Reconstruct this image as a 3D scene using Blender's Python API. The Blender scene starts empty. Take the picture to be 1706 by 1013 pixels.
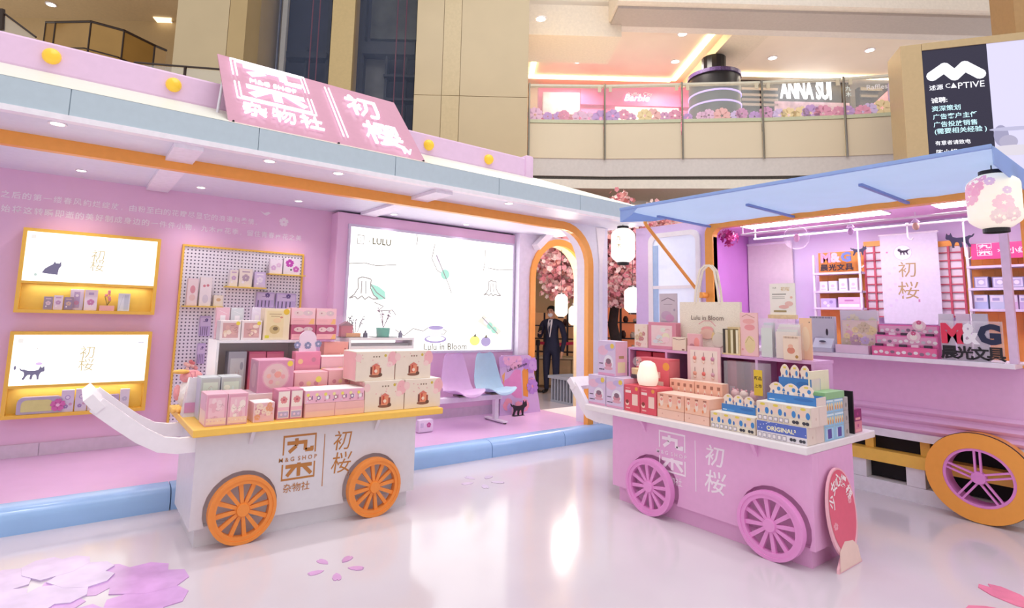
import bpy, bmesh, math, random
from mathutils import Vector, Matrix

# ---------------------------------------------------------------- camera, world, light, exposure
scn = bpy.context.scene
COL = scn.collection
FPX, CX, CY = 926.635, 802.01, 410.84            # focal length and principal point, pixels of 1706 x 1013
YAW, PIT, ROL = map(math.radians, (54.0209, 6.8774, 1.5393))
EYE = Vector((0, 0, 1.55))
_f = Vector((math.cos(YAW)*math.cos(PIT), math.sin(YAW)*math.cos(PIT), math.sin(PIT)))
_r = Vector((math.sin(YAW), -math.cos(YAW), 0))
_u = _r.cross(_f)
R2 = math.cos(ROL)*_r + math.sin(ROL)*_u
U2 = -math.sin(ROL)*_r + math.cos(ROL)*_u
cam = bpy.data.objects.new('camera', bpy.data.cameras.new('camera'))
COL.objects.link(cam)
cam.data.sensor_width = 36.0
cam.data.sensor_fit = 'HORIZONTAL'
cam.data.lens = FPX/1706*36
cam.data.shift_x = (853-CX)/1706
cam.data.shift_y = -(506.5-CY)/1706
cam.data.clip_end = 200
mw = Matrix.Identity(4)
for i in range(3):
    mw[i][0], mw[i][1], mw[i][2], mw[i][3] = R2[i], U2[i], -_f[i], EYE[i]
cam.matrix_world = mw
scn.camera = cam

world = bpy.data.worlds.new('atrium_daylight')
scn.world = world
world.use_nodes = True
bg = world.node_tree.nodes['Background']
bg.inputs[0].default_value = (1.0, 0.97, 0.96, 1)
bg.inputs[1].default_value = 0.60

def area_light(name, loc, rot, sx, sy, power, col=(1, 1, 1)):
    l = bpy.data.lights.new(name, 'AREA')
    l.shape = 'RECTANGLE'; l.size = sx; l.size_y = sy; l.energy = power; l.color = col
    o = bpy.data.objects.new(name, l); COL.objects.link(o)
    o.location = loc; o.rotation_euler = rot
    return o
# large unseen light added high above the stalls, in lieu of a skylight
area_light('added_overhead_light', (2.5, 1.0, 11.5), (0, 0, 0), 9, 9, 420, (1, .97, .95))

vs = scn.view_settings
vs.view_transform = 'Standard'; vs.look = 'None'; vs.gamma = 1.0; vs.use_curve_mapping = False
vs.exposure = 0.5

# ---------------------------------------------------------------- helpers
def at(px, py, ax, val):
    """the point of the place that lies on the plane ax = val under a pixel of the photograph"""
    d = _f + R2*((px-CX)/FPX) - U2*((py-CY)/FPX)
    k = 'xyz'.index(ax)
    return EYE + d*((val-EYE[k])/d[k])

def hx(h):
    h = h.lstrip('#')
    c = [int(h[i:i+2], 16)/255 for i in (0, 2, 4)]
    return tuple(x/12.92 if x <= .04045 else ((x+.055)/1.055)**2.4 for x in c)

_M = {}
def mat(hexcol, rough=.5, metal=0., emit=0., alpha=1., trans=0., var=.04, scale=18., bump=0., coat=0., name=None, lum=False):
    key = (hexcol, rough, metal, emit, alpha, trans, var, scale, bump, coat, name, lum)
    if key in _M: return _M[key]
    m = bpy.data.materials.new(name or 'finish_'+hexcol.lstrip('#'))
    m.use_nodes = True
    nt = m.node_tree; p = nt.nodes['Principled BSDF']
    c = hx(hexcol)
    p.inputs['Roughness'].default_value = rough
    p.inputs['Metallic'].default_value = metal
    p.inputs['Alpha'].default_value = alpha
    p.inputs['Transmission Weight'].default_value = trans
    p.inputs['Coat Weight'].default_value = coat
    if var > 0:
        tc = nt.nodes.new('ShaderNodeTexCoord'); nz = nt.nodes.new('ShaderNodeTexNoise')
        nz.inputs['Scale'].default_value = scale; nz.inputs['Detail'].default_value = 3
        rp = nt.nodes.new('ShaderNodeValToRGB')
        rp.color_ramp.elements[0].position = .3; rp.color_ramp.elements[1].position = .7
        rp.color_ramp.elements[0].color = (*[x*(1-var) for x in c], 1)
        rp.color_ramp.elements[1].color = (*[min(1, x*(1+var)) for x in c], 1)
        nt.links.new(tc.outputs['Object'], nz.inputs['Vector'])
        nt.links.new(nz.outputs['Fac'], rp.inputs['Fac'])
        nt.links.new(rp.outputs['Color'], p.inputs['Base Color'])
        if bump:
            bp = nt.nodes.new('ShaderNodeBump'); bp.inputs['Strength'].default_value = bump
            bp.inputs['Distance'].default_value = .01
            nt.links.new(nz.outputs['Fac'], bp.inputs['Height'])
            nt.links.new(bp.outputs['Normal'], p.inputs['Normal'])
    else:
        p.inputs['Base Color'].default_value = (*[x*(.12 if lum else 1) for x in c], 1)
    if emit:
        p.inputs['Emission Color'].default_value = (*c, 1)
        p.inputs['Emission Strength'].default_value = emit
    _M[key] = m
    return m
def P(h): return mat(h, .45, var=.02)                 # printed or painted card
def GLOW(h, e): return mat(h, .4, emit=e, var=0, lum=True)

_T = {}
def text_mesh(body, bold=0., ext=False, shear=0.):
    key = (body, bold, ext, shear)
    if key not in _T:
        c = bpy.data.curves.new('lettering', 'FONT')
        c.body = body; c.resolution_u = 2; c.offset = bold; c.shear = shear
        c.space_line = 1.15
        if ext: c.extrude = .5
        o = bpy.data.objects.new('lettering', c); COL.objects.link(o)
        dg = bpy.context.evaluated_depsgraph_get()
        me = bpy.data.meshes.new_from_object(o.evaluated_get(dg))
        vs_ = [v.co.copy() for v in me.vertices]; fs = [tuple(q.vertices) for q in me.polygons]
        bpy.data.objects.remove(o); bpy.data.curves.remove(c); bpy.data.meshes.remove(me)
        x0 = min(v.x for v in vs_); x1 = max(v.x for v in vs_)
        y0 = min(v.y for v in vs_); y1 = max(v.y for v in vs_)
        _T[key] = ([Vector((v.x-x0, v.y-y0, v.z)) for v in vs_], fs, x1-x0, y1-y0)
    return _T[key]

class B:
    """collects shapes and links them as one mesh object"""
    def __init__(s): s.v = []; s.f = []; s.mi = []; s.ms = []
    def m(s, material):
        if material not in s.ms: s.ms.append(material)
        return s.ms.index(material)
    def add(s, vs_, fs, material):
        n = len(s.v); k = s.m(material)
        s.v += [Vector(q) for q in vs_]
        for q in fs: s.f.append([n+i for i in q]); s.mi.append(k)
        return s
    def box(s, x0, x1, y0, y1, z0, z1, material):
        if x0 > x1: x0, x1 = x1, x0
        if y0 > y1: y0, y1 = y1, y0
        if z0 > z1: z0, z1 = z1, z0
        vs_ = [(x, y, z) for z in (z0, z1) for y in (y0, y1) for x in (x0, x1)]
        return s.add(vs_, [(0, 2, 3, 1), (4, 5, 7, 6), (0, 1, 5, 4), (2, 6, 7, 3), (0, 4, 6, 2), (1, 3, 7, 5)], material)
    def hexa(s, p, material):                          # 8 points: bottom ring 4, top ring 4
        return s.add(p, [(3, 2, 1, 0), (4, 5, 6, 7), (0, 1, 5, 4), (1, 2, 6, 5), (2, 3, 7, 6), (3, 0, 4, 7)], material)
    def face(s, pts, material): return s.add(pts, [tuple(range(len(pts)))], material)
    def prism(s, pts, d, material):                    # polygon pts (3D) pushed along vector d
        n = len(pts); d = Vector(d)
        a = [Vector(q) for q in pts]; b = [q+d for q in a]
        return s.add(a+b, [tuple(range(n))[::-1], tuple(range(n, 2*n))]+[(i, (i+1) % n, n+(i+1) % n, n+i) for i in range(n)], material)
    def tube(s, path, r, material, n=8, caps=True, r1=None):
        path = [Vector(q) for q in path]; rings = []
        up = None
        for i, q in enumerate(path):
            t = (path[min(i+1, len(path)-1)]-path[max(i-1, 0)]).normalized()
            if up is None: up = Vector((0, 0, 1)) if abs(t.z) < .9 else Vector((1, 0, 0))
            a = t.cross(up).normalized(); up = a.cross(t).normalized()
            rr = r if r1 is None else r+(r1-r)*i/max(1, len(path)-1)
            rings.append([q+(a*math.cos(2*math.pi*k/n)+up*math.sin(2*math.pi*k/n))*rr for k in range(n)])
        vs_ = [q for g in rings for q in g]
        fs = [(j*n+k, j*n+(k+1) % n, (j+1)*n+(k+1) % n, (j+1)*n+k) for j in range(len(path)-1) for k in range(n)]
        if caps: fs += [tuple(range(n))[::-1], tuple((len(path)-1)*n+k for k in range(n))]
        return s.add(vs_, fs, material)
    def strip(s, path, half_w, half_h, material, side=Vector((0, 0, 1))):  # rectangular section along a path
        path = [Vector(q) for q in path]; rings = []
        for i, q in enumerate(path):
            t = (path[min(i+1, len(path)-1)]-path[max(i-1, 0)]).normalized()
            a = side.normalized(); b = t.cross(a).normalized()
            rings.append([q+a*half_w+b*half_h, q-a*half_w+b*half_h, q-a*half_w-b*half_h, q+a*half_w-b*half_h])
        n = 4; vs_ = [q for g in rings for q in g]
        fs = [(j*n+k, j*n+(k+1) % n, (j+1)*n+(k+1) % n, (j+1)*n+k) for j in range(len(path)-1) for k in range(n)]
        fs += [(3, 2, 1, 0), tuple((len(path)-1)*n+k for k in range(n))]
        return s.add(vs_, fs, material)
    def lathe(s, prof, material, n=20, c=(0, 0, 0), ax='z'):
        c = Vector(c); vs_ = []
        for r, h in prof:
            for k in range(n):
                a = 2*math.pi*k/n; q = (r*math.cos(a), r*math.sin(a), h)
                if ax == 'y': q = (q[0], q[2], q[1])
                if ax == 'x': q = (q[2], q[0], q[1])
                vs_.append(c+Vector(q))
        fs = [(j*n+k, j*n+(k+1) % n, (j+1)*n+(k+1) % n, (j+1)*n+k) for j in range(len(prof)-1) for k in range(n)]
        closed = prof[0] == prof[-1]
        if prof[0][0] > 1e-5 and not closed: fs.append(tuple(range(n))[::-1])
        if prof[-1][0] > 1e-5 and not closed: fs.append(tuple((len(prof)-1)*n+k for k in range(n)))
        return s.add(vs_, fs, material)
    def ball(s, c, r, material, n=14, sx=1, sy=1, sz=1):
        prof = [(max(1e-6, math.sin(math.pi*j/(n//2+1))), -math.cos(math.pi*j/(n//2+1))) for j in range(n//2+2)]
        k = len(s.v); s.lathe(prof, material, n)
        for q in s.v[k:]: q.x = q.x*r*sx+c[0]; q.y = q.y*r*sy+c[1]; q.z = q.z*r*sz+c[2]
        return s
    def text(s, body, o, u, v, w=None, h=None, material=None, bold=0., ext=0., shear=0., off=.0006, center=True):
        vs_, fs, W, H = text_mesh(body, bold, ext > 0, shear)
        sx = w/W if w else h/H; sy = h/H if h else sx
        if not w: sx = sy
        o = Vector(o); u = Vector(u); v = Vector(v); n = u.cross(v).normalized()
        cx, cy = (W/2, H/2) if center else (0, 0)
        return s.add([o+u*((q.x-cx)*sx)+v*((q.y-cy)*sy)+n*(off+ext*(q.z+.5 if ext else 0)) for q in vs_], fs, material)
    def build(s, name, parent=None, loc=None, rotz=0., smooth=False, bevel=0., fix=True):
        me = bpy.data.meshes.new(name)
        me.from_pydata([tuple(q) for q in s.v], [], s.f)
        for k in s.ms: me.materials.append(k)
        me.polygons.foreach_set('material_index', s.mi)
        if bevel or fix:
            bm = bmesh.new(); bm.from_mesh(me)
            if fix: bmesh.ops.recalc_face_normals(bm, faces=bm.faces)
            if bevel:
                es = [e for e in bm.edges if len(e.link_faces) == 2 and e.calc_face_angle(0) > .6]
                bmesh.ops.bevel(bm, geom=es, offset=bevel, segments=2 if bevel > .004 else 1, profile=.5, affect='EDGES', clamp_overlap=True)
            bm.to_mesh(me); bm.free()
        if smooth:
            me.polygons.foreach_set('use_smooth', [True]*len(me.polygons))
            me.set_sharp_from_angle(angle=math.radians(38))
        o = bpy.data.objects.new(name, me); COL.objects.link(o)
        if parent: o.parent = parent
        if loc is not None: o.location = loc
        if rotz: o.rotation_euler.z = rotz
        return o

def tag(o, label=None, cat=None, group=None, kind=None):
    if label: o['label'] = label
    if cat: o['category'] = cat
    if group: o['group'] = group
    if kind: o['kind'] = kind
    return o
def thing(name, label, cat, loc=(0, 0, 0), rotz=0., group=None, kind=None):
    o = bpy.data.objects.new(name, None); COL.objects.link(o)
    o.empty_display_size = .05; o.location = loc; o.rotation_euler.z = rotz
    return tag(o, label, cat, group, kind)
def struct(o): return tag(o, kind='structure')
def copy_tree(o, parent=None):
    c = o.copy(); COL.objects.link(c); c.parent = parent
    for ch in list(o.children): copy_tree(ch, c)
    return c

def petal_pts(cx, cy, r, a, w=.52, notch=True):
    """outline of one cherry petal that starts near the centre and points along angle a"""
    base = [(.12, 0), (.35, -.30), (.65, -.42), (.9, -.34), (1.0, -.14), (.88, 0), (1.0, .14), (.9, .34), (.65, .42), (.35, .30)]
    if not notch: base[5] = (1.02, 0)
    ca, sa = math.cos(a), math.sin(a)
    return [(cx+r*(x*ca-y*w/.52*sa), cy+r*(x*sa+y*w/.52*ca)) for x, y in base]

def draw(b, o, u, v, W, H, shapes, lift=.0006):
    """flat print: shapes in 0..1 of a face whose lower left corner is o, u to the right, v up"""
    o = Vector(o); u = Vector(u).normalized(); v = Vector(v).normalized(); n = u.cross(v).normalized()
    S = min(W, H)
    for i, sh in enumerate(shapes):
        k = sh[0]; L = lift*(1+i*.22)
        def q(x, y): return o+u*x+v*y+n*L
        if k == 'r':
            _, x, y, w, h, c = sh
            b.face([q(x*W, y*H), q((x+w)*W, y*H), q((x+w)*W, (y+h)*H), q(x*W, (y+h)*H)], c if not isinstance(c, str) else P(c))
        elif k == 'c':
            _, x, y, r, c = sh
            b.face([q(x*W+r*S*math.cos(t*math.pi/8), y*H+r*S*math.sin(t*math.pi/8)) for t in range(16)], c if not isinstance(c, str) else P(c))
        elif k == 'e':
            _, x, y, rx, ry, c = sh
            b.face([q(x*W+rx*W*math.cos(t*math.pi/8), y*H+ry*H*math.sin(t*math.pi/8)) for t in range(16)], c if not isinstance(c, str) else P(c))
        elif k == 'f':
            _, x, y, r, c = sh
            for t in range(5):
                b.face([q(*p_) for p_ in petal_pts(x*W, y*H, r*S, math.pi/2+t*2*math.pi/5, w=.55)], c if not isinstance(c, str) else P(c))
        elif k == 't':
            _, body, x, y, h, c = sh[:6]
            b.text(body, q(x*W, y*H), u, v, h=h*H, material=c if not isinstance(c, str) else P(c), off=0, bold=sh[6] if len(sh) > 6 else 0)
        elif k == 'p':
            b.face([q(x*W, y*H) for x, y in sh[1]], sh[2] if not isinstance(sh[2], str) else P(sh[2]))
        elif k == 'l':                                  # line
            _, pts, wd, c = sh
            for (xa, ya), (xb, yb) in zip(pts[:-1], pts[1:]):
                a_ = Vector((xa*W, ya*H)); b_ = Vector((xb*W, yb*H)); t = (b_-a_)
                if t.length < 1e-6: continue
                p_ = Vector((-t.y, t.x)).normalized()*wd*S/2
                b.face([q(*(a_+p_)), q(*(a_-p_)), q(*(b_-p_)), q(*(b_+p_))], c if not isinstance(c, str) else P(c))

XN, YN, ZN = Vector((1, 0, 0)), Vector((0, 1, 0)), Vector((0, 0, 1))
RF = -math.pi/2                                        # things that face the -X side (truck, pink cart)

JIU = [[(.22, .855), (.70, .855)], [(.655, .88), (.655, .715), (.85, .715)], [(.82, .70), (.82, .77)], [(.44, .93), (.44, .80), (.27, .70)]]
MU = [[(.21, .455), (.84, .455)], [(.525, .505), (.525, .275)], [(.43, .45), (.25, .295)], [(.63, .45), (.83, .295)]]
def logo_shapes(c, x=0., y=0., w=1., h=1., name=True):
    """square shop mark: frame broken by a line of small letters, two characters, three below"""
    def R(a, b_, e, f): return ('r', x+a*w, y+b_*h, e*w, f*h, c)
    s = [R(.12, .96, .80, .035), R(.12, .22, .80, .035), R(.12, .22, .035, .28), R(.885, .22, .035, .28), R(.12, .66, .035, .30), R(.885, .66, .035, .30)]
    for pts in JIU+MU: s.append(('l', [(x+a*w, y+b_*h) for a, b_ in pts], .085*w, c))
    s += [('t', 'M & G  S H O P', x+.5*w, y+.58*h, .075*h, c, .01)]
    if name: s += [('t', '杂物社', x+.5*w, y+.09*h, .15*h, c, .005)]
    return s
# ---------------------------------------------------------------- materials used often
WHITE = mat('#f4eef4', .35, var=.02, name='white_lacquer')
LILACW = mat('#e4e6f4', .45, var=.02, name='soffit_white')
PINKW = mat('#ecc2e3', .42, var=.03, scale=2.5, name='kiosk_pink_board')
PINKF = mat('#e0b8e2', .28, var=.04, scale=3, name='kiosk_pink_floor')
ORANGE = mat('#f8a84c', .38, var=.03, name='orange_lacquer')
YELLOW = mat('#f6c65a', .4, var=.03, name='yellow_lacquer')
BLUEK = mat('#9bc0ee', .22, var=.03, scale=4, name='blue_kerb_vinyl')
FASCIA = mat('#bccdd8', .4, var=.02, name='fascia_blue')
CREAM = mat('#e9ebe0', .45, var=.02, name='cream_roof')
BEIGE = mat('#c6b38e', .3, var=.03, scale=1.5, name='beige_wall_panel')
BEIGE2 = mat('#b9a071', .3, var=.04, scale=1.5, name='darker_beige_panel')
MALLW = mat('#eadfc9', .5, var=.02, scale=1.5, name='mall_plaster')
CEILW = mat('#f3e6d4', .6, var=.02, scale=1.5, name='mall_ceiling_plaster')
BLACK = mat('#17141a', .4, var=.05, name='black_paint')
STEEL = mat('#8f8a80', .3, metal=.8, name='brushed_steel')
GLASS = mat('#eef4f2', .05, alpha=.16, var=0, name='clear_glass')
ACRYL = mat('#f3eef8', .06, alpha=.1, var=0, name='clear_acrylic')

def floor_material():
    m = bpy.data.materials.new('polished_lilac_white_floor'); m.use_nodes = True
    nt = m.node_tree; p = nt.nodes['Principled BSDF']
    tc = nt.nodes.new('ShaderNodeTexCoord'); nz = nt.nodes.new('ShaderNodeTexNoise')
    nz.inputs['Scale'].default_value = .6; nz.inputs['Detail'].default_value = 4
    rp = nt.nodes.new('ShaderNodeValToRGB')
    rp.color_ramp.elements[0].position = .35; rp.color_ramp.elements[0].color = (*hx('#cfc5d0'), 1)
    rp.color_ramp.elements[1].position = .68; rp.color_ramp.elements[1].color = (*hx('#dad2d9'), 1)
    nt.links.new(tc.outputs['Object'], nz.inputs['Vector']); nt.links.new(nz.outputs['Fac'], rp.inputs['Fac'])
    nt.links.new(rp.outputs['Color'], p.inputs['Base Color'])
    n2 = nt.nodes.new('ShaderNodeTexNoise'); n2.inputs['Scale'].default_value = 5
    mr = nt.nodes.new('ShaderNodeMapRange'); mr.inputs[3].default_value = .08; mr.inputs[4].default_value = .17
    nt.links.new(tc.outputs['Object'], n2.inputs['Vector']); nt.links.new(n2.outputs['Fac'], mr.inputs[0])
    nt.links.new(mr.outputs[0], p.inputs['Roughness'])
    p.inputs['IOR'].default_value = 1.55
    return m

DV = Vector((math.cos(YAW), math.sin(YAW), 0)); RV = Vector((math.sin(YAW), -math.cos(YAW), 0))
def atp(px, py, p0, n):
    d = _f + R2*((px-CX)/FPX) - U2*((py-CY)/FPX)
    return EYE + d*((Vector(p0)-EYE).dot(n)/d.dot(n))
def atd(px, py, dep): return atp(px, py, EYE+DV*dep, DV)
def vf(r, d, z): return Vector((RV.x*r+DV.x*d, RV.y*r+DV.y*d, z))
def vbox(b, r0, r1, d0, d1, z0, z1, m):                 # box turned with the mall's far side
    b.hexa([vf(r0, d0, z0), vf(r1, d0, z0), vf(r1, d1, z0), vf(r0, d1, z0), vf(r0, d0, z1), vf(r1, d0, z1), vf(r1, d1, z1), vf(r0, d1, z1)], m)
def rd(p): return p.dot(RV), p.dot(DV), p.z

# ---------------------------------------------------------------- floor
struct(B().box(-6, 22, -6, 22, -.1, 0, floor_material()).build('floor'))

# ---------------------------------------------------------------- kiosk: platform, kerbs, wall, lightbox block
PZ = .16
KX0, KX1 = -2.6, 6.62
plat = struct(B().box(KX0, 5.75, 5.12, 6.62, .0, PZ, PINKF).build('platform'))
struct(B().box(5.76, KX1, 5.12, 6.30, .0, PZ, WHITE).build('platform_end'))
prof = [(4.97, 0), (4.97, .095), (4.98, .13), (5.005, .155), (5.05, .168), (5.15, .168), (5.15, 0)]
js = [-2.55, -1.45, -.35, .74, 1.76, 2.79, 3.83, 4.93, 6.03, 6.62]
for a, c in zip(js[:-1], js[1:]):
    B().prism([(a+.004, y, z) for y, z in prof], (c-a-.008, 0, 0), BLUEK).build('kerb', plat, smooth=True)
wl = struct(B().box(KX0, 2.62, 6.62, 6.74, 0, 2.76, PINKW).build('wall_left'))
blk_z = at(860, 392, 'y', 6.42).z
struct(B().box(2.50, 5.46, 6.42, 6.74, 0, blk_z, PINKW).build('wall_lightbox', bevel=.012))
struct(B().box(2.62, 5.6, 6.74, 6.8, blk_z-.3, 3.2, mat('#cdb4ea', .5, name='lilac_board')).build('wall_upper'))
BASEB = mat('#dcc9dc', .4, name='baseboard_lilac')
bb = B()
xs = [KX0, -.13, 1.6, 2.49]
bbr = struct(B().box(KX0, 2.49, 6.612, 6.62, PZ, PZ+.11, BASEB).build('baseboard_left'))
for a, c in zip(xs[:-1], xs[1:]): B().box(a+.003, c-.003, 6.600, 6.611, PZ, PZ+.115, BASEB).build('board', bbr)
struct(B().box(2.49, 5.46, 6.400, 6.419, PZ, PZ+.115, BASEB).build('baseboard_lightbox'))

# white lettering on the pink wall
TX = P('#f8eef8')
for body, p0, p1, lb_ in (('之后的第一缕春风绚烂绽放，由粉至白的花瓣尽显它的浪漫与柔情。', (0, 322), (436, 371), 'upper line of white characters on the pink kiosk wall'), ('始将这转瞬即逝的美好制成身边的一件件小物，九木樱花季，留住青春樱花之美', (0, 346), (503, 397), 'lower line of white characters on the pink kiosk wall')):
    a, c = at(*p0, 'y', 6.615), at(*p1, 'y', 6.615); zl = (a.z+c.z)/2; stp = (c.x-a.x)/len(body)
    t = thing('wall_lettering', lb_, 'lettering', (a.x, 6.62, zl))
    for k, chr_ in enumerate(body):
        b = B(); low = chr_ in '，。'
        b.text(chr_, ((k+.5 if not low else k+.25)*stp, -.001, 0 if not low else -stp*.32), XN, ZN, h=stp*(.86 if not low else .22) if chr_ not in '一' else stp*.09, w=stp*.84 if not low else None, material=TX, bold=.014); b.build('character', t, fix=False)
for (px, py), tx in (((442, 356), 'white bird shaped sticker at the end of the wall lettering'), ((473, 370), 'small white flower sticker high on the pink wall')):
    c = at(px, py, 'y', 6.615); b = B()
    if 'flower' in tx:
        for t in range(5): b.prism([(c.x+x, 6.619, c.z+z) for x, z in petal_pts(0, 0, .055, math.pi/2+t*2*math.pi/5)], (0, -.003, 0), TX)
    else:
        b.prism([(c.x+x*.06, 6.619, c.z+z*.06) for x, z in [(-1, .5), (-.2, .1), (.6, .45), (1, .2), (.3, -.35), (-.2, -.2)]], (0, -.003, 0), TX)
    tag(b.build('wall_sticker'), tx, 'sticker')

# ---------------------------------------------------------------- canopy
SOF = 2.76
CF = 4.56
can = struct(B().box(KX0, 6.0, CF+.05, 6.74, SOF, SOF+.04, LILACW).build('ceiling'))
def zx(px, py, z=SOF-.02): return at(px, py, 'z', z).x
for x0 in (.50, 2.78):
    B().box(x0, x0+.2, CF+.06, 6.60 if x0 < 2 else 6.4, SOF-.035, SOF-.0005, mat('#f3eefb', .5)).build('soffit_beam', can)
struct(B().box(KX0, 6.0, CF-.012, CF+.06, SOF-.004, SOF+.035, mat('#f6f2fb', .4)).build('trim_1'))
fs = struct(B().box(KX0, 6.0, CF+.012, CF+.06, SOF+.035, 2.985, FASCIA).build('fascia'))
fj = [KX0, -1.36, -.14, 1.08, 2.30, 3.52, 4.74, 6.0]
for a, c in zip(fj[:-1], fj[1:]): B().box(a+.003, c-.003, CF, CF+.0125, SOF+.036, 2.98, FASCIA).build('fascia_panel', fs)
b = B()
b.add([(KX0, CF, 2.982), (6.0, CF, 2.982), (4.75, 5.36, 3.33), (KX0, 5.36, 3.33), (6.0, 6.74, 2.982)], [(0, 1, 2, 3), (1, 4, 2)], CREAM)
struct(b.build('roof_slope', fix=False))
struct(B().box(KX0, 4.6, 5.62, 6.74, 3.28, 3.31, CREAM).build('roof_top'))
struct(B().box(KX0, 4.6, 6.70, 6.74, 2.80, 3.28, CREAM).build('roof_back'))
RIDGE = mat('#e8c6e6', .42, var=.02, name='ridge_pink')
rg = struct(B().box(KX0, 4.52, 5.30, 5.62, 3.30, 3.55, RIDGE).build('roof_ridge', bevel=.02))
B().box(4.50, 4.63, 5.27, 5.65, 3.26, 3.585, RIDGE).build('end_cap', rg, bevel=.03, smooth=True)
for i, ((px, py), lb) in enumerate((((86, 92), 'yellow dome lamp on the roof ridge nearest the left edge'), ((290, 140), 'yellow dome lamp on the roof ridge just left of the neon sign'), ((716, 241), 'yellow dome lamp on the roof ridge just right of the neon sign'), ((816, 265), 'yellow dome lamp nearest the right end of the roof ridge'))):
    c = at(px, py, 'y', 5.27)
    t = thing('ridge_lamp', lb, 'lamp', (c.x, 5.30, c.z), group='yellow lamps along the roof ridge')
    b = B(); b.lathe([(.062, 0), (.062, -.012), (.055, -.035), (.035, -.055), (.0, -.06)], mat('#f2c63c', .25, emit=.15, var=0), 18, ax='y'); b.build('dome', t, smooth=True)
    B().lathe([(.05, .0), (.05, .012)], mat('#f0d9ee', .4), 18, ax='y').build('collar', t)

# recessed spots in the canopy lip
ORD = ('first', 'second', 'third', 'fourth', 'fifth', 'sixth')
SPOT = GLOW('#fffaf0', 6.0)
for i, (px, py) in enumerate([(96, 203), (449, 268), (560, 290), (744, 319), (872, 355-22)]):
    c = at(px, py, 'z', SOF)
    y = CF+.12
    x = c.x
    t = thing('soffit_spot', 'small round spot lamp recessed in the canopy edge, '+ORD[i]+' from left', 'lamp', (x, y, SOF-.006), group='spot lamps along the canopy edge')
    B().lathe([(.055, 0), (.055, .005), (.042, .005), (.042, .002)], WHITE, 18).build('ring', t)
    B().lathe([(.04, 0), (.04, .003)], SPOT, 16).build('lens', t)
    l = bpy.data.lights.new('spot_beam', 'SPOT'); l.energy = 22; l.spot_size = 1.7; l.spot_blend = .9; l.color = (1, .95, .92); l.shadow_soft_size = .05
    o = bpy.data.objects.new('spot_beam', l); COL.objects.link(o); o.location = (0, 0, -.015); o.parent = t
for i, px in enumerate((0.0, 1.0, 2.0, 3.2, 4.3)):  # lamps added inside the kiosk to brighten its pink wall
    t = thing('added_ceiling_spot', 'added small round spot lamp in the kiosk ceiling along the pink wall, '+ORD[i]+' from left', 'lamp', (px-.05, 6.22, SOF-.006), group='added spot lamps washing the kiosk wall')
    B().lathe([(.05, 0), (.05, .005), (.038, .005), (.038, .002)], WHITE, 18).build('ring', t)
    B().lathe([(.036, 0), (.036, .003)], SPOT, 16).build('lens', t)
    l = bpy.data.lights.new('spot_beam', 'SPOT'); l.energy = 15; l.spot_size = 2.0; l.spot_blend = .9; l.color = (1, .93, .9); l.shadow_soft_size = .05
    o = bpy.data.objects.new('spot_beam', l); COL.objects.link(o); o.location = (0, 0, -.015); o.parent = t

# orange frame around the kiosk's front opening, rounded at the right
FY = 5.15
path = [(KX0, 2.71), (-1, 2.71), (0, 2.71), (2, 2.71), (4.0, 2.71)]
px1, rad = 5.525, .50
for k in range(9):
    a = math.pi/2*(1-k/8)
    path.append((px1-rad+rad*math.cos(a), 2.71-rad+rad*math.sin(a)))
path += [(px1, 1.5), (px1, PZ)]
struct(B().strip([(x, FY, z) for x, z in path], .035, .05, ORANGE, side=YN).build('trim_2'))
b = B()
cor = [(px1-rad+(rad+.05)*math.cos(math.pi/2*(1-k/8)), 2.71-rad+(rad+.05)*math.sin(math.pi/2*(1-k/8))) for k in range(9)]
b.prism([(x, FY-.03, z) for x, z in cor]+[(5.575, FY-.03, PZ), (5.86, FY-.03, PZ), (5.86, FY-.03, SOF)], (0, .3, 0), mat('#e9e6f5', .45, var=.02))
pil = struct(b.build('pilaster'))
B().box(5.68, 5.74, FY-.045, FY-.031, PZ, 2.3, WHITE).build('pilaster_strip', pil)
B().prism([(5.62, FY-.045, 2.75), (5.80, FY-.045, 2.75), (5.74, FY-.045, 2.3), (5.68, FY-.045, 2.3)], (0, .013, 0), WHITE).build('pilaster_head', pil)

# arch doorway at the end of the kiosk
AY = 6.30
ax0 = at(889, 560, 'y', AY).x; ax1 = ax0+1.04; ar = (ax1-ax0)/2; acx = (ax0+ax1)/2; az = 2.12
def archpts(r, n=16): return [(acx+r*math.cos(math.pi*(1-k/n)), az+r*math.sin(math.pi*(1-k/n))) for k in range(n+1)]
b = B()
out = [(ax0-.02, 0), (ax0-.30, 0), (ax0-.30, SOF), (ax1+.06, SOF), (ax1+.06, 0), (ax1+.02, 0)]
inner = archpts(ar+.02)[::-1]
b.prism([(x, AY, z) for x, z in [(ax1+.02, 0)]+inner+[(ax0-.02, 0), (ax0-.30, 0), (ax0-.30, SOF), (ax1+.06, SOF), (ax1+.06, 0)]], (0, .16, 0), mat('#e9e2f4', .45))
struct(b.build('wall_arch'))
ring_o = [(ax0-.10, 0)]+archpts(ar+.10)+[(ax1+.10, 0)]
ring_i = [(ax1, 0)]+archpts(ar)[::-1]+[(ax0, 0)]
b = B(); b.prism([(x, AY-.03, z) for x, z in ring_o+ring_i], (0, .06, 0), ORANGE)
dr = struct(b.build('door_1'))
b = B(); a_ = [(ax0, 0)]+archpts(ar)+[(ax1, 0)]
for (xa, za), (xb, zb) in zip(a_[:-1], a_[1:]):
    b.hexa([(xa, AY+.03, za), (xb, AY+.03, zb), (xb, AY+.2, zb), (xa, AY+.2, za), *[(acx+(x-acx)*1.02, y, z+.012*(z > az)) for x, y, z in ((xa, AY+.03, za), (xb, AY+.03, zb), (xb, AY+.2, zb), (xa, AY+.2, za))]], mat('#f3dcb4', .45))
b.build('reveal', dr)
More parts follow.
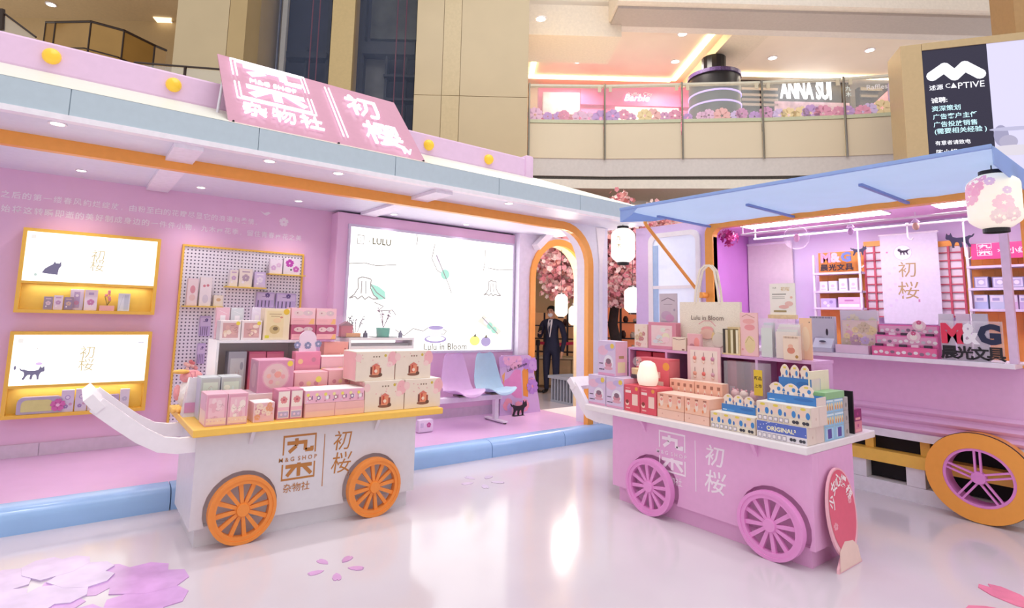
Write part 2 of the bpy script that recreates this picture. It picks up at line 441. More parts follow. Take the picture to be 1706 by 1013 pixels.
# white brace between the lightbox block and the arch
b = B(); b.strip([at(893, 412, 'y', 6.2), at(932, 372, 'y', 6.2)], .06, .05, WHITE, side=YN); struct(b.build('trim_3'))

# big lightbox
s0 = at(585, 377, 'y', 6.40); s1 = at(855, 407, 'y', 6.40); s2 = at(851, 582, 'y', 6.40)
LX0, LX1, LZ0, LZ1 = s0.x, s1.x, s2.z, s0.z
W_, H_ = LX1-LX0, LZ1-LZ0
lb = thing('lightbox', 'large glowing lightbox with pale line drawings and the words Lulu in Bloom', 'lightbox', (LX0, 6.42, LZ0))
b = B()
for x0, x1, z0, z1 in ((-.03, W_+.03, -.03, 0), (-.03, W_+.03, H_, H_+.03), (-.03, 0, 0, H_), (W_, W_+.03, 0, H_)): b.box(x0, x1, -.03, .0, z0, z1, mat('#d8cfe6', .35))
b.build('frame', lb)
B().box(0, W_, -.015, -.001, 0, H_, GLOW('#fffdf8', 1.55)).build('panel', lb)
LN = GLOW('#b9b0ae', .5); LV = GLOW('#c3b2e2', .62); LG = GLOW('#8f8670', .4); MINT = GLOW('#b3ecda', .7); LY = GLOW('#e6ec86', .9); LP = GLOW('#e3d3ee', 1.0)
def stump(x, y, s):
    q = [[(0, .55), (.02, .3), (-.08, .12), (-.2, .02)], [(.34, .55), (.33, .32), (.42, .13), (.55, .03)], [(-.2, .02), (-.05, .07), (.02, .0), (.12, .1), (.2, 0), (.3, .08), (.4, .02), (.55, .03)], [(0, .55), (.1, .6), (.24, .58), (.34, .55)], [(.1, .5), (.1, .15)], [(.2, .5), (.22, .15)]]
    return [('l', [(x+a*s, y+c*s*1.5) for a, c in p_], .010, LN) for p_ in q]
SH = {}
SH['printed_mark'] = [('r', .035, .865, .036, .075, LN), ('r', .0385, .871, .029, .063, GLOW('#fffdf8', 1.3)), ('t', '九', .053, .915, .022, LG), ('t', '木', .053, .888, .022, LG),
      ('t', '×', .098, .895, .02, LG), ('t', 'LULU', .165, .90, .055, LG, .03)]
SH['stump'] = stump(.05, .42, .2); SH['stump.001'] = stump(.83, .50, .16)
SH['hill_lines'] = [('l', [(0, .7), (.08, .715), (.14, .70), (.25, .72)], .008, LN), ('l', [(.36, 1.0), (.365, .95), (.36, .9)], .008, LN), ('l', [(.47, .93), (.455, .8), (.49, .7), (.53, .67)], .008, LN), ('l', [(.80, .93), (.80, .8), (.79, .73)], .008, LN), ('l', [(.82, .76), (.9, .75), (1, .765)], .008, LN)]
# leaf
SH['leaf'] = [('p', [(.115, .55), (.13, .46), (.16, .42), (.20, .43), (.195, .49), (.16, .53)], MINT), ('l', [(.115, .55), (.15, .48), (.20, .43)], .008, LN)]
SH['ground_lines'] = [('l', [(.14, .40), (.19, .37), (.16, .33), (.24, .34), (.26, .30)], .008, LN), ('l', [(.26, .18), (.31, .13), (.36, .19), (.42, .17), (.45, .2)], .008, LN)]
# tea cup on its saucer
SH['tea_cup'] = [('e', .495, .10, .068, .035, LV), ('e', .495, .105, .055, .022, GLOW('#fffdf8', 1.4)), ('p', [(.45, .20), (.54, .20), (.525, .115), (.465, .115)], LP), ('e', .495, .20, .045, .018, LV), ('l', [(.54, .185), (.56, .17), (.545, .14), (.53, .145)], .008, LN)]
# skewer of dumplings on a leaf, dumpling pick, two little sweets
SH['dumpling_plate'] = [('p', [(.76, .26), (.80, .32), (.93, .17), (.90, .13)], GLOW('#dcd8cc', .9)), ('c', .845, .22, .032, MINT), ('c', .875, .18, .032, MINT), ('c', .82, .26, .03, LP), ('l', [(.79, .30), (.90, .15)], .008, LN)]
SH['dumpling_skewer'] = [('c', .495, .80, .04, LP), ('c', .515, .74, .042, GLOW('#efe9f4', 1.1)), ('c', .54, .67, .045, MINT), ('l', [(.48, .84), (.565, .58), (.585, .50)], .008, LN)]
SH['sweets'] = [('e', .745, .085, .034, .045, LY), ('e', .82, .075, .034, .045, LV), ('p', [(.735, .12), (.755, .12), (.748, .155)], LG), ('p', [(.81, .11), (.83, .11), (.823, .145)], LG)]
SH['printed_words'] = [('t', 'Lulu in Bloom', .56, .035, .058, LG, .012)]
for k_, sh in list(SH.items()):
    if k_ in ('hill_lines', 'ground_lines'):
        for q_ in sh:
            b = B(); draw(b, (0, -.0155, 0), XN, ZN, W_, H_, [q_]); b.build('drawn_line', lb, fix=False)
        continue
    b = B(); draw(b, (0, -.0155, 0), XN, ZN, W_, H_, sh); b.build(k_.split('.')[0], lb, fix=False)

# ---------------------------------------------------------------- roof sign with neon lettering
Y0, Z0, KK = 4.62, 2.995, .9
up = Vector((0, KK, 1)).normalized(); SL = 1.16; SX0, SX1 = .86, 2.66; SW = SX1-SX0
PINKA = mat('#d79db6', .15, var=.02, alpha=.9, name='pink_acrylic')
sg = thing('neon_sign', 'pink acrylic roof sign with glowing white neon characters leaning on the canopy', 'sign', (SX0, Y0, Z0))
b = B(); nrm = XN.cross(up)
b.prism([Vector((0, 0, 0)), Vector((SW, 0, 0)), Vector((SW, 0, 0))+up*SL*.98, up*SL], nrm*-.012, PINKA); b.build('board', sg)
b = B(); e = mat('#e7738f', .3)
b.box(-.004, SW+.004, -.016, .0, -.004, .008, e); b.build('edge_strip', sg)
NEON = GLOW('#fdf4ff', 1.15)
def neon(parts, x, y, w, h):
    b = B(); draw(b, Vector((0, 0, 0))+XN*x+up*y+nrm*.012, XN, up, w, h, parts, lift=.002)
    return b
# outlined neon: tubes stand off the board
b = B(); o_ = nrm*.02
def npt(x, y): return Vector((0, 0, 0))+XN*x+up*y+o_
def ntube(pts, r=.008, close=False):
    p_ = [npt(*q) for q in pts]
    if close: p_.append(p_[0])
    for a, c in zip(p_[:-1], p_[1:]): b.tube([a, c], r, NEON, 6)
def rect(x0, y0, x1, y1): return [(x0, y0), (x1, y0), (x1, y1), (x0, y1)]
for g in (0, .035):
    ntube([(.10+g, .80), (.10+g, 1.10-g), (.78-g, 1.10-g), (.78-g, .80)]); ntube([(.10+g, .68), (.10+g, .40+g), (.78-g, .40+g), (.78-g, .68)])
ntube([(.98, 1.02), (.98, .14)]); ntube([(1.02, 1.02), (1.02, .14)])
b.build('neon_tube', sg, smooth=True)
for nm_, pts_ in (('nine', JIU), ('tree', MU)):
    b = B()
    draw(b, XN*.02+up*.22+nrm*.02, XN, up, .82, .92, [('l', pts, .1, NEON) for pts in pts_], lift=.002); b.build('neon_character', sg, fix=False)
for body, x, y, h, bold in (('M&G SHOP', .44, .74, .06, 0), ('杂', .22, .24, .20, 0), ('物', .46, .24, .20, 0), ('社', .70, .24, .20, 0), ('初', 1.32, .78, .36, 0), ('樱', 1.42, .32, .38, 0)):
    b = B(); b.text(body, npt(x, y), XN, up, h=h, material=NEON, bold=bold, ext=.02); b.build('neon_character', sg, fix=False)
b = B(); b.text('IV', npt(1.62, .10), XN, up, h=.09, material=NEON, bold=.02, ext=.015); b.build('neon_character', sg, fix=False)
b = B(); wt = mat('#e9e9f4', .3)
b.tube([up*.80-nrm*.015+XN*.03, Vector((-.02, .42, .15))], .012, wt); b.tube([Vector((-.02, .42, .15)), Vector((.03, .02, .0))], .012, wt)
b.build('strut', sg)
b = B(); b.tube([up*.80-nrm*.015+XN*1.2, Vector((1.2, .42, .15))], .012, wt); b.tube([Vector((1.2, .42, .15)), Vector((1.2, .02, 0))], .012, wt); b.build('strut', sg)
for x in (.03, .9, 1.76): B().tube([Vector((x, -.022, .012)), Vector((x, .01, .012))], .009, BLACK, 8).build('bolt', sg)
# ---------------------------------------------------------------- the mall behind
# columns and the lift shaft between them
def R_(px, py, d): return rd(atd(px, py, d))[0]
def Z_(px, py, d): return atd(px, py, d).z
def column(name, edges, d, depth, seams, ms, ztop=12.):
    r0, r1 = R_(edges[0], 140, d), R_(edges[-1], 140, d)
    b = B(); vbox(b, r0+.02, r1-.02, d+.03, d+depth, 0, ztop, BEIGE2)
    c = struct(b.build(name))
    zs = [0]+seams+[ztop]
    for e0, e1, m_ in zip(edges[:-1], edges[1:], ms):
        for z0, z1 in zip(zs[:-1], zs[1:]):
            b = B(); vbox(b, R_(e0, 140, d)+.006, R_(e1, 140, d)-.006, d, d+.029, z0+.006, z1-.006, m_); b.build('cladding_panel', c)
    return c
column('column', [690, 736, 766, 880], 11.0, 2.4, [2.9, Z_(780, 160, 11)], [BEIGE, mat('#c9b58c', .25, name='pale_beige_panel'), BEIGE])
column('column', [546, 585], 11.5, .5, [4.0], [mat('#c3ab78', .3, name='mullion_beige')])
column('column', [283, 372, 402], 11.0, 2.4, [3.0], [BEIGE, BEIGE2])
# shaft
SH = mat('#2b2c3e', .6, var=.3, scale=1.2, name='shaft_concrete'); SHB = mat('#141524', .5, var=.2, name='shaft_steel')
sr0, sr1 = R_(402, 140, 11.5), R_(690, 140, 11.5)
b = B(); vbox(b, sr0-.8, sr1+.4, 13.6, 13.7, 0, 12, SH); struct(b.build('wall_shaft'))
lift = thing('lift_shaft', 'dark lift shaft behind glass with cables and steel beams', 'lift shaft', vf(sr0, 13.0, 0))
inv = lift.location.copy()
def lpart(name, fn):
    b = B(); fn(b)
    for q in b.v: q -= inv
    return b.build(name, lift)
for px in (424, 450, 456, 462): lpart('guide_rail', lambda b: vbox(b, R_(px, 140, 12.6), R_(px, 140, 12.6)+.03, 12.6, 12.66, 0, 12, mat('#8f93a8', .3, metal=.5)))
lpart('lift_post', lambda b: vbox(b, R_(462, 140, 12.2), R_(470, 140, 12.2), 12.2, 12.3, 0, 12, mat('#b9b7b0', .4)))
for px in (513, 525, 657, 672): lpart('red_cable', lambda b: b.tube([atd(px, 140, 12.9)*1, Vector((*(atd(px, 140, 12.9).xy), 12))], .016, mat('#8c3340', .5), 6) and b.tube([Vector((*(atd(px, 140, 12.9).xy), 0)), atd(px, 140, 12.9)], .016, mat('#8c3340', .5), 6))
for x0, x1, y0, y1 in ((478, 546, 88, 98), (606, 692, 72, 92), (640, 692, 126, 130), (640, 692, 165, 169)):
    lpart('cross_beam', lambda b: vbox(b, R_(x0, y0, 13), R_(x1, y0, 13), 12.9, 13.2, Z_(x0, y1, 13), Z_(x0, y0, 13), SHB))
for x0, x1 in ((505, 508), (546-6, 546), (596, 604), (640, 644), (672, 676)):
    lpart('steel_upright', lambda b: vbox(b, R_(x0, 140, 13), R_(x1, 140, 13), 13.0, 13.25, 0, Z_(600, 80, 13) if x0 > 630 or x0 < 510 else 12, SHB))
lpart('lift_panel', lambda b: vbox(b, R_(608, 140, 13.3), R_(640, 140, 13.3), 13.3, 13.4, 0, Z_(600, 95, 13.3), mat('#6f6e6a', .5, var=.25, scale=3)))
lpart('lift_panel', lambda b: vbox(b, R_(612, 140, 13.3), R_(690, 140, 13.3), 13.35, 13.45, Z_(600, 62, 13.3), 12, mat('#55564f', .5, var=.3, scale=3)))
for a, c in ((402, 546), (585, 690)):
    lpart('glass_pane', lambda b: vbox(b, R_(a, 140, 11.7)+.01, R_(c, 140, 11.7)-.01, 11.7, 11.715, 0, 12, mat('#8fa0c8', .05, alpha=.07, var=0, name='shaft_glass')))
# upper left: gallery wall, curved bronze glass, small rail
b = B(); vbox(b, -16, R_(283, 140, 12.5), 14.5, 14.6, 0, 14, mat('#cbb083', .4, var=.02, name='gallery_wall_tan')); struct(b.build('wall_gallery'))
b = B(); vbox(b, -16, R_(300, 140, 12.5), 11.5, 14.5, 9.3, 9.4, mat('#d5bd93', .5, name='gallery_ceiling_tan')); struct(b.build('ceiling_gallery'))
BRZ = mat('#a98347', .12, var=.05, scale=2, metal=.35, name='bronze_glass'); FRM = mat('#2f1c12', .4, name='dark_bronze')
bal = thing('gallery_balustrade', 'curved bronze glass balustrade of the upper gallery at top left', 'balustrade', vf(-8, 12.6, 5))
tops = [(77, 37), (93, 37), (152, 36), (207, 51), (258, 76), (277, 84)]
dps = [12.9, 12.6, 12.3, 12.4, 12.9, 13.3]
inv = bal.location.copy()
for i in range(5):
    a, c = atd(*tops[i], dps[i])-inv, atd(*tops[i+1], dps[i+1])-inv
    lo = Vector((0, 0, 1.15)); th = DV*.02
    B().hexa([a-lo, c-lo, c-lo+th, a-lo+th, a, c, c+th, a+th], BRZ).build('glass_panel', bal)
    B().tube([a, c], .03, FRM, 6).build('top_rail', bal)
    B().tube([a-lo*.62-DV*.12, c-lo*.62-DV*.12], .018, FRM, 6).build('lower_rail', bal)
    B().tube([a, a-lo], .022, FRM, 6).build('post', bal)
sr = thing('gallery_rail', 'thin glass railing with dark posts left of the roof sign', 'railing', atd(300, 125, 10.4))
inv = sr.location.copy()
p_ = [atd(225, 104, 10.6)-inv, atd(309, 111, 10.4)-inv, atd(400, 118, 10.2)-inv]
for a, c in zip(p_[:-1], p_[1:]):
    B().tube([a, c], .02, FRM, 6).build('top_rail', sr)
    B().hexa([a-ZN*.75, c-ZN*.75, c-ZN*.75+DV*.015, a-ZN*.75+DV*.015, a-ZN*.03, c-ZN*.03, c-ZN*.03+DV*.015, a-ZN*.03+DV*.015], GLASS).build('glass_panel', sr)
for q in p_: B().tube([q, q-ZN*.8], .03, FRM, 6).build('post', sr)
er = thing('stair_rail', 'piece of dark sloping handrail with glass in the top left corner', 'railing', atd(10, 45, 10))
inv = er.location.copy()
B().tube([atd(0, 17, 10)-inv, atd(60, 62, 10)-inv], .02, FRM, 6).build('handrail', er)
B().tube([atd(4, 16, 10)-inv, atd(3, 50, 10)-inv], .05, FRM, 6).build('post', er)
B().hexa([atd(0, 55, 10)-inv, atd(60, 90, 10)-inv, atd(60, 90, 10.02)-inv, atd(0, 55, 10.02)-inv, atd(0, 20, 10)-inv, atd(60, 64, 10)-inv, atd(60, 64, 10.02)-inv, atd(0, 20, 10.02)-inv], GLASS).build('glass_panel', er)

# gallery slab, balustrade panels, glass, on a gently bent line
BPX = [880, 1007, 1137, 1272, 1410, 1506]
BL = [at(px, y, 'z', 4.8) for px, y in zip(BPX, (263, 265, 264, 263, 260, 256))]
BL = [Vector((q.x, q.y, 0)) for q in BL]
def outward(i): t = (BL[min(i+1, 5)]-BL[max(i-1, 0)]).normalized(); return Vector((t.y, -t.x, 0)) if Vector((t.y, -t.x, 0)).dot(DV) < 0 else Vector((-t.y, t.x, 0))
def band(name, z0, z1, fr, bk, m_, parent=None):
    obs = []
    for i in range(5):
        a, c = BL[i], BL[i+1]; oa, oc = outward(i), outward(i+1)
        b = B(); b.hexa([a+oa*fr+ZN*z0, c+oc*fr+ZN*z0, c-oc*bk+ZN*z0, a-oa*bk+ZN*z0, a+oa*fr+ZN*z1, c+oc*fr+ZN*z1, c-oc*bk+ZN*z1, a-oa*bk+ZN*z1], m_)
        obs.append(b)
    big = B()
    for b in obs: big.add(b.v, b.f, m_)
    o = big.build(name, parent)
    return o
struct(band('slab_edge', 4.43, 4.80, .0, 3, mat('#d3cdc6', .5)))
struct(band('vent_slot', 4.355, 4.43, -.04, 1, mat('#4c4640', .6, var=.4, scale=60)))
struct(band('slab_trim', 4.17, 4.355, .02, 1.2, mat('#e8e2d2', .5)))
struct(band('wall_under_gallery', 0, 4.17, -2.6, 3.0, mat('#c8ad86', .5, var=.05, scale=1)))
gb = thing('gallery_balcony', 'cream panelled gallery front with glass balustrade above the stalls', 'balustrade', (BL[0].x, BL[0].y, 4.8))
inv = gb.location.copy(); inv.z = 0
FLC = ['#d9a3c4', '#c9a3d6', '#eeb9b4', '#e7a0b8', '#d8c3e6', '#f0d9a6', '#e9c0d8']
rnd = random.Random(5)
PAN = mat('#ded0b2', .4, var=.02, scale=1, name='gallery_cream_panel')
gb.location.z = 0
for i in range(5):
    a, c = BL[i]-inv, BL[i+1]-inv; oa, oc = outward(i), outward(i+1); t = (c-a).normalized()
    a2, c2 = a+t*.02, c-t*.02
    def slab(z0, z1, fr, bk, m_, nm, bev=0):
        b = B(); b.hexa([a2+oa*fr+ZN*z0, c2+oc*fr+ZN*z0, c2-oc*bk+ZN*z0, a2-oa*bk+ZN*z0, a2+oa*fr+ZN*z1, c2+oc*fr+ZN*z1, c2-oc*bk+ZN*z1, a2-oa*bk+ZN*z1], m_)
        return b.build(nm, gb)
    slab(4.80, 5.545, .02, .08, PAN, 'cream_panel'); slab(5.55, 5.62, .04, .1, mat('#c6c9a8', .3), 'panel_cap')
    gp = slab(5.62, 6.36, -.03, .045, GLASS, 'glass_pane')
    slab(6.36, 6.40, .02, .08, mat('#d9d4bf', .25), 'top_rail')
    n_ = 7 if i < 4 else 5
    for k in range(n_):
        s = (k+.5+rnd.uniform(-.3, .3))/n_; q = a.lerp(c, s)+oa.lerp(oc, s)*-.02; r = rnd.uniform(.10, .19)
        b = B(); zc = 5.66+rnd.uniform(0, .10)
        mm = P(rnd.choice(FLC)); rot = rnd.random()
        for w in range(5):
            pts = petal_pts(0, 0, r, rot+w*2*math.pi/5, w=.62)
            b.prism([q+t*x+ZN*(zc+z-q.z) for x, z in pts], oa*.006, mm)
        b.build('flower_sticker', gp)
for i in range(6):
    a = BL[i]-inv; o_ = outward(i)
    B().tube([a+o_*.05+ZN*4.77, a+o_*.05+ZN*6.4], .022, STEEL, 6).build('post', gb)
    if 0 < i < 5:
        t = (BL[i+1]-BL[i]).normalized()
        for s in (-1, 1): B().hexa([a+o_*.06+t*s*.11+ZN*6.22+w for w in (t*-.03, t*.03, t*.03+o_*.02, t*-.03+o_*.02, t*-.03+ZN*.12, t*.03+ZN*.12, t*.03+ZN*.12+o_*.02, t*-.03+ZN*.12+o_*.02)], mat('#cfc3a6', .3)).build('clamp', gb)
# shop name on the glass
b = B(); q = BL[4].lerp(BL[5], .62)-inv; t = (BL[5]-BL[4]).normalized(); o_ = outward(4)
b.text('Raffles City', q+o_*.03+ZN*6.14+t*.12, t, ZN, h=.13, material=P('#f6f0ee'))
b.text('九', q+o_*.03+ZN*6.16-t*.52, t, ZN, h=.10, material=P('#e8f2ea'), bold=.02); b.text('木', q+o_*.03+ZN*6.04-t*.52, t, ZN, h=.10, material=P('#e8f2ea'), bold=.02)
b.build('glass_lettering', gb, fix=False)
b = B(); q = BL[1].lerp(BL[2], .40)-inv; t = (BL[2]-BL[1]).normalized(); o_ = outward(1)
b.text('Raffles City', q+o_*.03+ZN*6.16+t*.1, t, ZN, h=.10, material=P('#f2ece6')); b.build('glass_lettering', gb, fix=False)

# gallery ceiling with coves and beam
CZ = 8.75
b = B(); vbox(b, .2, 16, 12.2, 17.2, CZ, CZ+.1, CEILW); struct(b.build('ceiling_gallery_front'))
b = B(); vbox(b, .2, 16, 17.0, 17.15, 5, CZ+.1, MALLW); struct(b.build('wall_shops'))
for (nm, z0, z1, d0, d1, m_) in (('slab_upper_band', 8.35, 12, 11.3, 12.2, mat('#f2e8da', .5)), ('slab_upper_trim', 8.29, 8.35, 11.5, 12.25, mat('#bdb3ad', .5)), ('slab_upper_step', 8.42, 8.75, 12.2, 12.75, mat('#e4ddd6', .5)), ('slab_upper_shadow_band', 8.56, 8.60, 12.75, 13.0, mat('#b4b0b2', .5))):  # last one: a band of shade built as a grey strip
    b = B(); vbox(b, R_(1030, 20, d0), 16, d0, d1, z0, z1, m_); struct(b.build(nm))
b = B(); vbox(b, .93, R_(1030, 30, 12.5), 12.2, 13.6, 8.0, 12, mat('#f0e4d2', .5)); struct(b.build('soffit_block'))
COVE = GLOW('#ffdca0', 7)
def cove(r0, r1, d0, d1, nm='cove_light'):
    b = B(); vbox(b, r0, r1, d0, d1, CZ-.05, CZ-.002, COVE); return b
coves = [('warm cove light strip above the pink shop front', (1.3, 5.6, 16.05, 16.2)), ('warm cove light strip beside the ceiling beam', (5.62, 5.75, 13.2, 16.1)), ('warm cove light strip above the dark shop fronts', (7.3, 12.4, 15.5, 15.65)), ('warm cove light strip running to the big screen', (11.9, 12.05, 13.0, 15.4)), ('warm cove light strip beside the soffit block', (1.3, 1.42, 13.7, 16.0))]
for lb_, a in coves: tag(cove(*a).build('cove_light'), lb_, 'light', 'cove lights of the gallery ceiling')
beam = B(); vbox(beam, 6.0, 6.9, 12.3, 17, CZ-.26, CZ-.003, mat('#ecdfcb', .5)); struct(beam.build('ceiling_beam'))
for k, (px, py, lb_) in enumerate([(901, 32, 'downlight in the soffit block by the beige column'), (962, 103, 'leftmost downlight above the pink shop'), (1125, 103, 'downlight above the right half of the pink shop'), (1137, 57, 'downlight nearest the upper slab edge, left of the beam'), (1316, 47, 'downlight right of the ceiling beam near the slab edge'), (1287, 97, 'downlight above the left end of the dark shop'), (1449, 84, 'downlight above the right end of the dark shop'), (1482, 35, 'downlight nearest the big screen, by the slab edge')]):
    c = at(px, py, 'z', CZ-.02 if k else 8.0)
    if not k: c = at(px, py, 'z', 7.98)
    t = thing('downlight', 'round '+lb_, 'lamp', c, group='downlights of the gallery')
    B().lathe([(.13, 0), (.13, .018), (.10, .018)], WHITE, 16).build('ring', t); B().lathe([(.10, 0), (.10, .01)], GLOW('#fff6e6', 9), 14).build('lens', t)
    l = bpy.data.lights.new('beam', 'SPOT'); l.energy = 330; l.spot_size = 2.4; l.spot_blend = .6; l.color = (1, .93, .82); l.shadow_soft_size = .12
    o = bpy.data.objects.new('beam', l); COL.objects.link(o); o.parent = t; o.location = (0, 0, -.03)
for px, py, z in ((85, 8, 9.28), (280, 37, 9.28)):
    c = at(px, py, 'z', z)
    t = thing('downlight', 'round downlight in the tan ceiling at top left' if px < 200 else 'round downlight beside the tan column left of the sign', 'lamp', c, group='downlights of the gallery')
    B().lathe([(.13, 0), (.13, .018), (.10, .018)], WHITE, 16).build('ring', t); B().lathe([(.10, 0), (.10, .01)], GLOW('#fff6e6', 9), 14).build('lens', t)
tag(B().prism([at(255, 28, 'z', 9.29), at(286, 30, 'z', 9.29), at(283, 62, 'z', 9.29)], (0, 0, -.02), GLOW('#ffe8c4', 1.2)).build('ceiling_light'), 'triangular warm light panel in the tan ceiling', 'light')

# shops behind the glass
SD = 16.0
def sbox(b, x0, x1, y0, y1, d0, d1, m_): vbox(b, R_(x0, 150, d0), R_(x1, 150, d0), d0, d1, Z_((x0+x1)/2, y1, d0), Z_((x0+x1)/2, y0, d0), m_)
sp = thing('toy_shop', 'bright pink shop front with a glowing white Barbie sign', 'shop', vf(4, SD, 5)); inv = sp.location.copy()
def spart(root, name, fn):
    b = B(); fn(b)
    for q in b.v: q -= root.location
    return b.build(name, root, fix=False)
PKS = mat('#e2699a', .4, emit=.12, var=.03, name='shop_pink')
spart(sp, 'wall', lambda b: sbox(b, 898, 1152, 143, 215, 16.0, 16.4, PKS))
spart(sp, 'header', lambda b: sbox(b, 968, 1152, 152, 176, 15.9, 15.99, mat('#d95f94', .4, emit=.15, var=.02)))
spart(sp, 'poster', lambda b: sbox(b, 905, 966, 154, 190, 15.7, 15.95, mat('#e3aeb0', .4, var=.15, scale=6)))
spart(sp, 'lit_window', lambda b: sbox(b, 1025, 1130, 179, 215, 15.85, 15.9, GLOW('#ffe9cf', 1.1)))
spart(sp, 'sign_lettering', lambda b: b.text('Barbie', atd(1061, 163, 15.85), RV, ZN, w=(R_(1082, 163, 15.85)-R_(1040, 163, 15.85)), material=GLOW('#fff4fb', 3), shear=.3, bold=.02))
rk = thing('round_shop', 'black cylindrical shop drum with purple light rings and colourful fan', 'shop', vf(R_(1190, 150, 14), 14, 5.4))
rr = (R_(1230, 150, 14)-R_(1150, 150, 14))/2; zt = Z_(1190, 128, 14)-5.4; zb = 0
B().lathe([(rr, zb), (rr, zt), (rr*.6, zt+.02)], BLACK, 32).build('drum', rk, smooth=True)
for z_ in (.45, .53): B().lathe([(rr+.02, zt*.72*z_/.5-.02), (rr+.02, zt*.72*z_/.5+.02)], GLOW('#b79af0', 1.2), 32).build('light_ring', rk)
B().lathe([(rr+.03, zt-.10), (rr+.03, zt-.005)], mat('#4a3560', .4, emit=.1, var=.5, scale=30), 32).build('printed_band', rk)
for k in range(9):
    a = math.pi*k/8; q = rr+.02
    B().face([(-RV*0+RV*(math.cos(a+s)*.34*u_)+ZN*(.25+.0+math.sin(a+s)*.30*u_)-DV*math.sqrt(max(0, q*q-(math.cos(a+s)*.34*u_)**2))) for s, u_ in ((-.13, .25), (.13, .25), (.13, 1), (-.13, 1))], mat(['#d96a9b', '#6fb7a8'][k % 2], .4, emit=.2, var=0)).build('fan_blade', rk)
B().lathe([(.30, zt+.02), (.30, zt+.5)], BLACK, 16).build('duct', rk)
ds = thing('cosmetics_shop', 'dark shop front with big glowing white letters ANNA SUI', 'shop', vf(R_(1320, 150, SD), SD, 5))
spart(ds, 'wall', lambda b: sbox(b, 1234, 1416, 132, 215, 16.0, 16.3, mat('#2a2630', .35, var=.2)))
for y0 in (150, 160, 168, 176): spart(ds, 'slat', lambda b: sbox(b, 1236, 1296, y0-4, y0, 15.9, 15.95, mat('#9d8f88', .4, emit=.1)))
spart(ds, 'lit_header', lambda b: sbox(b, 1296, 1408, 126, 131, 15.8, 15.95, GLOW('#f6f0ff', 1.2)))
spart(ds, 'display_window', lambda b: sbox(b, 1290, 1414, 170, 215, 15.9, 15.95, mat('#c9a7b7', .4, emit=.25, var=.4, scale=4)))
spart(ds, 'sign_lettering', lambda b: b.text('ANNA SUI', atd(1342, 150, 15.8), RV, ZN, w=R_(1386, 150, 15.8)-R_(1300, 150, 15.8), h=Z_(1342, 135, 15.8)-Z_(1342, 166, 15.8), material=GLOW('#ffffff', 3), bold=.05))
ps = thing('poster_shop', 'shop window with dark slats and pink posters left of the big screen', 'shop', vf(R_(1460, 150, SD), SD, 5))
spart(ps, 'wall', lambda b: sbox(b, 1432, 1530, 146, 215, 16.0, 16.2, mat('#3a2f3a', .4, var=.3)))
spart(ps, 'poster', lambda b: sbox(b, 1480, 1512, 139, 180, 15.9, 15.95, mat('#7b6aa0', .4, emit=.1, var=.5, scale=5)))
spart(ps, 'poster', lambda b: b.face([atd(x, y, 15.93) for x, y in ((1434, 192), (1480, 150), (1480, 192))][::-1], mat('#e6a1b4', .4, emit=.15, var=.1)))
spart(ps, 'slat', lambda b: sbox(b, 1434, 1470, 146, 151, 15.9, 15.95, mat('#77706c', .4)))
spart(ps, 'slat', lambda b: sbox(b, 1434, 1462, 158, 162, 15.9, 15.95, mat('#77706c', .4)))

# ---------------------------------------------------------------- the big screen at the right
SA = at(1535, 85, 'z', 6.1); SB = at(1706, 66, 'z', 6.1)
st = (SB-SA).normalized(); sn = Vector((st.y, -st.x, 0))
if sn.dot(DV) > 0: sn = -sn
def sc(px, py): return atp(px, py, SA, sn)
def su(p): return (p-SA).dot(st)
scr = thing('video_screen', 'large video screen with a dark job advert beside a pale picture', 'screen', (SA.x, SA.y, 3.4)); inv = scr.location.copy()
zt_, zb_ = 6.1-3.4, 0.
def sbx(b, a, c, z0, z1, f0, f1, m_): b.hexa([st*a+ZN*z0+sn*f0, st*c+ZN*z0+sn*f0, st*c+ZN*z0+sn*f1, st*a+ZN*z0+sn*f1, st*a+ZN*z1+sn*f0, st*c+ZN*z1+sn*f0, st*c+ZN*z1+sn*f1, st*a+ZN*z1+sn*f1], m_)
CAS = mat('#c4ab80', .3, var=.03, name='screen_casing')
xm = su(sc(1643, 73))
b = B(); sbx(b, -.30, 0, -3.4, zt_+.12, .02, -.6, CAS); b.build('casing', scr, bevel=.01)
b = B(); sbx(b, 0.002, 4, zt_, zt_+.12, .02, -.6, CAS); b.build('casing', scr)
b = B(); sbx(b, 0.002, 4, -3.4, 0, .0, -.6, CAS); b.build('casing', scr)
b = B(); sbx(b, 0.002, xm, 0, zt_, -.02, 0, mat('#201d33', .3, emit=.35, var=.15, scale=90)); b.build('dark_picture', scr)
b = B(); sbx(b, xm+.002, 4, 0, zt_, -.02, 0, GLOW('#d9d4f4', .72)); pp = b.build('pale_picture', scr)
def stext(body, px0, px1, py, m_, bold=.012):
    a, c = sc(px0, py), sc(px1, py); b = B()
    mid = (a+c)/2-inv
    b.text(body, mid+sn*.004, st, ZN, w=(c-a).length, material=m_, bold=bold)
    return b.build('advert_lettering', scr, fix=False)
SWT = GLOW('#f4f4fb', 1.0); SCY = GLOW('#bfe6ee', .95)
stext('述源', 1548, 1571, 146, SWT, .005); stext('C', 1575, 1583, 143, SWT, 0); stext('PTIVE', 1596, 1640, 141, SWT, 0)
b = B(); q = [sc(*k)-inv+sn*.004 for k in ((1584, 147), (1594, 146), (1588, 138))]; b.face(q, SWT); b.build('advert_lettering', scr, fix=False)
stext('诚聘:', 1551, 1578, 167, SWT); stext('资深策划', 1552, 1600, 180, SCY); stext('广告客户主任', 1554, 1628, 192.5, SCY); stext('广告投放销售', 1555, 1628, 205.5, SCY); stext('(需要相关经验 )', 1557, 1644, 217, SCY)
stext('有意者请致电', 1558, 1617, 237, SWT, .005); stext('陈小姐：', 1560, 1600, 253, SWT, .005)
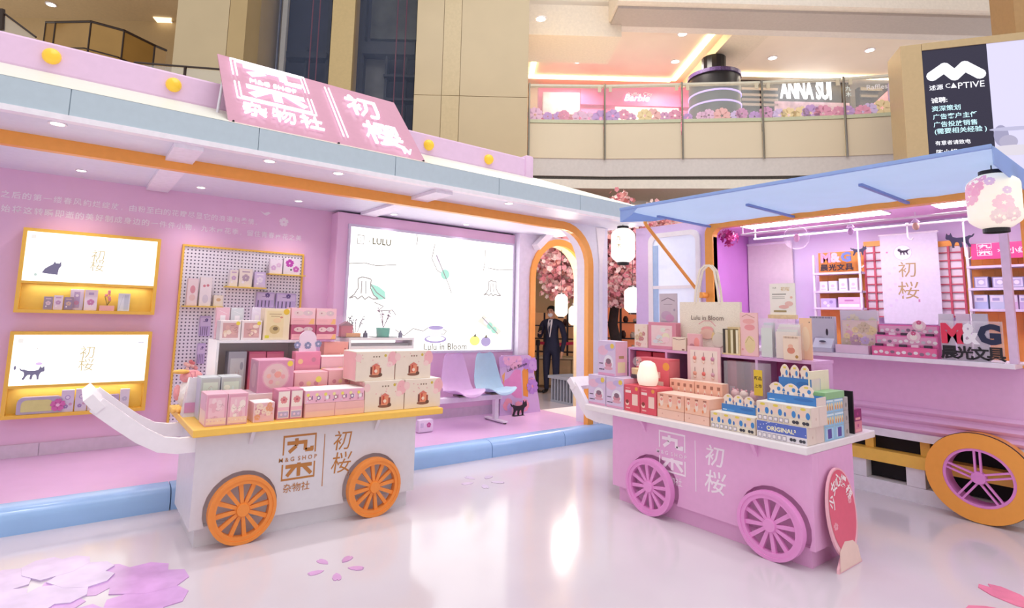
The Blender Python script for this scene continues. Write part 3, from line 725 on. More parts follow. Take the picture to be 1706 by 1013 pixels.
b = B(); zz = [sc(*k)-inv+sn*.006 for k in ((1553, 127), (1573, 113), (1590, 126), (1607, 110), (1632, 123))]
for a, c in zip(zz[:-1], zz[1:]): b.tube([a, c], .085, SWT, 10)
for k in zz: b.ball(k, .085, SWT, 10)
for q in b.v: q -= sn*((q-zz[0]).dot(sn))*.92
b.build('advert_emblem', scr, fix=False)
b = B()
for k, (x, y, rx, ry, hc) in enumerate(((1668, 226, 9, 16, '#aaa6c8'), (1680, 236, 11, 10, '#bcb6d2'), (1690, 250, 40, 8, '#e9e2ee'), (1690, 214, 30, 3, '#c9c6e6'))):
    c = sc(x, y)-inv; w = .0107
    b.face([c+sn*(.004+k*.001)+st*rx*w*math.cos(t*math.pi/10)+ZN*ry*w*math.sin(t*math.pi/10) for t in range(20)], GLOW(hc, .6))
b.build('picture_detail', pp, fix=False)
pp.children[0].location = (0, 0, 0)
b = B(); sbx(b, su(sc(1704, 40)), 5, zt_+.2, zt_+3, -.2, -.9, mat('#b08a5a', .5)); 
for q in b.v: q += inv
struct(b.build('wall_above_screen'))
# ---------------------------------------------------------------- the two push carts
def make_wheel(parent, x, y, z, R, m_, nsp=12, th=.05):
    w = bpy.data.objects.new('wheel', None); COL.objects.link(w); w.parent = parent; w.location = (x, y, z); w.empty_display_size = .05
    ri = R*.78
    B().lathe([(ri, -th/2), (R, -th/2), (R, th/2), (ri, th/2), (ri, -th/2)], m_, 40, ax='y').build('rim', w, smooth=True)
    B().lathe([(R*.90, -th/2-.006), (R, -th/2-.006), (R, -th/2), (R*.90, -th/2), (R*.90, -th/2-.006)], m_, 40, ax='y').build('rim_lip', w, smooth=True)
    B().lathe([(.0, -th*.55), (R*.18, -th*.55), (R*.2, -th*.4), (R*.2, th*.4), (0, th*.4)], m_, 24, ax='y').build('hub', w, smooth=True)
    sp0 = None
    for k in range(nsp):
        a = 2*math.pi*(k+.25)/nsp
        if sp0 is None:
            sp0 = B().hexa([(R*.15, -.012, -.011), (ri+.004, -.012, -.014), (ri+.004, .012, -.014), (R*.15, .012, -.011), (R*.15, -.012, .011), (ri+.004, -.012, .014), (ri+.004, .012, .014), (R*.15, .012, .011)], m_).build('spoke', w)
            s = sp0
        else:
            s = sp0.copy(); COL.objects.link(s)
        s.rotation_euler.y = -a
    return w
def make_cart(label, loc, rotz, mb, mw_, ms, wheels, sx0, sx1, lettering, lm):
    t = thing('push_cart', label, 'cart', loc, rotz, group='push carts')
    L, D, z0, z1 = 1.63, .62, .12, .712
    # front panel with wheel arches
    pts = [(0, z0)]
    for wx in wheels:
        r = .238; a0 = math.asin((z0-.215)/r)
        for k in range(15):
            a = math.pi-a0 - (math.pi-2*a0)*k/14
            pts.append((wx+r*math.cos(a), .215+r*math.sin(a)))
    pts += [(L, z0), (L, z1), (0, z1)]
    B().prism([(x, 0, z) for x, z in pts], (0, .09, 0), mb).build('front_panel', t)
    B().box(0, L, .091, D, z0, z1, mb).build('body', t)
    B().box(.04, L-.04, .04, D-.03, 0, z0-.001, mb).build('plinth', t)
    B().box(sx0, sx1, -.07, 1.03, z1+.0005, .762, ms).build('shelf', t, bevel=.006)
    for wx in wheels: make_wheel(t, wx, -.045, .215, .215, mw_)
    for x in (.34, 1.27):
        b = B(); b.add([(x-.012, -.06, z1), (x+.012, -.06, z1), (x-.012, 0, z1), (x+.012, 0, z1), (x-.012, 0, .62), (x+.012, 0, .62)], [(0, 1, 3, 2), (0, 4, 5, 1), (2, 3, 5, 4), (0, 2, 4), (1, 5, 3)], mb); b.build('bracket', t)
    path = [(0, .655), (-.10, .655), (-.20, .675), (-.31, .74), (-.43, .835), (-.56, .945)] if sx0 > -.1 else [(0, .655), (-.20, .655), (-.30, .67), (-.36, .73), (-.42, .81), (-.50, .905)]
    hx_, hz_ = path[-1]
    for y in (.03, .57): B().strip([(x, y, z) for x, z in path], .02, .048, WHITE, side=YN).build('handle_arm', t)
    B().strip([(hx_-.012, .003, hz_+.008), (hx_-.012, .597, hz_+.008)], .03, .052, WHITE, side=Vector((.75, 0, .66))).build('handle_bar', t)
    b = B(); lettering(b); b.build('lettering', t, fix=False)
    return t
BRN = P('#b9793a'); FAD = P('#f9e9f6')
def left_lettering(b):
    o = Vector((-.73, -4.1, 0))
    draw(b, (1.255-.73, 0, .255), XN, ZN, .30, .40, logo_shapes(BRN))
    b.box(1.593-.73-.003, 1.593-.73+.003, -.0015, -.0003, .266, .637, BRN)
    b.text('初', (1.735-.73, -.0005, .578), XN, ZN, h=.14, material=BRN, shear=.12)
    b.text('桜', (1.735-.73, -.0005, .418), XN, ZN, h=.15, material=BRN, shear=.12)
    b.text('IV', (1.80-.73, -.0005, .325), XN, ZN, h=.03, material=BRN)
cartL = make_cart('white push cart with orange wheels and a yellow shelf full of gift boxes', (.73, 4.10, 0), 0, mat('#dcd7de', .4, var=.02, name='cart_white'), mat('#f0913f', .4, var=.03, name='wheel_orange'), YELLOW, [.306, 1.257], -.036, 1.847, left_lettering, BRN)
def right_lettering(b):
    draw(b, (.44, 0, .265), XN, ZN, .30, .40, logo_shapes(FAD))
    b.box(.80-.003, .80+.003, -.0015, -.0003, .27, .64, FAD)
    b.text('初', (.96, -.0005, .56), XN, ZN, h=.15, material=FAD, shear=.12, bold=.008)
    b.text('桜', (.96, -.0005, .375), XN, ZN, h=.16, material=FAD, shear=.12, bold=.008)
CARTPK = mat('#eab0dc', .4, var=.02, name='cart_pink')
cartR = make_cart('pink push cart with pink wheels and a white shelf full of blind boxes', (3.9, 3.35, 0), RF, CARTPK, mat('#ec9ad8', .4, var=.02, name='wheel_pink'), mat('#f0e9ec', .35, var=.02), [.415, 1.375], -.27, 1.632, right_lettering, FAD)

# ---------------------------------------------------------------- flower stickers on the floor
def floor_flower(label, cx, cy, r, col, rot=0., width=.40, gap=.0, lay=0.):
    t = thing('floor_sticker', label, 'sticker', (cx, cy, 0), rot, group='cherry blossom stickers on the floor')
    m_ = mat(col, .2, var=.12, scale=6)
    for k in range(5):
        a = math.pi/2+k*2*math.pi/5
        pts = petal_pts(gap*r*math.cos(a), gap*r*math.sin(a), r*(1-gap), a, w=width)
        B().prism([(x, y, .0005) for x, y in pts], (0, 0, .0022+.0007*k+lay), m_).build('petal', t)
    return t
floor_flower('loose five petal pink blossom sticker on the floor before the white cart', 1.43, 3.38, .17, '#cf9fd0', .3, .30, .35)
floor_flower('faint grey lilac blossom sticker on the floor between the two carts', 3.22, 4.33, .21, '#d3c3da', .2, .30, .33)
big = floor_flower('large purple blossom sticker on the floor in the near left corner', .25, 3.70, .44, '#cfa0da', .15, .62)
floor_flower('pale lilac blossom sticker on the floor at the left edge', -.02, 4.05, .36, '#d9c4e8', .9, .6, lay=.005)
floor_flower('pink blossom sticker cut by the right edge of the picture', 4.40, .72, .42, '#ec86a8', .72, .30, .1)

# ---------------------------------------------------------------- gift boxes and the like
def fit(side, x0, x1, yb, yt, plane):
    ax = 'y' if side == 'L' else 'x'
    p0, p1 = at(x0, yb, ax, plane), at(x1, yb, ax, plane); pm = (x0+x1)/2
    zb, zt = at(pm, yb, ax, plane).z, at(pm, yt, ax, plane).z
    a, c = (p0.x, p1.x) if side == 'L' else (p0.y, p1.y)
    return a, c, zb, zt
def place(side, x0, x1, yb, yt, plane, depth, z0=None, z1=None):
    a, c, zb, zt = fit(side, x0, x1, yb, yt, plane)
    zb = zb if z0 is None else z0; zt = zt if z1 is None else z1
    w = abs(c-a)
    loc = ((a+c)/2, plane+depth/2, zb) if side == 'L' else (plane+depth/2, (a+c)/2, zb)
    return loc, (0 if side == 'L' else RF), w, max(.004, zt-zb)
def carton(name, label, cat, side, x0, x1, yb, yt, plane, depth, z0=None, z1=None, body='#f2d9e0', art=(), side_art=None, top=None, group=None, tilt=0., gap=.0015):
    loc, rz, w, h = place(side, x0, x1, yb, yt, plane, depth, z0, z1)
    t = thing(name, label, cat, loc, rz, group)
    w -= 2*gap
    b = B().box(-w/2, w/2, -depth/2, depth/2, .0004, h, body if not isinstance(body, str) else P(body)); b.build('body', t, bevel=.0015)
    if art:
        b = B(); draw(b, (-w/2, -depth/2, 0), XN, ZN, w, h, art(w, h) if callable(art) else art); b.build('printed_front', t, fix=False)
    if top:
        b = B().box(-w/2+.002, w/2-.002, -depth/2+.002, depth/2-.002, h+.0002, h+.0012, P(top)); b.build('lid', t)
    if side_art:
        b = B()
        if side == 'L': draw(b, (-w/2, depth/2, 0), -YN, ZN, depth, h, side_art)
        else: draw(b, (w/2, -depth/2, 0), YN, ZN, depth, h, side_art)
        b.build('printed_side', t, fix=False)
    if tilt: t.rotation_euler.x = tilt
    t['_top'] = loc[2]+h
    TOP[t.name] = loc[2]+h
    del t['_top']
    return t, loc[2]+h+.0012*(1 if top else 0)
TOP = {}
def blossoms(bg, cols, n, seed, extra=()):
    def f(w, h):
        r = random.Random(seed); s = [('r', .03, .03, .94, .94, bg)]
        for k in range(n): s.append(('f', r.uniform(.12, .88), r.uniform(.12, .88), r.uniform(.08, .2), r.choice(cols)))
        for k in range(n): s.append(('c', r.uniform(.1, .9), r.uniform(.1, .9), r.uniform(.015, .035), r.choice(cols)))
        return s+list(extra)
    return f
def window_box(frame, inner, cols, n, seed, seal=True, lines=('#b58a96',), ribbon=None):
    def f(w, h):
        r = random.Random(seed); s = [('r', .04, .04, .92, .92, frame), ('r', .12, .12, .76, .76, inner)]
        for k in range(n):
            s.append(('e', r.uniform(.25, .75), r.uniform(.25, .75), r.uniform(.06, .16), r.uniform(.05, .14), r.choice(cols)))
        for k in range(4):
            x, y = r.uniform(.2, .7), r.uniform(.2, .75); s.append(('l', [(x, y), (x+.12, y+r.uniform(-.1, .1)), (x+.2, y+.03)], .012, r.choice(lines)))
        if ribbon: s.append(('r', .04, .05, .92, .2, ribbon)); s += [('c', .1+.16*k, .16, .03, r.choice(cols)) for k in range(6)]
        if seal: s.append(('c', .85, .86, .10, '#e9d24a'))
        return s
    return f
SZ = .7625                                              # top of either cart's shelf
PKC = ['#e48aa6', '#f0b3c2', '#f7d3da', '#d9708f']; PAST = ['#e6b7d3', '#f3d7b8', '#c9d9c4', '#d8c0e6', '#f0a9b8']
# ======================= white cart: front row
for k, (x0, x1, yb, yt) in enumerate(((340, 376.5, 711, 657), (377, 411, 706.5, 655.5))):
    carton('doll_box', ('pink window box with cream bow, front left corner of the yellow shelf' if k == 0 else 'pink window box with cream bow, second along the front of the yellow shelf'), 'gift box', 'L', x0, x1, yb, yt, 4.10, .20, z0=SZ, body='#e7b3c4', art=window_box('#e2a0b6', '#efc0cc', ['#f6e3dc', '#f3d0d6', '#e9b0be'], 8, 3+k, False, ribbon='#f2cdb8'), side_art=[('r', .05, .05, .9, .42, '#f0d2cb'), ('r', .05, .5, .9, .45, '#e3b3cb')], group='pink window boxes')
for k, (x0, x1) in enumerate(((332, 365), (366, 400))):
    carton('charm_box', ('pale green window box standing behind the two pink bow boxes, left one' if k == 0 else 'pale green window box standing behind the two pink bow boxes, right one'), 'gift box', 'L', x0, x1, 668, 629+k*-1.5, 4.36, .16, z0=SZ, body='#c3c9cc', art=window_box('#b9bfb9', '#cfdccb', ['#e3e8c9', '#d5e6dc', '#c0d2c4', '#e8ecd8'], 9, 11+k, False), group='pale green window boxes', side_art=[('r', .05, .05, .9, .9, '#c2bcd0')])
carton('sticker_box', 'small white topped box with pink speckles on the yellow shelf front', 'gift box', 'L', 421, 456, 705, 671, 4.10, .16, z0=SZ, body='#efd3d6', art=blossoms('#eab8be', ['#d98ea0', '#f5d9c8', '#e9a27e'], 14, 21), top='#f6efee')
for k, (x0, x1) in enumerate(((460, 481.5), (482, 503))):
    carton('card_box', ('tall narrow flower card box with purple foot, left of the pair' if k == 0 else 'tall narrow flower card box with purple foot, right of the pair'), 'gift box', 'L', x0, x1, 701-k*2, 650-k*1.5, 4.12, .14, z0=SZ, body='#d68aa5', art=[('r', .06, .05, .88, .9, '#f3e2dc'), ('f', .5, .66, .3, '#e08a8f'), ('c', .5, .66, .08, '#c05a72'), ('r', .06, .30, .88, .12, '#efb9cb'), ('r', .1, .07, .8, .2, '#b9a9cf'), ('c', .35, .17, .1, '#e9c9dd'), ('c', .68, .17, .1, '#d7c3ea')], group='tall flower card boxes', side_art=[('r', .05, .05, .9, .9, '#cf7e9d')])
# low tray and the large square doll box on it
tr, zt = carton('display_tray', 'low clear plastic tray under the big square pink box', 'tray', 'L', 408, 488, 690, 655, 4.36, .26, z0=SZ, body=mat('#f3dfe6', .2, var=0), art=())
carton('music_box', 'big square pink window box with round wreath picture and yellow seal', 'gift box', 'L', 427, 487.5, 655, 600, 4.38, .22, z0=zt, body='#dfa0bc', art=lambda w, h: [('r', .03, .03, .94, .94, '#d995b3'), ('c', .5, .5, .43, '#e2a7bd'), ('c', .5, .5, .39, '#e5c4c6')]+[('c', .5+.2*math.cos(t), .48+.2*math.sin(t), .07, ['#eaa9b0', '#e6cfc4', '#d9b0b4', '#f0b9b0'][int(t) % 4]) for t in (0, 1, 2, 3, 4, 5)]+[('e', .55, .55, .1, .1, '#efa99f'), ('c', .88, .88, .09, '#edd352')], side_art=[('r', .06, .04, .88, .92, '#cf9cb8'), ('e', .5, .5, .3, .38, '#dcb4c6')])
# blind box stack: plain lower pair under a printed display
_, z1 = carton('blind_box_case', 'plain pink lower case of the striped blind box stack, left half', 'gift box', 'L', 507, 557, 698, 672, 4.10, .24, z0=SZ, body='#eeb8b6', art=[('r', .02, .03, .96, .4, '#f0c1b0'), ('l', [(.05, .5), (.95, .5)], .01, '#e2a0a8')])
_, z1b = carton('blind_box_case', 'plain pink lower case of the striped blind box stack, right half', 'gift box', 'L', 557, 606, 693, 668.5, 4.10, .24, z0=SZ, z1=z1, body='#eeb8b6', art=[('r', .02, .03, .96, .4, '#f0c1b0'), ('l', [(.05, .5), (.95, .5)], .01, '#e2a0a8')])
def animal_strip(n, bg, cols, dots, seed=0):
    def f(w, h):
        r = random.Random(seed); s = [('r', .01, .03, .98, .94, bg)]
        for k in range(n):
            x = (k+.5)/n
            s += [('c', x-.2/n, .68, .13, dots[k % len(dots)]), ('e', x, .42, .22/n, .18, cols[k % len(cols)]), ('e', x, .42, .13/n, .10, '#fbf1ee'), ('r', x+.22/n, .3, .1/n, .3, cols[(k+1) % len(cols)]), ('c', x-.25/n, .2, .06, cols[(k+2) % len(cols)])]
        return s
    return f
carton('blind_box_row', 'long printed blind box display with white lid at the front middle', 'gift box', 'L', 508, 606, 672, 649, 4.10, .24, z0=z1+.0005, body='#f0c4cf', art=animal_strip(7, '#efb6cc', ['#c88a9f', '#8f6f9a', '#e9d9e2', '#b07a8c'], ['#f0e06a', '#f4e3a0']), top='#f9f1f1')
# small boxes behind it
for k, (x0, x1, yb, yt, lb_) in enumerate(((489, 545, 650, 620, 'small pink animal print box in the second row, left one'), (546, 592, 648, 616, 'small pink animal print box in the second row, right one'))):
    carton('blind_box', lb_, 'gift box', 'L', x0, x1, yb, yt, 4.42, .16, z0=SZ, body='#eeb3bd', art=lambda w, h: [('r', .02, .03, .96, .94, '#eeb7bb')]+[('c', .1+.11*k_, .5+.2*((k_ % 2)*2-1), .07, ['#f6e8e4', '#d58a9c', '#c9d3c0', '#f1cf9a'][k_ % 4]) for k_ in range(6)]+[('r', .66, .15, .3, .5, '#ef9d9b'), ('c', .72, .8, .09, '#f0e06a'), ('r', .55, .1, .06, .2, '#e0485c')], group='small pink animal boxes')
carton('blind_box_display', 'white topped pink box row behind the small animal boxes', 'gift box', 'L', 533, 588, 640, 594, 4.60, .18, z0=SZ, body='#efb9c6', art=animal_strip(4, '#f0c6cf', ['#d0aab0', '#e9dfe2', '#a98a9a'], ['#f0e06a', '#f3a9b4'], 2), top='#f9f1f1', side_art=[('r', .03, .03, .94, .94, '#d7a2c2')])
carton('header_card', 'peach pink display header card of the animal box row', 'gift box', 'L', 537, 578, 622, 570, 4.82, .10, z0=SZ, body='#f0a9a2', art=blossoms('#f2a79f', ['#e98a8a', '#f6cfc2', '#b96a6a', '#f6e3dc'], 8, 31))
# big cream boxes, two on two
def cream_art(w, h):
    r = random.Random(int(w*1e5))
    s = [('r', .01, .01, .98, .98, '#ecdccb'), ('e', .93, .75, .13, .25, '#efb3b9'), ('e', .86, .55, .08, .1, '#f3cfcb'), ('e', .05, .8, .08, .14, '#f0c9c6')]
    s += [('r', .42, .8, .035, .05, '#8f7a66'), ('r', .49, .8, .035, .05, '#8f7a66'), ('r', .56, .8, .035, .05, '#8f7a66'), ('c', .74, .86, .05, '#d3b84a')]
    s += [('e', .5, .17, .17, .06, '#8a5a48'), ('r', .40, .2, .2, .32, '#e4906f'), ('r', .44, .25, .05, .25, '#c9523f'), ('r', .36, .22, .05, .26, '#7b3f36'), ('r', .59, .22, .05, .22, '#a85745'), ('p', [(.38, .5), (.62, .5), (.5, .6)], '#d97a6a'), ('c', .5, .33, .06, '#f6d9c4'), ('e', .62, .2, .05, .06, '#6b4a3a')]
    s += [('c', r.uniform(.05, .95), r.uniform(.55, .95), .018, '#e5a0a8') for k in range(7)]
    return s
zs = []
for x0, x1, yb, yt, lb_ in ((606, 672, 689, 635, 'cream shop model box, bottom left of the four'), (673, 733, 683, 633, 'cream shop model box, bottom right of the four')):
    _, z = carton('model_kit_box', lb_, 'gift box', 'L', x0, x1, yb, yt, 4.11, .30, z0=SZ, z1=zs[0]-.0012 if zs else None, body='#ead9c9', art=cream_art, top='#f7efe6', group='cream shop model boxes', side_art=[('r', .03, .03, .94, .94, '#efb7bb')]); zs.append(z)
zz_ = []
for x0, x1, yb, yt, lb_ in ((592, 657, 632, 586, 'cream shop model box, top left of the four'), (658, 717, 629, 585, 'cream shop model box, top right of the four')):
    _, z = carton('model_kit_box', lb_, 'gift box', 'L', x0, x1, yb, yt, 4.15, .26, z0=zs[0], z1=zz_[0]-.0012 if zz_ else None, body='#ead9c9', art=cream_art, top='#f7efe6', group='cream shop model boxes', side_art=[('r', .03, .03, .94, .94, '#efb7bb')]); zz_.append(z)
# left white riser with open front
RW = mat('#f0edf4', .3, var=.01)
ry = 4.76
ra, rc, _, rz1 = fit('L', 356, 500, 640, 567, ry)
rs = thing('riser_stand', 'white open fronted riser at the left of the yellow shelf', 'stand', (ra, ry, SZ))
rw = rc-ra; rh = rz1-SZ
B().box(0, rw, 0, .34, rh-.02, rh, RW).build('top_board', rs); B().box(0, .018, 0, .34, 0, rh-.0205, RW).build('side_board', rs); B().box(rw-.018, rw, 0, .34, 0, rh-.0205, RW).build('side_board', rs); B().box(.0185, rw-.0185, .32, .338, 0, rh-.0205, RW).build('back_board', rs)
carton('charm_box', 'silver grey window box inside the white riser', 'gift box', 'L', 377, 408, 640, 586, ry+.03, .12, z0=SZ, body='#a9a5b4', art=window_box('#a7a3b2', '#c3c3cd', ['#dcdce4', '#b9b9c6', '#9c9cae'], 8, 41, False))
for k, (x0, x1) in enumerate(((411, 440), (441, 470))):
    carton('charm_box', 'deep pink box inside the white riser, '+('left' if k == 0 else 'right')+' one', 'gift box', 'L', x0, x1, 640, 586, ry+.06, .12, z0=SZ, body='#d86a92', art=window_box('#dd7c9c', '#e69ab0', ['#f3c3cd', '#d96c8a'], 7, 45+k, False), group='deep pink boxes in the riser')
RT = SZ+rh+.0006
for k, (x0, x1, lb_) in enumerate(((365, 400, 'cream framed window box with yellow seal on the riser, left one'), (400.5, 435, 'cream framed window box with yellow seal on the riser, right one'))):
    carton('frame_box', lb_, 'gift box', 'L', x0, x1, 567.5, 534, ry+.03, .14, z0=RT, body='#ecdfe0', art=window_box('#e9d8da', '#cfa0a0', ['#e7c9b0', '#d8a8a4', '#efd9c9'], 8, 51+k, True, ('#8a5a55',)), group='cream framed window boxes', side_art=[('r', .05+.24*j, .02, .16, .96, '#dcd3dc') for j in range(4)])
for k, (x0, x1, yt, hc, lb_) in enumerate(((357, 379, 512, '#e6b7c6', 'pink clear sleeve standing behind the framed boxes'), (381, 403, 513, '#cfcfd6', 'grey clear sleeve standing behind the framed boxes'), (416, 434, 512, '#e5d9ec', 'pale lilac sleeve standing behind the framed boxes'))):
    carton('card_sleeve', lb_, 'gift box', 'L', x0, x1, 567.5, yt, ry+.22, .05, z0=RT, body=hc, art=[('r', .06, .05, .88, .9, hc), ('l', [(.2, .9), (.8, .8)], .02, '#f6f2f6'), ('r', .3, .55, .4, .2, '#f0e8ee')])
carton('calendar_box', 'tall cream box with yellow seal and bouquet picture on the riser', 'gift box', 'L', 437.5, 481, 567, 514, ry+.02, .12, z0=RT, body='#ecd8c0', art=lambda w, h: [('r', .04, .03, .92, .94, '#ead9b8'), ('r', .1, .08, .66, .84, '#e6d3a6'), ('l', [(.18, .82), (.66, .82)], .02, '#a98a6a'), ('l', [(.25, .75), (.6, .75)], .02, '#a98a6a'), ('e', .42, .33, .2, .14, '#c9b07a'), ('e', .45, .36, .1, .06, '#7d6a4a'), ('e', .5, .62, .16, .08, '#e9c9a0'), ('e', .66, .72, .06, .03, '#cf8a7a'), ('c', .85, .9, .12, '#e0b93a'), ('r', .06, .06, .16, .09, '#d9d23a')])
def plate_art(hc):
    return lambda w, h: [('r', .02, .02, .96, .96, hc), ('r', .02, .04, .96, .34, '#eeb0b8'), ('p', [(.72, .04), (.96, .04), (.96, .36), (.84, .36)], '#eeb77a'), ('e', .3, .68, .2, .16, '#e6c9c9'), ('e', .68, .7, .2, .16, '#d9bcc4'), ('c', .25, .7, .05, '#b98a90'), ('c', .7, .72, .05, '#e9e0d0'), ('l', [(.1, .24), (.55, .24)], .015, '#c98a96')]
za = []
for x0, x1, lb_ in ((484, 525, 'left'), (526, 560, 'right')):
    _, z = carton('plate_box', 'red and pink toy box in the lower pair on the riser, '+lb_+' one', 'gift box', 'L', x0, x1, 566, 541, ry+.03, .13, z0=RT, z1=za[0] if za else None, body='#cf7390', art=plate_art('#b85a7c'), group='pink toy boxes on the riser'); za.append(z)
zb_2 = []
for x0, x1, lb_ in ((484, 525, 'left'), (526, 560, 'right')):
    _, z = carton('plate_box', 'pale pink toy box in the upper pair on the riser, '+lb_+' one', 'gift box', 'L', x0, x1, 541, 513, ry+.03, .13, z0=za[0]+.0004, z1=zb_2[0] if zb_2 else None, body='#efb9c0', art=plate_art('#f0c3cd'), group='pink toy boxes on the riser'); zb_2.append(z)
# little arch shaped gift stand
loc, rz, w, h = place('L', 489, 531, 650, 551, 4.61, .10, z0=SZ)
ag = thing('arch_gift', 'pale arch shaped display with blue blossoms above a red and pink base', 'display', loc)
hb = at(510, 586, 'y', 4.61).z-SZ
B().box(-w/2, w/2, -.05, .05, 0, hb, P('#e58fae')).build('base_box', ag, bevel=.003)
ap = [(-.34*w, hb)]+[(.34*w*math.cos(math.pi*(1-k/12)), h-.34*w+.34*w*math.sin(math.pi*(1-k/12))) for k in range(13)]+[(.34*w, hb)]
B().prism([(x, -.02, z) for x, z in ap], (0, .02, 0), P('#ecd7e8')).build('arch', ag)
for x, z, r in ((.0, h*.80, .03), (0, h*.62, .034), (-w*.42, hb*1.12, .03), (w*.42, hb*1.14, .03)):
    b = B(); draw(b, (x-r, -.0235, z-r), XN, ZN, 2*r, 2*r, [('f', .5, .5, .5, '#8d93b8'), ('c', .5, .5, .16, '#d9d3ea')]); b.build('blossom', ag, fix=False)
b = B(); draw(b, (-w/2, -.05, 0), XN, ZN, w, hb, [('r', .03, .35, .94, .4, '#e79bb0'), ('e', .28, .25, .18, .1, '#d5294f'), ('e', .7, .27, .2, .12, '#d5294f'), ('c', .2, .82, .1, '#f2cf9a'), ('c', .72, .85, .09, '#c98aa0'), ('c', .45, .62, .05, '#8c3a55')]); b.build('printed_front', ag, fix=False)
# right riser with slot
ra, rc, _, rz1 = fit('L', 579, 688, 620, 563, 4.82)
r2 = thing('riser_stand', 'white riser table with a long slot behind the cream boxes', 'stand', (ra, 4.82, SZ)); rw = rc-ra; rh = rz1-SZ
B().box(0, rw, 0, .36, rh-.022, rh, RW).build('top_board', r2)
for x in (0, rw-.02): B().box(x, x+.02, 0, .36, 0, rh-.0225, RW).build('side_board', r2)
B().box(.0205, rw-.0205, .0, .02, 0, rh-.075, RW).build('front_board', r2)
R2T = SZ+rh+.0005
def acrylic_case(label, x0, x1, yb, yt, plane, d, z0, fill):
    loc, rz, w, h = place('L', x0, x1, yb, yt, plane, d, z0)
    t = thing('acrylic_case', label, 'display case', loc)
    for x in (-w/2, w/2-.003): B().box(x, x+.003, -d/2, d/2, .004, h, ACRYL).build('side_pane', t)
    B().box(-w/2+.0032, w/2-.0032, -d/2, -d/2+.003, .004, h, ACRYL).build('front_pane', t); B().box(-w/2, w/2, -d/2, d/2, h, h+.003, ACRYL).build('top_pane', t)
    B().box(-w/2, w/2, -d/2, d/2, 0, .0038, mat('#2d2a2e', .3)).build('base', t)
    fill(t, w, h, d); return t
def twig(b, x, y, z, h, seed, m_):
    r = random.Random(seed)
    for k in range(6):
        a = r.uniform(-.7, .7); l = h*r.uniform(.6, 1)
        p1 = (x+math.sin(a)*l*.5, y+r.uniform(-.01, .01), z+l*.55); p2 = (x+math.sin(a)*l*.75, y+r.uniform(-.02, .02), z+l)
        b.tube([(x, y, z), p1, p2], .003, m_, 5)
        for j in range(3): b.ball((p2[0]+r.uniform(-.015, .015), p2[1]+r.uniform(-.01, .01), p2[2]+r.uniform(-.03, .01)), .007, m_, 6)
def fill1(t, w, h, d):
    B().box(-w*.4, w*.1, -.03, .03, .004, h*.55, mat('#c9566a', .5)).build('model_house', t); B().prism([(-w*.45, -.035, h*.55), (w*.15, -.035, h*.55), (-w*.15, -.035, h*.75)], (0, .07, 0), mat('#8c5664', .5)).build('model_roof', t)
    B().box(-w*.2, w*.42, -.05, -.032, .004, h*.2, mat('#e39a4f', .5)).build('model_step', t)
    b = B(); twig(b, w*.28, 0, .004, h*.95, 3, mat('#56505c', .5)); b.build('model_tree', t)
def fill2(t, w, h, d):
    B().lathe([(.02, 0.004), (w*.25, .004), (w*.28, h*.3), (w*.25, h*.3)], mat('#3faf93', .3), 14).build('pot', t, smooth=True)
    b = B(); twig(b, 0, 0, h*.3, h*.6, 8, mat('#6d2f5c', .5)); b.build('flower', t)
acrylic_case('clear case with a tiny red house and bare tree on the slotted riser', 567, 605, 562, 527, 4.90, .14, R2T, fill1)
acrylic_case('clear case with a purple flower in a green pot on the slotted riser', 624, 662, 561, 510, 4.90, .14, R2T, fill2)
for k, (x0, x1, yt, hc, lb_) in enumerate(((606, 614, 551, '#6d6a78', 'tiny dark bottle between the two clear cases'), (653+12, 672, 551, '#8f8a9c', 'tiny grey bottle at the right end of the slotted riser'))):
    loc, rz, w, h = place('L', x0, x1, 561, yt, 4.88, .04, z0=R2T)
    tag(B().lathe([(w*.45, 0), (w*.45, h*.6), (w*.2, h*.75), (w*.2, h)], mat(hc, .3), 12).build('bottle', loc=loc, smooth=True), lb_, 'bottle')
carton('long_box', 'long white and pink box lying behind the slot of the riser', 'gift box', 'L', 584, 682, 590, 572, 4.90, .12, z0=SZ, body='#f3eef2', art=[('r', .55, .1, .43, .8, '#cfc6da'), ('r', .92, .05, .08, .9, '#d99ab4')])
# plush bird and gift bag at the shelf's left end
pc = at(300, 645, 'y', 4.62)
pb = thing('plush_bird', 'white plush bird with pink cap and yellow feet at the shelf end', 'plush toy', (.80, 4.86, SZ))
FUR = mat('#f2ece9', .9, var=.05, bump=.6, scale=60); CAPM = mat('#eba0a4', .9, var=.08, bump=.4, scale=50); FEET = mat('#f3bf6a', .85, var=.05, bump=.4, scale=50)
B().ball((0, 0, .115), .105, FUR, 20, sx=1.0, sy=.9, sz=1.08).build('body', pb, smooth=True)
B().ball((-.01, .0, .245), .07, CAPM, 18, sx=1.15, sy=1, sz=.75).build('cap', pb, smooth=True)
B().ball((-.09, -.05, .29), .03, FEET, 12, sx=2.0, sy=.7, sz=.6).build('beak', pb, smooth=True)
for s in (-1, 1): B().ball((s*.10, -.01, .13), .05, CAPM, 12, sx=.5, sy=.8, sz=1.2).build('wing', pb, smooth=True)
for j, (fx, fy) in enumerate(((-.10, -.11), (-.04, -.13))):
    b = B()
    for a in (-.7, 0, .7): b.ball((fx+math.sin(a)*.045, fy-math.cos(a)*.035, .022), .022, FEET, 10)
    b.ball((fx, fy+.02, .024), .024, FEET, 10); b.build('foot', pb, smooth=True)
loc, rz, w, h = place('L', 306, 330, 704, 626, 4.30, .10, z0=SZ)
gbag = thing('gift_bag', 'white translucent gift bag leaning beside the green window boxes', 'bag', (.752, 4.58, SZ))
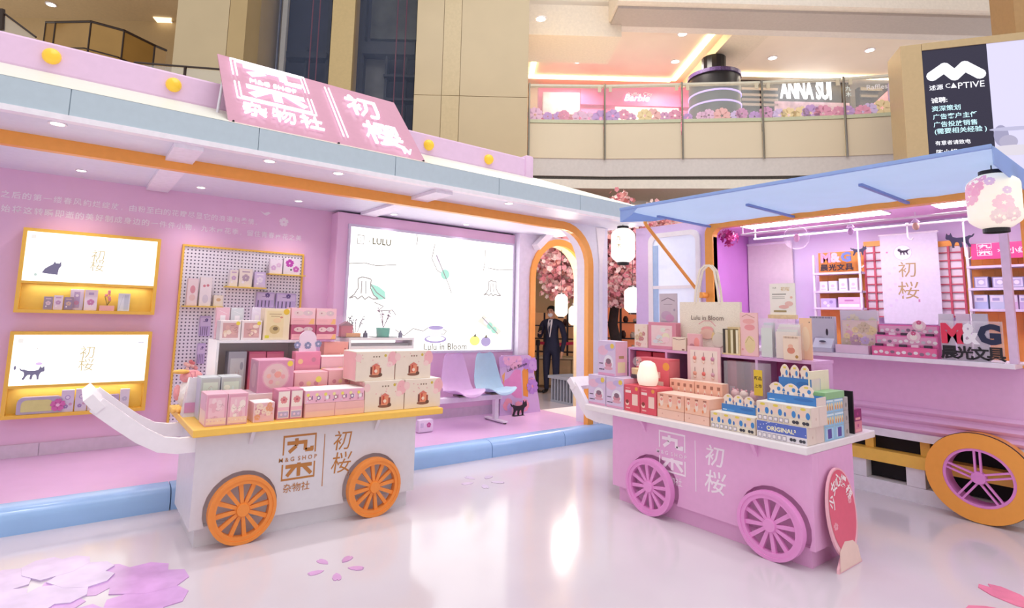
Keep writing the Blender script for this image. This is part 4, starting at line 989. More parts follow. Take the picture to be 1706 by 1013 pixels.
b = B(); b.hexa([(-.05, -.06, 0), (.05, -.06, 0), (.05, .06, 0), (-.05, .06, 0), (-.02, -.03, .27), (.035, -.03, .27), (.035, .03, .27), (-.02, .03, .27)], mat('#efe9f2', .25, alpha=.8, var=.05)); b.build('pouch', gbag)
B().tube([(0, -.02, .27), (-.02, -.02, .31), (.02, .02, .31), (.02, .02, .27)], .004, mat('#e08a9a', .5), 6).build('ribbon', gbag)
B().box(-.045, .045, -.063, -.0605, .03, .1, P('#d99ac4')).build('printed_front', gbag)
# ======================= pink cart: front row along its left
def globe_art(w, h):
    return [('r', .02, .01, .96, .98, '#d9c6e2'), ('e', .3, .72, .3, .14, '#e6b9d0'), ('e', .7, .82, .3, .1, '#c7b4dd'), ('r', .02, .01, .96, .07, '#dfa3c4'), ('c', .83, .86, .11, '#e8c95a'), ('e', .62, .38, .28, .22, '#e9e3ee'), ('e', .62, .33, .2, .1, '#cf8f9f'), ('e', .62, .42, .15, .08, '#8a6a7c'), ('e', .62, .22, .24, .05, '#dba2b4'), ('r', .08, .33, .22, .03, '#6b5a72'), ('r', .08, .16, .2, .03, '#4a3f55'), ('r', .3, .16, .08, .03, '#4a3f55')]
GS = [('r', .04, .02, .92, .96, '#e6b4cb'), ('r', .2, .1, .6, .3, '#e9d9b4'), ('r', .3, .5, .4, .08, '#b0906a')]
zg = []
for x0, x1, yb, yt, lb_ in ((980, 1009, 682, 625, 'tall lilac snow globe box, leftmost in front on the white shelf'), (1009.5, 1039, 687, 626, 'tall lilac snow globe box, second in front beside the red boxes')):
    _, z = carton('snow_globe_box', lb_, 'gift box', 'R', x0, x1, yb, yt, 3.90, .22, z0=SZ, z1=zg[0] if zg else None, body='#dcc9e4', art=globe_art, group='lilac snow globe boxes', side_art=GS); zg.append(z)
carton('snow_globe_box', 'tall lilac snow globe box on top of the two others', 'gift box', 'R', 996, 1025, 624, 568, 3.95, .17, z0=zg[0]+.0005, body='#dcc9e4', art=globe_art, group='lilac snow globe boxes', side_art=GS)
def red_art(w, h):
    return [('r', .02, .02, .96, .96, '#e05566'), ('l', [(.1, .88), (.4, .88)], .02, '#f6c9c4'), ('r', .08, .7, .36, .1, '#f7ddd6'), ('c', .8, .88, .1, '#f0a24a'), ('r', .52, .25, .36, .42, '#f3d3c6'), ('c', .2, .3, .12, '#f6cdbd'), ('c', .2, .36, .1, '#8c3f3a'), ('r', .12, .1, .26, .05, '#f3b9b4')]
zr = []
for x0, x1, yb, yt, lb_ in ((1040, 1066, 693, 642, 'red night lamp box at the shelf front, left one'), (1066.5, 1094, 698, 646, 'red night lamp box at the shelf front, right one')):
    _, z = carton('lamp_box', lb_, 'gift box', 'R', x0, x1, yb, yt, 3.90, .22, z0=SZ, z1=zr[0] if zr else None, body='#e35c69', art=red_art, group='red night lamp boxes'); zr.append(z)
carton('lamp_box', 'large red night lamp box standing behind the front red pair', 'gift box', 'R', 1060, 1115, 655, 597, 4.18, .16, z0=SZ, body='#e8707a', art=[('r', .01, .02, .98, .96, '#e86a78'), ('c', .92, .86, .1, '#f0a24a'), ('r', .55, .62, .2, .12, '#f4c6c0'), ('r', .62, .2, .22, .36, '#f3d9cc'), ('c', .55, .2, .08, '#f6cdbd')], group='red night lamp boxes', side_art=[('r', .04, .04, .92, .92, '#e97d84'), ('r', .3, .2, .4, .4, '#f3d9cc')])
# rounded white night lamp on the red boxes
loc, rz, w, h = place('R', 1058.5, 1088, 644, 601, 3.97, .1, z0=zr[0]+.0005)
nl = thing('night_lamp', 'small rounded cream white night lamp on the red boxes', 'lamp', loc)
LAMPW = mat('#f9f0dc', .45, emit=.25, var=.02)
B().lathe([(.0, .0), (w*.40, .004), (w*.48, h*.2), (w*.49, h*.4), (w*.42, h*.62), (w*.40, h*.75), (w*.33, h*.9), (w*.16, h*.985), (0, h)], LAMPW, 22).build('shade', nl, smooth=True)
B().lathe([(w*.30, 0), (w*.34, .003), (w*.34, .006)], mat('#e8b9a8', .5), 20).build('base', nl)
# snow globe
loc, rz, w, h = place('R', 1041, 1059, 626, 590, 3.99, .08, z0=zg[0]+.0005)
sg2 = thing('snow_globe', 'little snow globe on a dark and gold base above the lilac boxes', 'snow globe', (loc[0]+.06, loc[1], loc[2]))
B().lathe([(w*.5, 0), (w*.5, h*.12), (w*.42, h*.16)], mat('#4a3440', .3), 18).build('foot', sg2); B().lathe([(w*.43, h*.16), (w*.45, h*.38), (w*.38, h*.42)], mat('#e3c79a', .35), 18).build('base', sg2)
B().ball((0, 0, h*.68), w*.36, GLASS, 18).build('dome', sg2, smooth=True)
b = B(); r_ = random.Random(4)
for k in range(9): b.ball((r_.uniform(-.2, .2)*w, r_.uniform(-.2, .2)*w, h*.45+r_.uniform(0, .35)*h), .007, mat(['#8a6a8c', '#e9c0cc', '#3c2d3c'][k % 3], .5), 6)
b.build('scene', sg2)
# lilac shelf riser with compartments
RSX = 4.34
LIL = mat('#dba9d6', .4, var=.02)
a_, c_, _, rz1 = fit('R', 1047, 1372, 600, 580, RSX)
_, _, _, rz1 = fit('R', 1047, 1100, 600, 580, RSX)
rs = thing('riser_stand', 'long pink riser shelf with open compartments on the white shelf', 'stand', (RSX, a_, SZ), RF)
rw = a_-c_; rh = rz1-SZ; rw = min(rw, a_-1.87)
B().box(0, rw, 0, .32, rh-.022, rh, LIL).build('top_board', rs); B().box(0.02, rw-.02, .30, .32, 0, rh-.0225, mat('#c85f9d', .5)).build('back_board', rs)
for k in range(5):
    x = (rw-.02)*k/4; B().box(x, x+.02, 0, .2995, 0, rh-.0225, LIL).build('divider', rs)
for k in range(2):
    x = (rw-.02)*3/4+.021 if k == 0 else 0
PT = SZ+rh+.0005
for k, (x0, x1) in enumerate(((1060, 1085), (1088, 1113))):
    carton('lamp_box', 'red box at the back of the riser left compartment, '+('left' if k == 0 else 'right')+' one', 'gift box', 'R', x0, x1, 640, 584, RSX+.06, .14, z0=SZ, z1=PT-.035, body='#d9485c', art=[('r', .04, .04, .92, .92, '#dc4f62'), ('r', .3, .5, .4, .2, '#f0b3b0')], group='red boxes in the riser')
for k, (x0, x1, hc) in enumerate(((1212, 1228, '#b83a5c'), (1252, 1270, '#a8446c'))):
    carton('box_set', 'dark pink box inside the riser, '+('left of the acrylic case' if k == 0 else 'behind the acrylic case'), 'gift box', 'R', x0, x1, 640, 600, RSX+.10, .12, z0=SZ, z1=PT-.05, body=hc, art=[('r', .05, .05, .9, .9, hc), ('r', .2, .3, .6, .25, '#e9b9c9')])
# on the riser
carton('card_set', 'cream flower print card set leaning at the riser left end', 'gift box', 'R', 1057, 1079, 578, 540, RSX+.05, .03, z0=PT, body='#eddccb', art=blossoms('#eedccb', ['#e3a69a', '#cf8a8a', '#dcc29a', '#f0c3b8'], 9, 61))
carton('frame_box', 'pink framed window box with pastel stickers on the riser', 'gift box', 'R', 1080, 1126, 579, 537, RSX+.04, .08, z0=PT, body='#dc94a6', art=window_box('#db8fa3', '#ecd2d2', ['#e6e2c4', '#f0d3d8', '#dfe3d6', '#efc9c0', '#d7dfe2'], 12, 63, False, ('#d98a9c',)), side_art=[('r', .1, .05, .8, .9, '#c97b90')])
carton('message_card', 'grey lilac sign card with dark heading standing behind the framed box', 'sign', 'R', 1099, 1129, 577, 489, RSX+.20, .012, z0=PT, body='#c9bcc6', art=[('r', .02, .02, .96, .96, '#cabdc7'), ('l', [(.12, .86), (.5, .92), (.88, .86)], .03, '#5a4a58'), ('l', [(.25, .80), (.75, .80)], .015, '#6d5d6a'), ('r', .1, .45, .5, .05, '#b3a3b4'), ('e', .4, .6, .3, .08, '#c2a6c0'), ('e', .6, .55, .25, .07, '#cf9cc0'), ('c', .86, .7, .06, '#a39aac')])
carton('small_tin', 'small cream box with bow in front of the tote bag', 'gift box', 'R', 1120, 1143, 584, 562, RSX+.005, .06, z0=PT, body='#ead9c6', art=[('r', .03, .03, .94, .94, '#ead8c4'), ('l', [(.05, .9), (.5, .8), (.95, .9)], .04, '#6d4a4a'), ('r', .7, .05, .2, .1, '#8a5a5a')], side_art=[('r', .03, .03, .94, .94, '#dcc7b2')])
carton('photo_card', 'small pink photo card beside the cream box on the riser', 'gift box', 'R', 1145, 1168, 583, 556, RSX+.015, .03, z0=PT, body='#eab9bd', art=[('r', .04, .04, .92, .92, '#e9b2b8'), ('e', .7, .5, .2, .3, '#ef9a94'), ('e', .35, .3, .2, .15, '#c78a96'), ('e', .75, .15, .15, .08, '#d84a8c')])
# tote bag
loc, rz, w, h = place('R', 1131, 1232, 580, 503, RSX+.12, .05, z0=PT)
tb = thing('tote_bag', 'cream canvas tote bag with printed words and long handles on the riser', 'bag', loc, RF)
CAN = mat('#eee4d3', .85, var=.05, bump=.3, scale=120, name='canvas')
b = B(); n_ = 8
for i in range(n_):
    for j in range(6):
        pass
g = [[(-w/2+w*i/n_, -.022*math.sin(math.pi*i/n_)*(1-.5*j/6)+.004*math.sin(3*i+j), h*j/6) for i in range(n_+1)] for j in range(7)]
g2 = [[(x, .03, z) for x, y, z in r] for r in g]
fl = [q for r in g for q in r]+[q for r in g2 for q in r]; N = (n_+1); o2 = 7*N
fs_ = [(j*N+i, j*N+i+1, (j+1)*N+i+1, (j+1)*N+i) for j in range(6) for i in range(n_)]
fs_ += [tuple(o2+k for k in q[::-1]) for q in fs_]
fs_ += [(j*N, (j+1)*N, o2+(j+1)*N, o2+j*N) for j in range(6)]+[(j*N+n_, o2+j*N+n_, o2+(j+1)*N+n_, (j+1)*N+n_) for j in range(6)]+[(i, o2+i, o2+i+1, i+1) for i in range(n_)]+[(6*N+i, 6*N+i+1, o2+6*N+i+1, o2+6*N+i) for i in range(n_)]
b.add(fl, fs_, CAN); b.build('bag_body', tb, smooth=True)
hz = at(1180, 440, 'x', RSX+.12).z-loc[2]
for y in (-.012, .034):
    b = B(); pts = [(-w*.22, y, h*.96), (-w*.20, y, h+.1), (-w*.12, y, hz-.05), (-w*.04, y, hz-.01), (w*.04, y, hz-.01), (w*.12, y, hz-.06), (w*.17, y, h+.1), (w*.19, y, h*.96)]
    b.strip(pts, .004, .009, CAN, side=YN); b.build('handle', tb, smooth=True)
b = B(); draw(b, (-w/2, -.0275, 0), XN, ZN, w, h, [('t', 'Lulu in Bloom', .5, .68, .09, '#6b5650', .005), ('e', .5, .45, .1, .06, '#eda6a4'), ('e', .5, .36, .12, .10, '#e9bfae'), ('l', [(.36, .55), (.45, .62), (.56, .62), (.64, .52)], .012, '#d98a94'), ('e', .6, .3, .03, .1, '#e9c98c'), ('e', .68, .25, .1, .14, '#e6dccb')], lift=.001); b.build('printed_front', tb, fix=False)
# charm board
loc, rz, w, h = place('R', 1145, 1200, 646, 578, RSX-.035, .02, z0=None)
cb_, zc = carton('peach_case', 'peach case in the third row under the charm board', 'gift box', 'R', 1146, 1202, 665, 641, RSX-.10, .09, z0=SZ, body='#f0b9a8', art=[('r', .02, .03, .96, .94, '#f2bda8')])
cb = thing('charm_board', 'pink card board with six hanging charms before the riser', 'display', (RSX-.02, loc[1], max(zc, loc[2])+.0005), RF)
h = at(1172, 578, 'x', RSX-.035).z-cb.location.z
B().box(-w/2, w/2, -.006, .006, 0, h, P('#efc3c9')).build('board', cb)
B().box(-w*.40, w*.42, -.0075, -.0062, .012, h*.9, P('#f3dfd6')).build('printed_panel', cb)
for i in range(3):
    for j in range(2):
        x = -w*.26+i*w*.27; z = h*(.68-.42*j)
        b = B(); hc = ['#e98a7c', '#d95f6c', '#c98aa8', '#e3a08c', '#e7756f', '#d8a3b4'][i+3*j]
        b.ball((x, -.012, z), .017, mat(hc, .4), 10, sy=.5); b.ball((x, -.012, z-.028), .013, mat('#f0d3c6', .4), 8, sy=.5); b.tube([(x, -.009, z+.015), (x, -.009, z+.05)], .002, mat('#8a5a6a', .4), 5)
        b.build('charm', cb, smooth=True)
# box of small books
loc, rz, w, h = place('R', 1203, 1233, 588, 545, RSX+.01, .1, z0=PT)
bk = thing('book_crate', 'tilted light wooden crate of thin booklets beside the tote bag', 'crate', loc, RF)
WD = mat('#e6cd9f', .5, var=.1, scale=40)
B().box(-w/2, w/2, -.05, .05, 0, .012, WD).build('base', bk); B().box(-w/2, w/2, .04, .05, .0125, h, WD).build('back', bk); B().box(w/2-.008, w/2, -.05, .0395, .0125, h, WD).build('side', bk)
for k, hc in enumerate(('#3f3a36', '#d9c9a8', '#8a7a4a', '#e6dcb8', '#6b5a34', '#efe6c9')):
    x = -w/2+.004+k*(w-.02)/6; B().box(x, x+(w-.02)/6-.002, -.04, .035, .0125, h*(.93-.03*(k % 2)), P(hc)).build('booklet', bk)
carton('brochure', 'peach pink flower brochure with beige oval on the riser', 'card', 'R', 1234, 1264, 592, 521, RSX+.02, .015, z0=PT, body='#efc0c0', art=[('r', .02, .02, .96, .96, '#f0c3c3'), ('l', [(.12, .9), (.4, .96), (.85, .88)], .03, '#b98a7a'), ('e', .5, .8, .35, .06, '#e9a9a6'), ('e', .55, .66, .3, .07, '#e79a9e'), ('e', .55, .27, .3, .2, '#e6cfa0'), ('l', [(.3, .3), (.5, .45), (.75, .35)], .02, '#a98a5a'), ('c', .12, .15, .06, '#e79a9e')])
carton('sticker_pack', 'white card with pink blossom print tucked behind the tote bag', 'card', 'R', 1222, 1240, 588, 520, RSX+.19, .01, z0=PT, body='#f0dcd6', art=blossoms('#f3e2dc', ['#e9a9ac', '#f0c9bd'], 6, 71))
def clear_bin(label, x0, x1, yb, yt, d, z0, dx, fill=None, plane=RSX):
    loc, rz, w, h = place('R', x0, x1, yb, yt, plane+dx, d, z0)
    t = thing('acrylic_case', label, 'display case', loc, RF)
    for x in (-w/2, w/2-.003): B().box(x, x+.003, -d/2, d/2, .004, h, ACRYL).build('side_pane', t)
    B().box(-w/2+.0032, w/2-.0032, -d/2, -d/2+.003, .004, h, ACRYL).build('front_pane', t); B().box(-w/2+.0032, w/2-.0032, d/2-.003, d/2, .004, h, ACRYL).build('back_pane', t)
    B().box(-w/2, w/2, -d/2, d/2, 0, .0038, ACRYL).build('base', t)
    if fill: fill(t, w, h, d)
    return t
def papers(cols):
    def f(t, w, h, d):
        for k, hc in enumerate(cols):
            y = -d/2+.012+k*(d-.024)/len(cols); B().box(-w*.42, w*.42, y, y+.004, .004, h*(.75+.07*k), P(hc)).build('card', t)
    return f
clear_bin('clear acrylic holder with pale green cards beside the brochure', 1266, 1288, 592, 530, .09, PT, .02, papers(['#dbe3da', '#e9dfe9', '#d3dce2']))
clear_bin('clear acrylic holder with cream papers right of the green cards', 1289, 1331, 593, 538, .10, PT, .01, papers(['#efe2d6', '#e3e3dc', '#e9d9dc', '#f0ebe6']))
carton('desk_calendar', 'small cream desk calendar with red fruit picture in front of the acrylic holder', 'calendar', 'R', 1305, 1332, 596, 560, RSX-.045, .04, z0=PT, body='#ecd2bd', art=[('r', .03, .03, .94, .86, '#eed6c2'), ('e', .5, .4, .25, .14, '#d98a74'), ('e', .48, .58, .16, .08, '#e9b39c'), ('e', .85, .15, .1, .07, '#b98a4a')]+[('r', .08+.09*k, .9, .03, .08, '#8a6a5a') for k in range(10)])
carton('colour_card', 'peach orange card standing near the riser right end', 'card', 'R', 1333, 1354, 592, 530, RSX+.10, .012, z0=PT, body='#f0c09c', art=[('r', .02, .02, .96, .96, '#f3c8a4'), ('e', .5, .5, .35, .3, '#f5d6b6'), ('c', .85, .9, .05, '#6d5a55')])
# sign with wooden foot
loc, rz, w, h = place('R', 1280, 1326, 527, 472, RSX+.24, .03, z0=None)
fs2 = thing('counter_sign', 'white printed counter sign in a light wooden foot behind the tote bag', 'sign', (loc[0], loc[1], PT), RF)
hh = loc[2]-PT
B().box(-w*.5, w*.5, -.02, .02, hh-.02, hh+.012, WD).build('foot', fs2); B().box(-w*.15, w*.15, -.012, .012, 0, hh-.0205, ACRYL).build('stem', fs2)
B().box(-w*.45, w*.48, -.003, .003, hh+.0125, hh+h, P('#f4efe6')).build('board', fs2)
b = B(); draw(b, (-w*.45, -.003, hh+.0125), XN, ZN, w*.93, h-.0125, [('t', '九木', .2, .86, .06, '#5a5a50'), ('t', '初桜', .62, .82, .13, '#c9a24a'), ('r', .1, .64, .55, .03, '#8f8f86'), ('r', .1, .56, .5, .02, '#b0b0a8'), ('r', .1, .51, .5, .02, '#b0b0a8'), ('e', .75, .35, .16, .08, '#eac0b6'), ('e', .55, .25, .2, .06, '#e8b8b0'), ('r', .15, .08, .5, .06, '#a8986a'), ('c', .85, .55, .05, '#e9b9a9')]); b.build('printed_front', fs2, fix=False)

# ======================= pink cart: peach and blue blind boxes
def peach_art(n):
    return lambda w, h: [('r', .01, .02, .98, .96, '#f3b8a0'), ('r', .01, .02, .98, .4, '#f5c3a8')]+[q for k in range(n) for q in (('e', (k+.5)/n, .5, .2/n, .3, '#f6dccb'), ('e', (k+.5)/n, .62, .14/n, .1, '#e98f86'), ('r', (k+.3)/n, .82, .4/n, .09, '#a8705f'), ('e', (k+.25)/n, .25, .1/n, .1, '#ef8f62'))]
zq = []
for x0, x1, yb, yt, lb_ in ((1095, 1140, 706, 684, 'plain peach case at the shelf front, left one'), (1140.5, 1182, 715, 691, 'plain peach case at the shelf front, right one')):
    _, z = carton('peach_case', lb_, 'gift box', 'R', x0, x1, yb, yt, 3.90, .22, z0=SZ, z1=zq[0] if zq else None, body='#f0c2ae', art=[('r', .01, .02, .98, .96, '#f1c6b4'), ('c', .2, .5, .08, '#d9a090'), ('c', .8, .55, .08, '#d9a090')], group='plain peach cases'); zq.append(z)
for k, (x0, x1, yb, yt, lb_) in enumerate(((1095, 1140, 684, 657, 'printed peach blind box case on the front row, left one'), (1140.5, 1182, 690, 664, 'printed peach blind box case on the front row, right one'))):
    _, z = carton('blind_box_row', lb_, 'gift box', 'R', x0, x1, yb, yt, 3.90, .22, z0=zq[0]+.0004, z1=z if k else None, body='#f3bca4', art=peach_art(3), group='printed peach cases', top='#f7dccb')
for k, (x0, x1, yb, yt, lb_) in enumerate(((1116, 1157, 660, 633, 'printed peach box in the second row, left one'), (1157.5, 1204, 665, 638, 'printed peach box in the second row, right one'))):
    carton('blind_box_row', lb_, 'gift box', 'R', x0, x1, yb, yt, 4.14, .09, z0=SZ, body='#f3bca4', art=peach_art(4), group='printed peach cases', top='#f7dccb')
BL1, BL2, NAV = '#3f7fc4', '#7fb0dc', '#2f5ca8'
def blue_row(n, foot=True):
    def f(w, h):
        s = [('r', .01, .02, .98, .96, '#efe3d0')]
        for k in range(n):
            x = (k+.5)/n
            s += [('r', x-.46/n, .36, .92/n, .60, '#e8d7c4'), ('e', x-.05/n, .66, .26/n, .2, '#efd0bf'), ('e', x-.02/n, .88, .2/n, .07, '#e6cf52'), ('e', x+.3/n, .56, .15/n, .18, '#3f87c9'), ('e', x-.33/n, .5, .08/n, .12, '#3f6fb4')]
        for k in range(6): s += [('r', .03+.10*k, .06, .075, .22, '#9a93a6'), ('r', .04+.10*k, .09, .055, .16, '#f0e8ea')]
        for k in range(2): s += [('c', .70+.18*k, .17, .09, '#3a3a46'), ('c', .76+.18*k, .17, .09, '#3a3a46')]
        return s
    return f
def orig_art(w, h):
    s = [('r', .01, .40, .98, .58, '#5a6fc0'), ('r', .01, .02, .98, .37, '#e9e2ea'), ('t', 'ORIGINAL²', .5, .63, .26, '#f7efc4', .03)]
    r = random.Random(8); s += [('c', r.uniform(.03, .97), r.uniform(.45, .95), .03, '#cdd3f0') for k in range(14)]
    for k in range(6): s += [('r', .03+.10*k, .06, .075, .26, '#9a93a6'), ('r', .04+.10*k, .09, .055, .2, '#f0e8ea')]
    for k in range(2): s += [('c', .70+.18*k, .2, .09, '#3a3a46'), ('c', .76+.18*k, .2, .09, '#3a3a46')]
    return s
SIDE = [('r', .01, .02, .485, .96, '#e9d8cc'), ('r', .505, .02, .485, .96, '#e6d4ca'), ('c', .3, .4, .08, '#d9bfb4')]
_, zA = carton('blind_box_row', 'long cream and blue animal print box, front left of the blue stack', 'gift box', 'R', 1184, 1259, 729, 691, 3.90, .24, z0=SZ, body='#ece0d2', art=blue_row(4), top='#f6f1ea')
_, zB = carton('blind_box_row', 'long violet box printed ORIGINAL at the shelf front corner', 'gift box', 'R', 1261, 1346, 741, 706, 3.88, .24, z0=SZ, body='#e9dcd2', art=orig_art, side_art=SIDE)
_, zC = carton('blind_box_row', 'cream and blue animal print box resting on the violet box', 'gift box', 'R', 1261, 1352, 706, 674, 3.89, .23, z0=zB+.0004, body='#ece0d2', art=blue_row(4), top='#f6f1ea', side_art=SIDE)
def display(label, x0, x1, yb, ytf, ytop, plane, d, z0):
    """open blue display box: low front, raised cut-out header of white shapes"""
    loc, rz, w, h = place('R', x0, x1, yb, ytf, plane, d, z0)
    hh = at((x0+x1)/2, ytop, 'x', plane+d*.5).z-loc[2]
    t = thing('display_box', label, 'gift box', loc, RF, group='open blue display boxes')
    BM = P('#3f7fc4')
    B().box(-w/2, w/2, -d/2, -d/2+.004, 0, h, BM).build('front_panel', t); B().box(-w/2, w/2, d/2-.004, d/2, 0, h, BM).build('back_panel', t)
    for s in (-1, 1): B().prism([(s*w/2, -d/2+.0042, 0), (s*w/2, d/2-.0042, 0), (s*w/2, d/2-.0042, h*1.05), (s*w/2, -d/2+.0042, h)], (-s*.004, 0, 0), P('#e6d6cc')).build('side_panel', t)
    B().box(-w/2+.005, w/2-.005, -d/2+.0045, d/2-.0045, 0, h*.6, P('#efe6d8')).build('inner_boxes', t)
    for k in range(3):
        x = -w*.31+k*w*.31; b = B(); m_ = P('#f0dccd')
        rr_ = (hh-h*.4)/2; zc = h*.45+rr_
        b.prism([(x+w*.15*math.cos(a)*(1.05 if math.sin(a) < 0 else .8+.3*abs(math.sin(3*a))), -d/2+.006, zc+rr_*math.sin(a)) for a in [2*math.pi*q/16 for q in range(16)]], (0, .004, 0), m_); b.build('cutout', t)
        b = B(); draw(b, (x-w*.1, -d/2+.0058, zc-rr_*.8), XN, ZN, w*.2, rr_*1.6, [('e', .5, .3, .3, .2, '#f6eae0'), ('r', .3, .86, .4, .12, '#e6cf52'), ('e', .78, .62, .18, .16, '#3f87c9'), ('e', .2, .35, .12, .14, '#4a78b8')]); b.build('printed_cutout', t, fix=False)
    b = B(); draw(b, (-w/2, -d/2, 0), XN, ZN, w, h, [('r', .01, .02, .98, .96, BM), ('e', .2, .2, .2, .15, '#4f95d6'), ('e', .75, .6, .2, .2, '#356fb4'), ('r', .04, .2, .12, .1, '#dbe6f0')]); b.build('printed_front', t, fix=False)
    return t, loc[2]+h
display('open blue display box with three cut outs, lowest and leftmost', 1203, 1259, 700, 676, 657, 4.0, .13, zA+.0004)
dA, zD = display('open blue display box with three cut outs, middle of the stack', 1279, 1360, 681, 659, 638, 3.98, .15, zC+.0004)
carton('blind_box', 'cream carton under the topmost blue display box', 'gift box', 'R', 1300, 1350, 672, 645, 4.15, .16, z0=SZ, z1=zD, body='#eadccf', art=[('r', .02, .02, .96, .96, '#e7d9cc')], side_art=SIDE)
display('open blue display box with three cut outs, topmost of the stack', 1298, 1352, 650, 630, 608, 4.16, .14, zD+.0006)
# sky blue boxes at the right end, three tiers of two
SKY = '#8fc3e6'
def sky_art(kind):
    if kind: return [('r', .02, .02, .96, .96, SKY), ('r', .12, .1, .76, .8, '#a9d2ec'), ('r', .3, .16, .4, .7, '#5a4fa0'), ('r', .24, .2, .04, .6, '#dbe9f2')]
    return [('r', .02, .02, .96, .96, SKY)]+[('e', .15+.23*k, .45, .09, .3, '#f0d9a0') for k in range(4)]+[('e', .18+.23*k, .35, .05, .18, '#d98f5a') for k in range(4)]+[('r', .04, .8, .92, .14, '#d9ecf4')]
for j in range(3):
    za_, zb_ = SZ+.0003+.0905*j, SZ+.0905*j+.0898
    for k in range(2):
        t = thing('blind_box', 'sky blue box at the shelf right end, '+('bottom', 'middle', 'top')[j]+' tier, '+('nearer the corner' if k == 0 else 'nearer the truck'), 'gift box', (4.20+.155*k, 1.775, za_), 0, 'sky blue boxes')
        hb_ = zb_-za_
        B().box(-.075, .075, -.045, .055, 0, hb_, P('#c9dbe4')).build('body', t, bevel=.0015)
        b = B(); draw(b, (-.075, -.045, 0), XN, ZN, .15, hb_, sky_art(j == 0)); b.build('printed_front', t, fix=False)
    t = thing('blind_box', 'grey carton end next to the sky blue boxes, '+('bottom', 'middle', 'top')[j]+' tier', 'gift box', (4.475, 1.775, za_), 0, 'grey cartons beside the sky blue boxes')
    B().box(-.036, .036, -.045, .055, 0, hb_, P('#bdb7b6')).build('body', t, bevel=.0015)
    b = B(); draw(b, (-.036, -.045, 0), XN, ZN, .072, hb_, [('r', .05, .04, .9, .92, '#b5b0ae'), ('e', .5, .4, .2, .18, '#8d8a86')]); b.build('printed_front', t, fix=False)
ld = thing('open_lid_box', 'open green box with raised cream lid on the sky blue boxes', 'gift box', (4.30, 1.772, SZ+.0905*3+.001), 0)
B().box(-.15, .15, -.045, .05, 0, .045, P('#8fc08a')).build('body', ld); B().box(-.155, .155, .051, .058, .0, .18, P('#efe6c9')).build('lid', ld, bevel=.002)
for k, (z0_, h_, hc) in enumerate(((SZ+.0005, .08, '#d9869c'), (SZ+.081, .085, '#8c1f6a'))):
    t = thing('blind_box', 'small '+('pink' if k == 0 else 'dark magenta')+' box at the far back corner of the white shelf', 'gift box', (4.72, 1.80, z0_), 0)
    B().box(-.07, .07, -.05, .05, 0, h_, P(hc)).build('body', t, bevel=.0015)
    b = B(); draw(b, (-.07, -.05, 0), XN, ZN, .14, h_, [('r', .05, .05, .9, .9, hc), ('r', .2, .1, .6, .2, '#e9a0a4'), ('c', .5, .6, .15, '#b03a80')]); b.build('printed_front', t, fix=False)
tag(B().box(4.62, 4.636, 1.74, 1.86, SZ+.0003, SZ+.30, BLACK).build('divider_board'), 'thin black divider standing beside the grey carton ends', 'divider')
# acrylic case of plush balls
def balls(t, w, h, d):
    r = random.Random(3)
    for k in range(15):
        b = B(); c = Vector((0, r.uniform(-.15, .15)*d, .04+.06*(k//4))); c.x = -w*.36+(k % 4)*w*.235+((k//4) % 2)*.012
        b.ball(c, .033, mat(['#f0c3c6', '#f3dcd2', '#e9aebc'][k % 3], .9, bump=.5, scale=70), 10)
        for s in (-1, 1): b.ball(c+Vector((s*.018, 0, .03)), .010, mat('#e79aa8', .9), 6)
        b.build('plush_ball', t, smooth=True)
    B().box(w*.25, w*.45, -d/2-.004, -d/2-.001, h*.5, h*.9, P('#e6c23a')).build('price_tag', t)
    b = B(); draw(b, (w*.25, -d/2-.004, h*.5), XN, ZN, w*.2, h*.4, [('t', '新品', .5, .68, .15, '#4a3a20', .02), ('t', '上市', .5, .38, .15, '#4a3a20', .02)]); b.build('tag_lettering', t, fix=False)
clear_bin('clear acrylic case of pink plush balls with a yellow tag', 1207, 1275, 664, 604, .10, SZ, -.14, balls)
# ---------------------------------------------------------------- the pink market truck (local x runs towards the camera's right, y into the truck)
TX0, TY0 = 6.15, 4.87
truck = thing('market_truck', 'pink and purple market truck stall with blue awning and orange wheel', 'truck', (TX0, TY0, 0), RF)
def TL(p): return Vector((TY0-p.y, p.x-TX0, p.z))
def tp(px, py, X=TX0): return TL(at(px, py, 'x', X))
TPK = mat('#e6b4de', .4, var=.02, name='truck_pink'); TLI = mat('#dcc3f0', .42, var=.02, name='truck_lilac'); TIN = mat('#e4d3f4', .5, var=.03, scale=2, name='truck_inside_lilac')
ox0, ox1, oz0, oz1, XE = 1.145, 3.84, 1.235, 2.655, 5.6
B().box(0, ox0, 0, .08, .53, 2.76, TLI).build('side_wall', truck)
B().box(ox0+.0005, XE, 0, .08, .53, oz0-.005, TPK).build('lower_wall', truck)
B().box(ox0+.0005, XE, 0, .08, oz1+.001, 2.76, TPK).build('upper_wall', truck)
B().box(ox1, XE, 0, .08, oz0, oz1, TPK).build('end_wall', truck)
B().box(0, XE, 1.45, 1.52, .53, 2.76, TIN).build('back_wall', truck)
B().box(.77, .80, .081, 1.449, .53, 2.72, mat('#d78fe0', .5, var=.05, scale=2)).build('inner_side_wall', truck)
B().box(0, XE, .081, 1.449, 2.72, 2.76, mat('#ecb6e0', .5)).build('ceiling_panel', truck)
B().box(0, XE, .081, 1.449, .53, .56, TPK).build('floor_panel', truck)
B().box(0, .04, .081, 1.449, .561, 2.719, TLI).build('left_end', truck)
B().box(XE-.04, XE, .081, 1.449, .561, 2.719, TLI).build('right_end', truck)
for z in (.635, .715, .795):
    pr = [(-.002, z-.03), (-.022, z-.018), (-.03, z), (-.022, z+.018), (-.002, z+.03)]
    B().prism([(0, y, z_) for y, z_ in pr], (XE, 0, 0), TPK).build('ridge', truck, smooth=True)
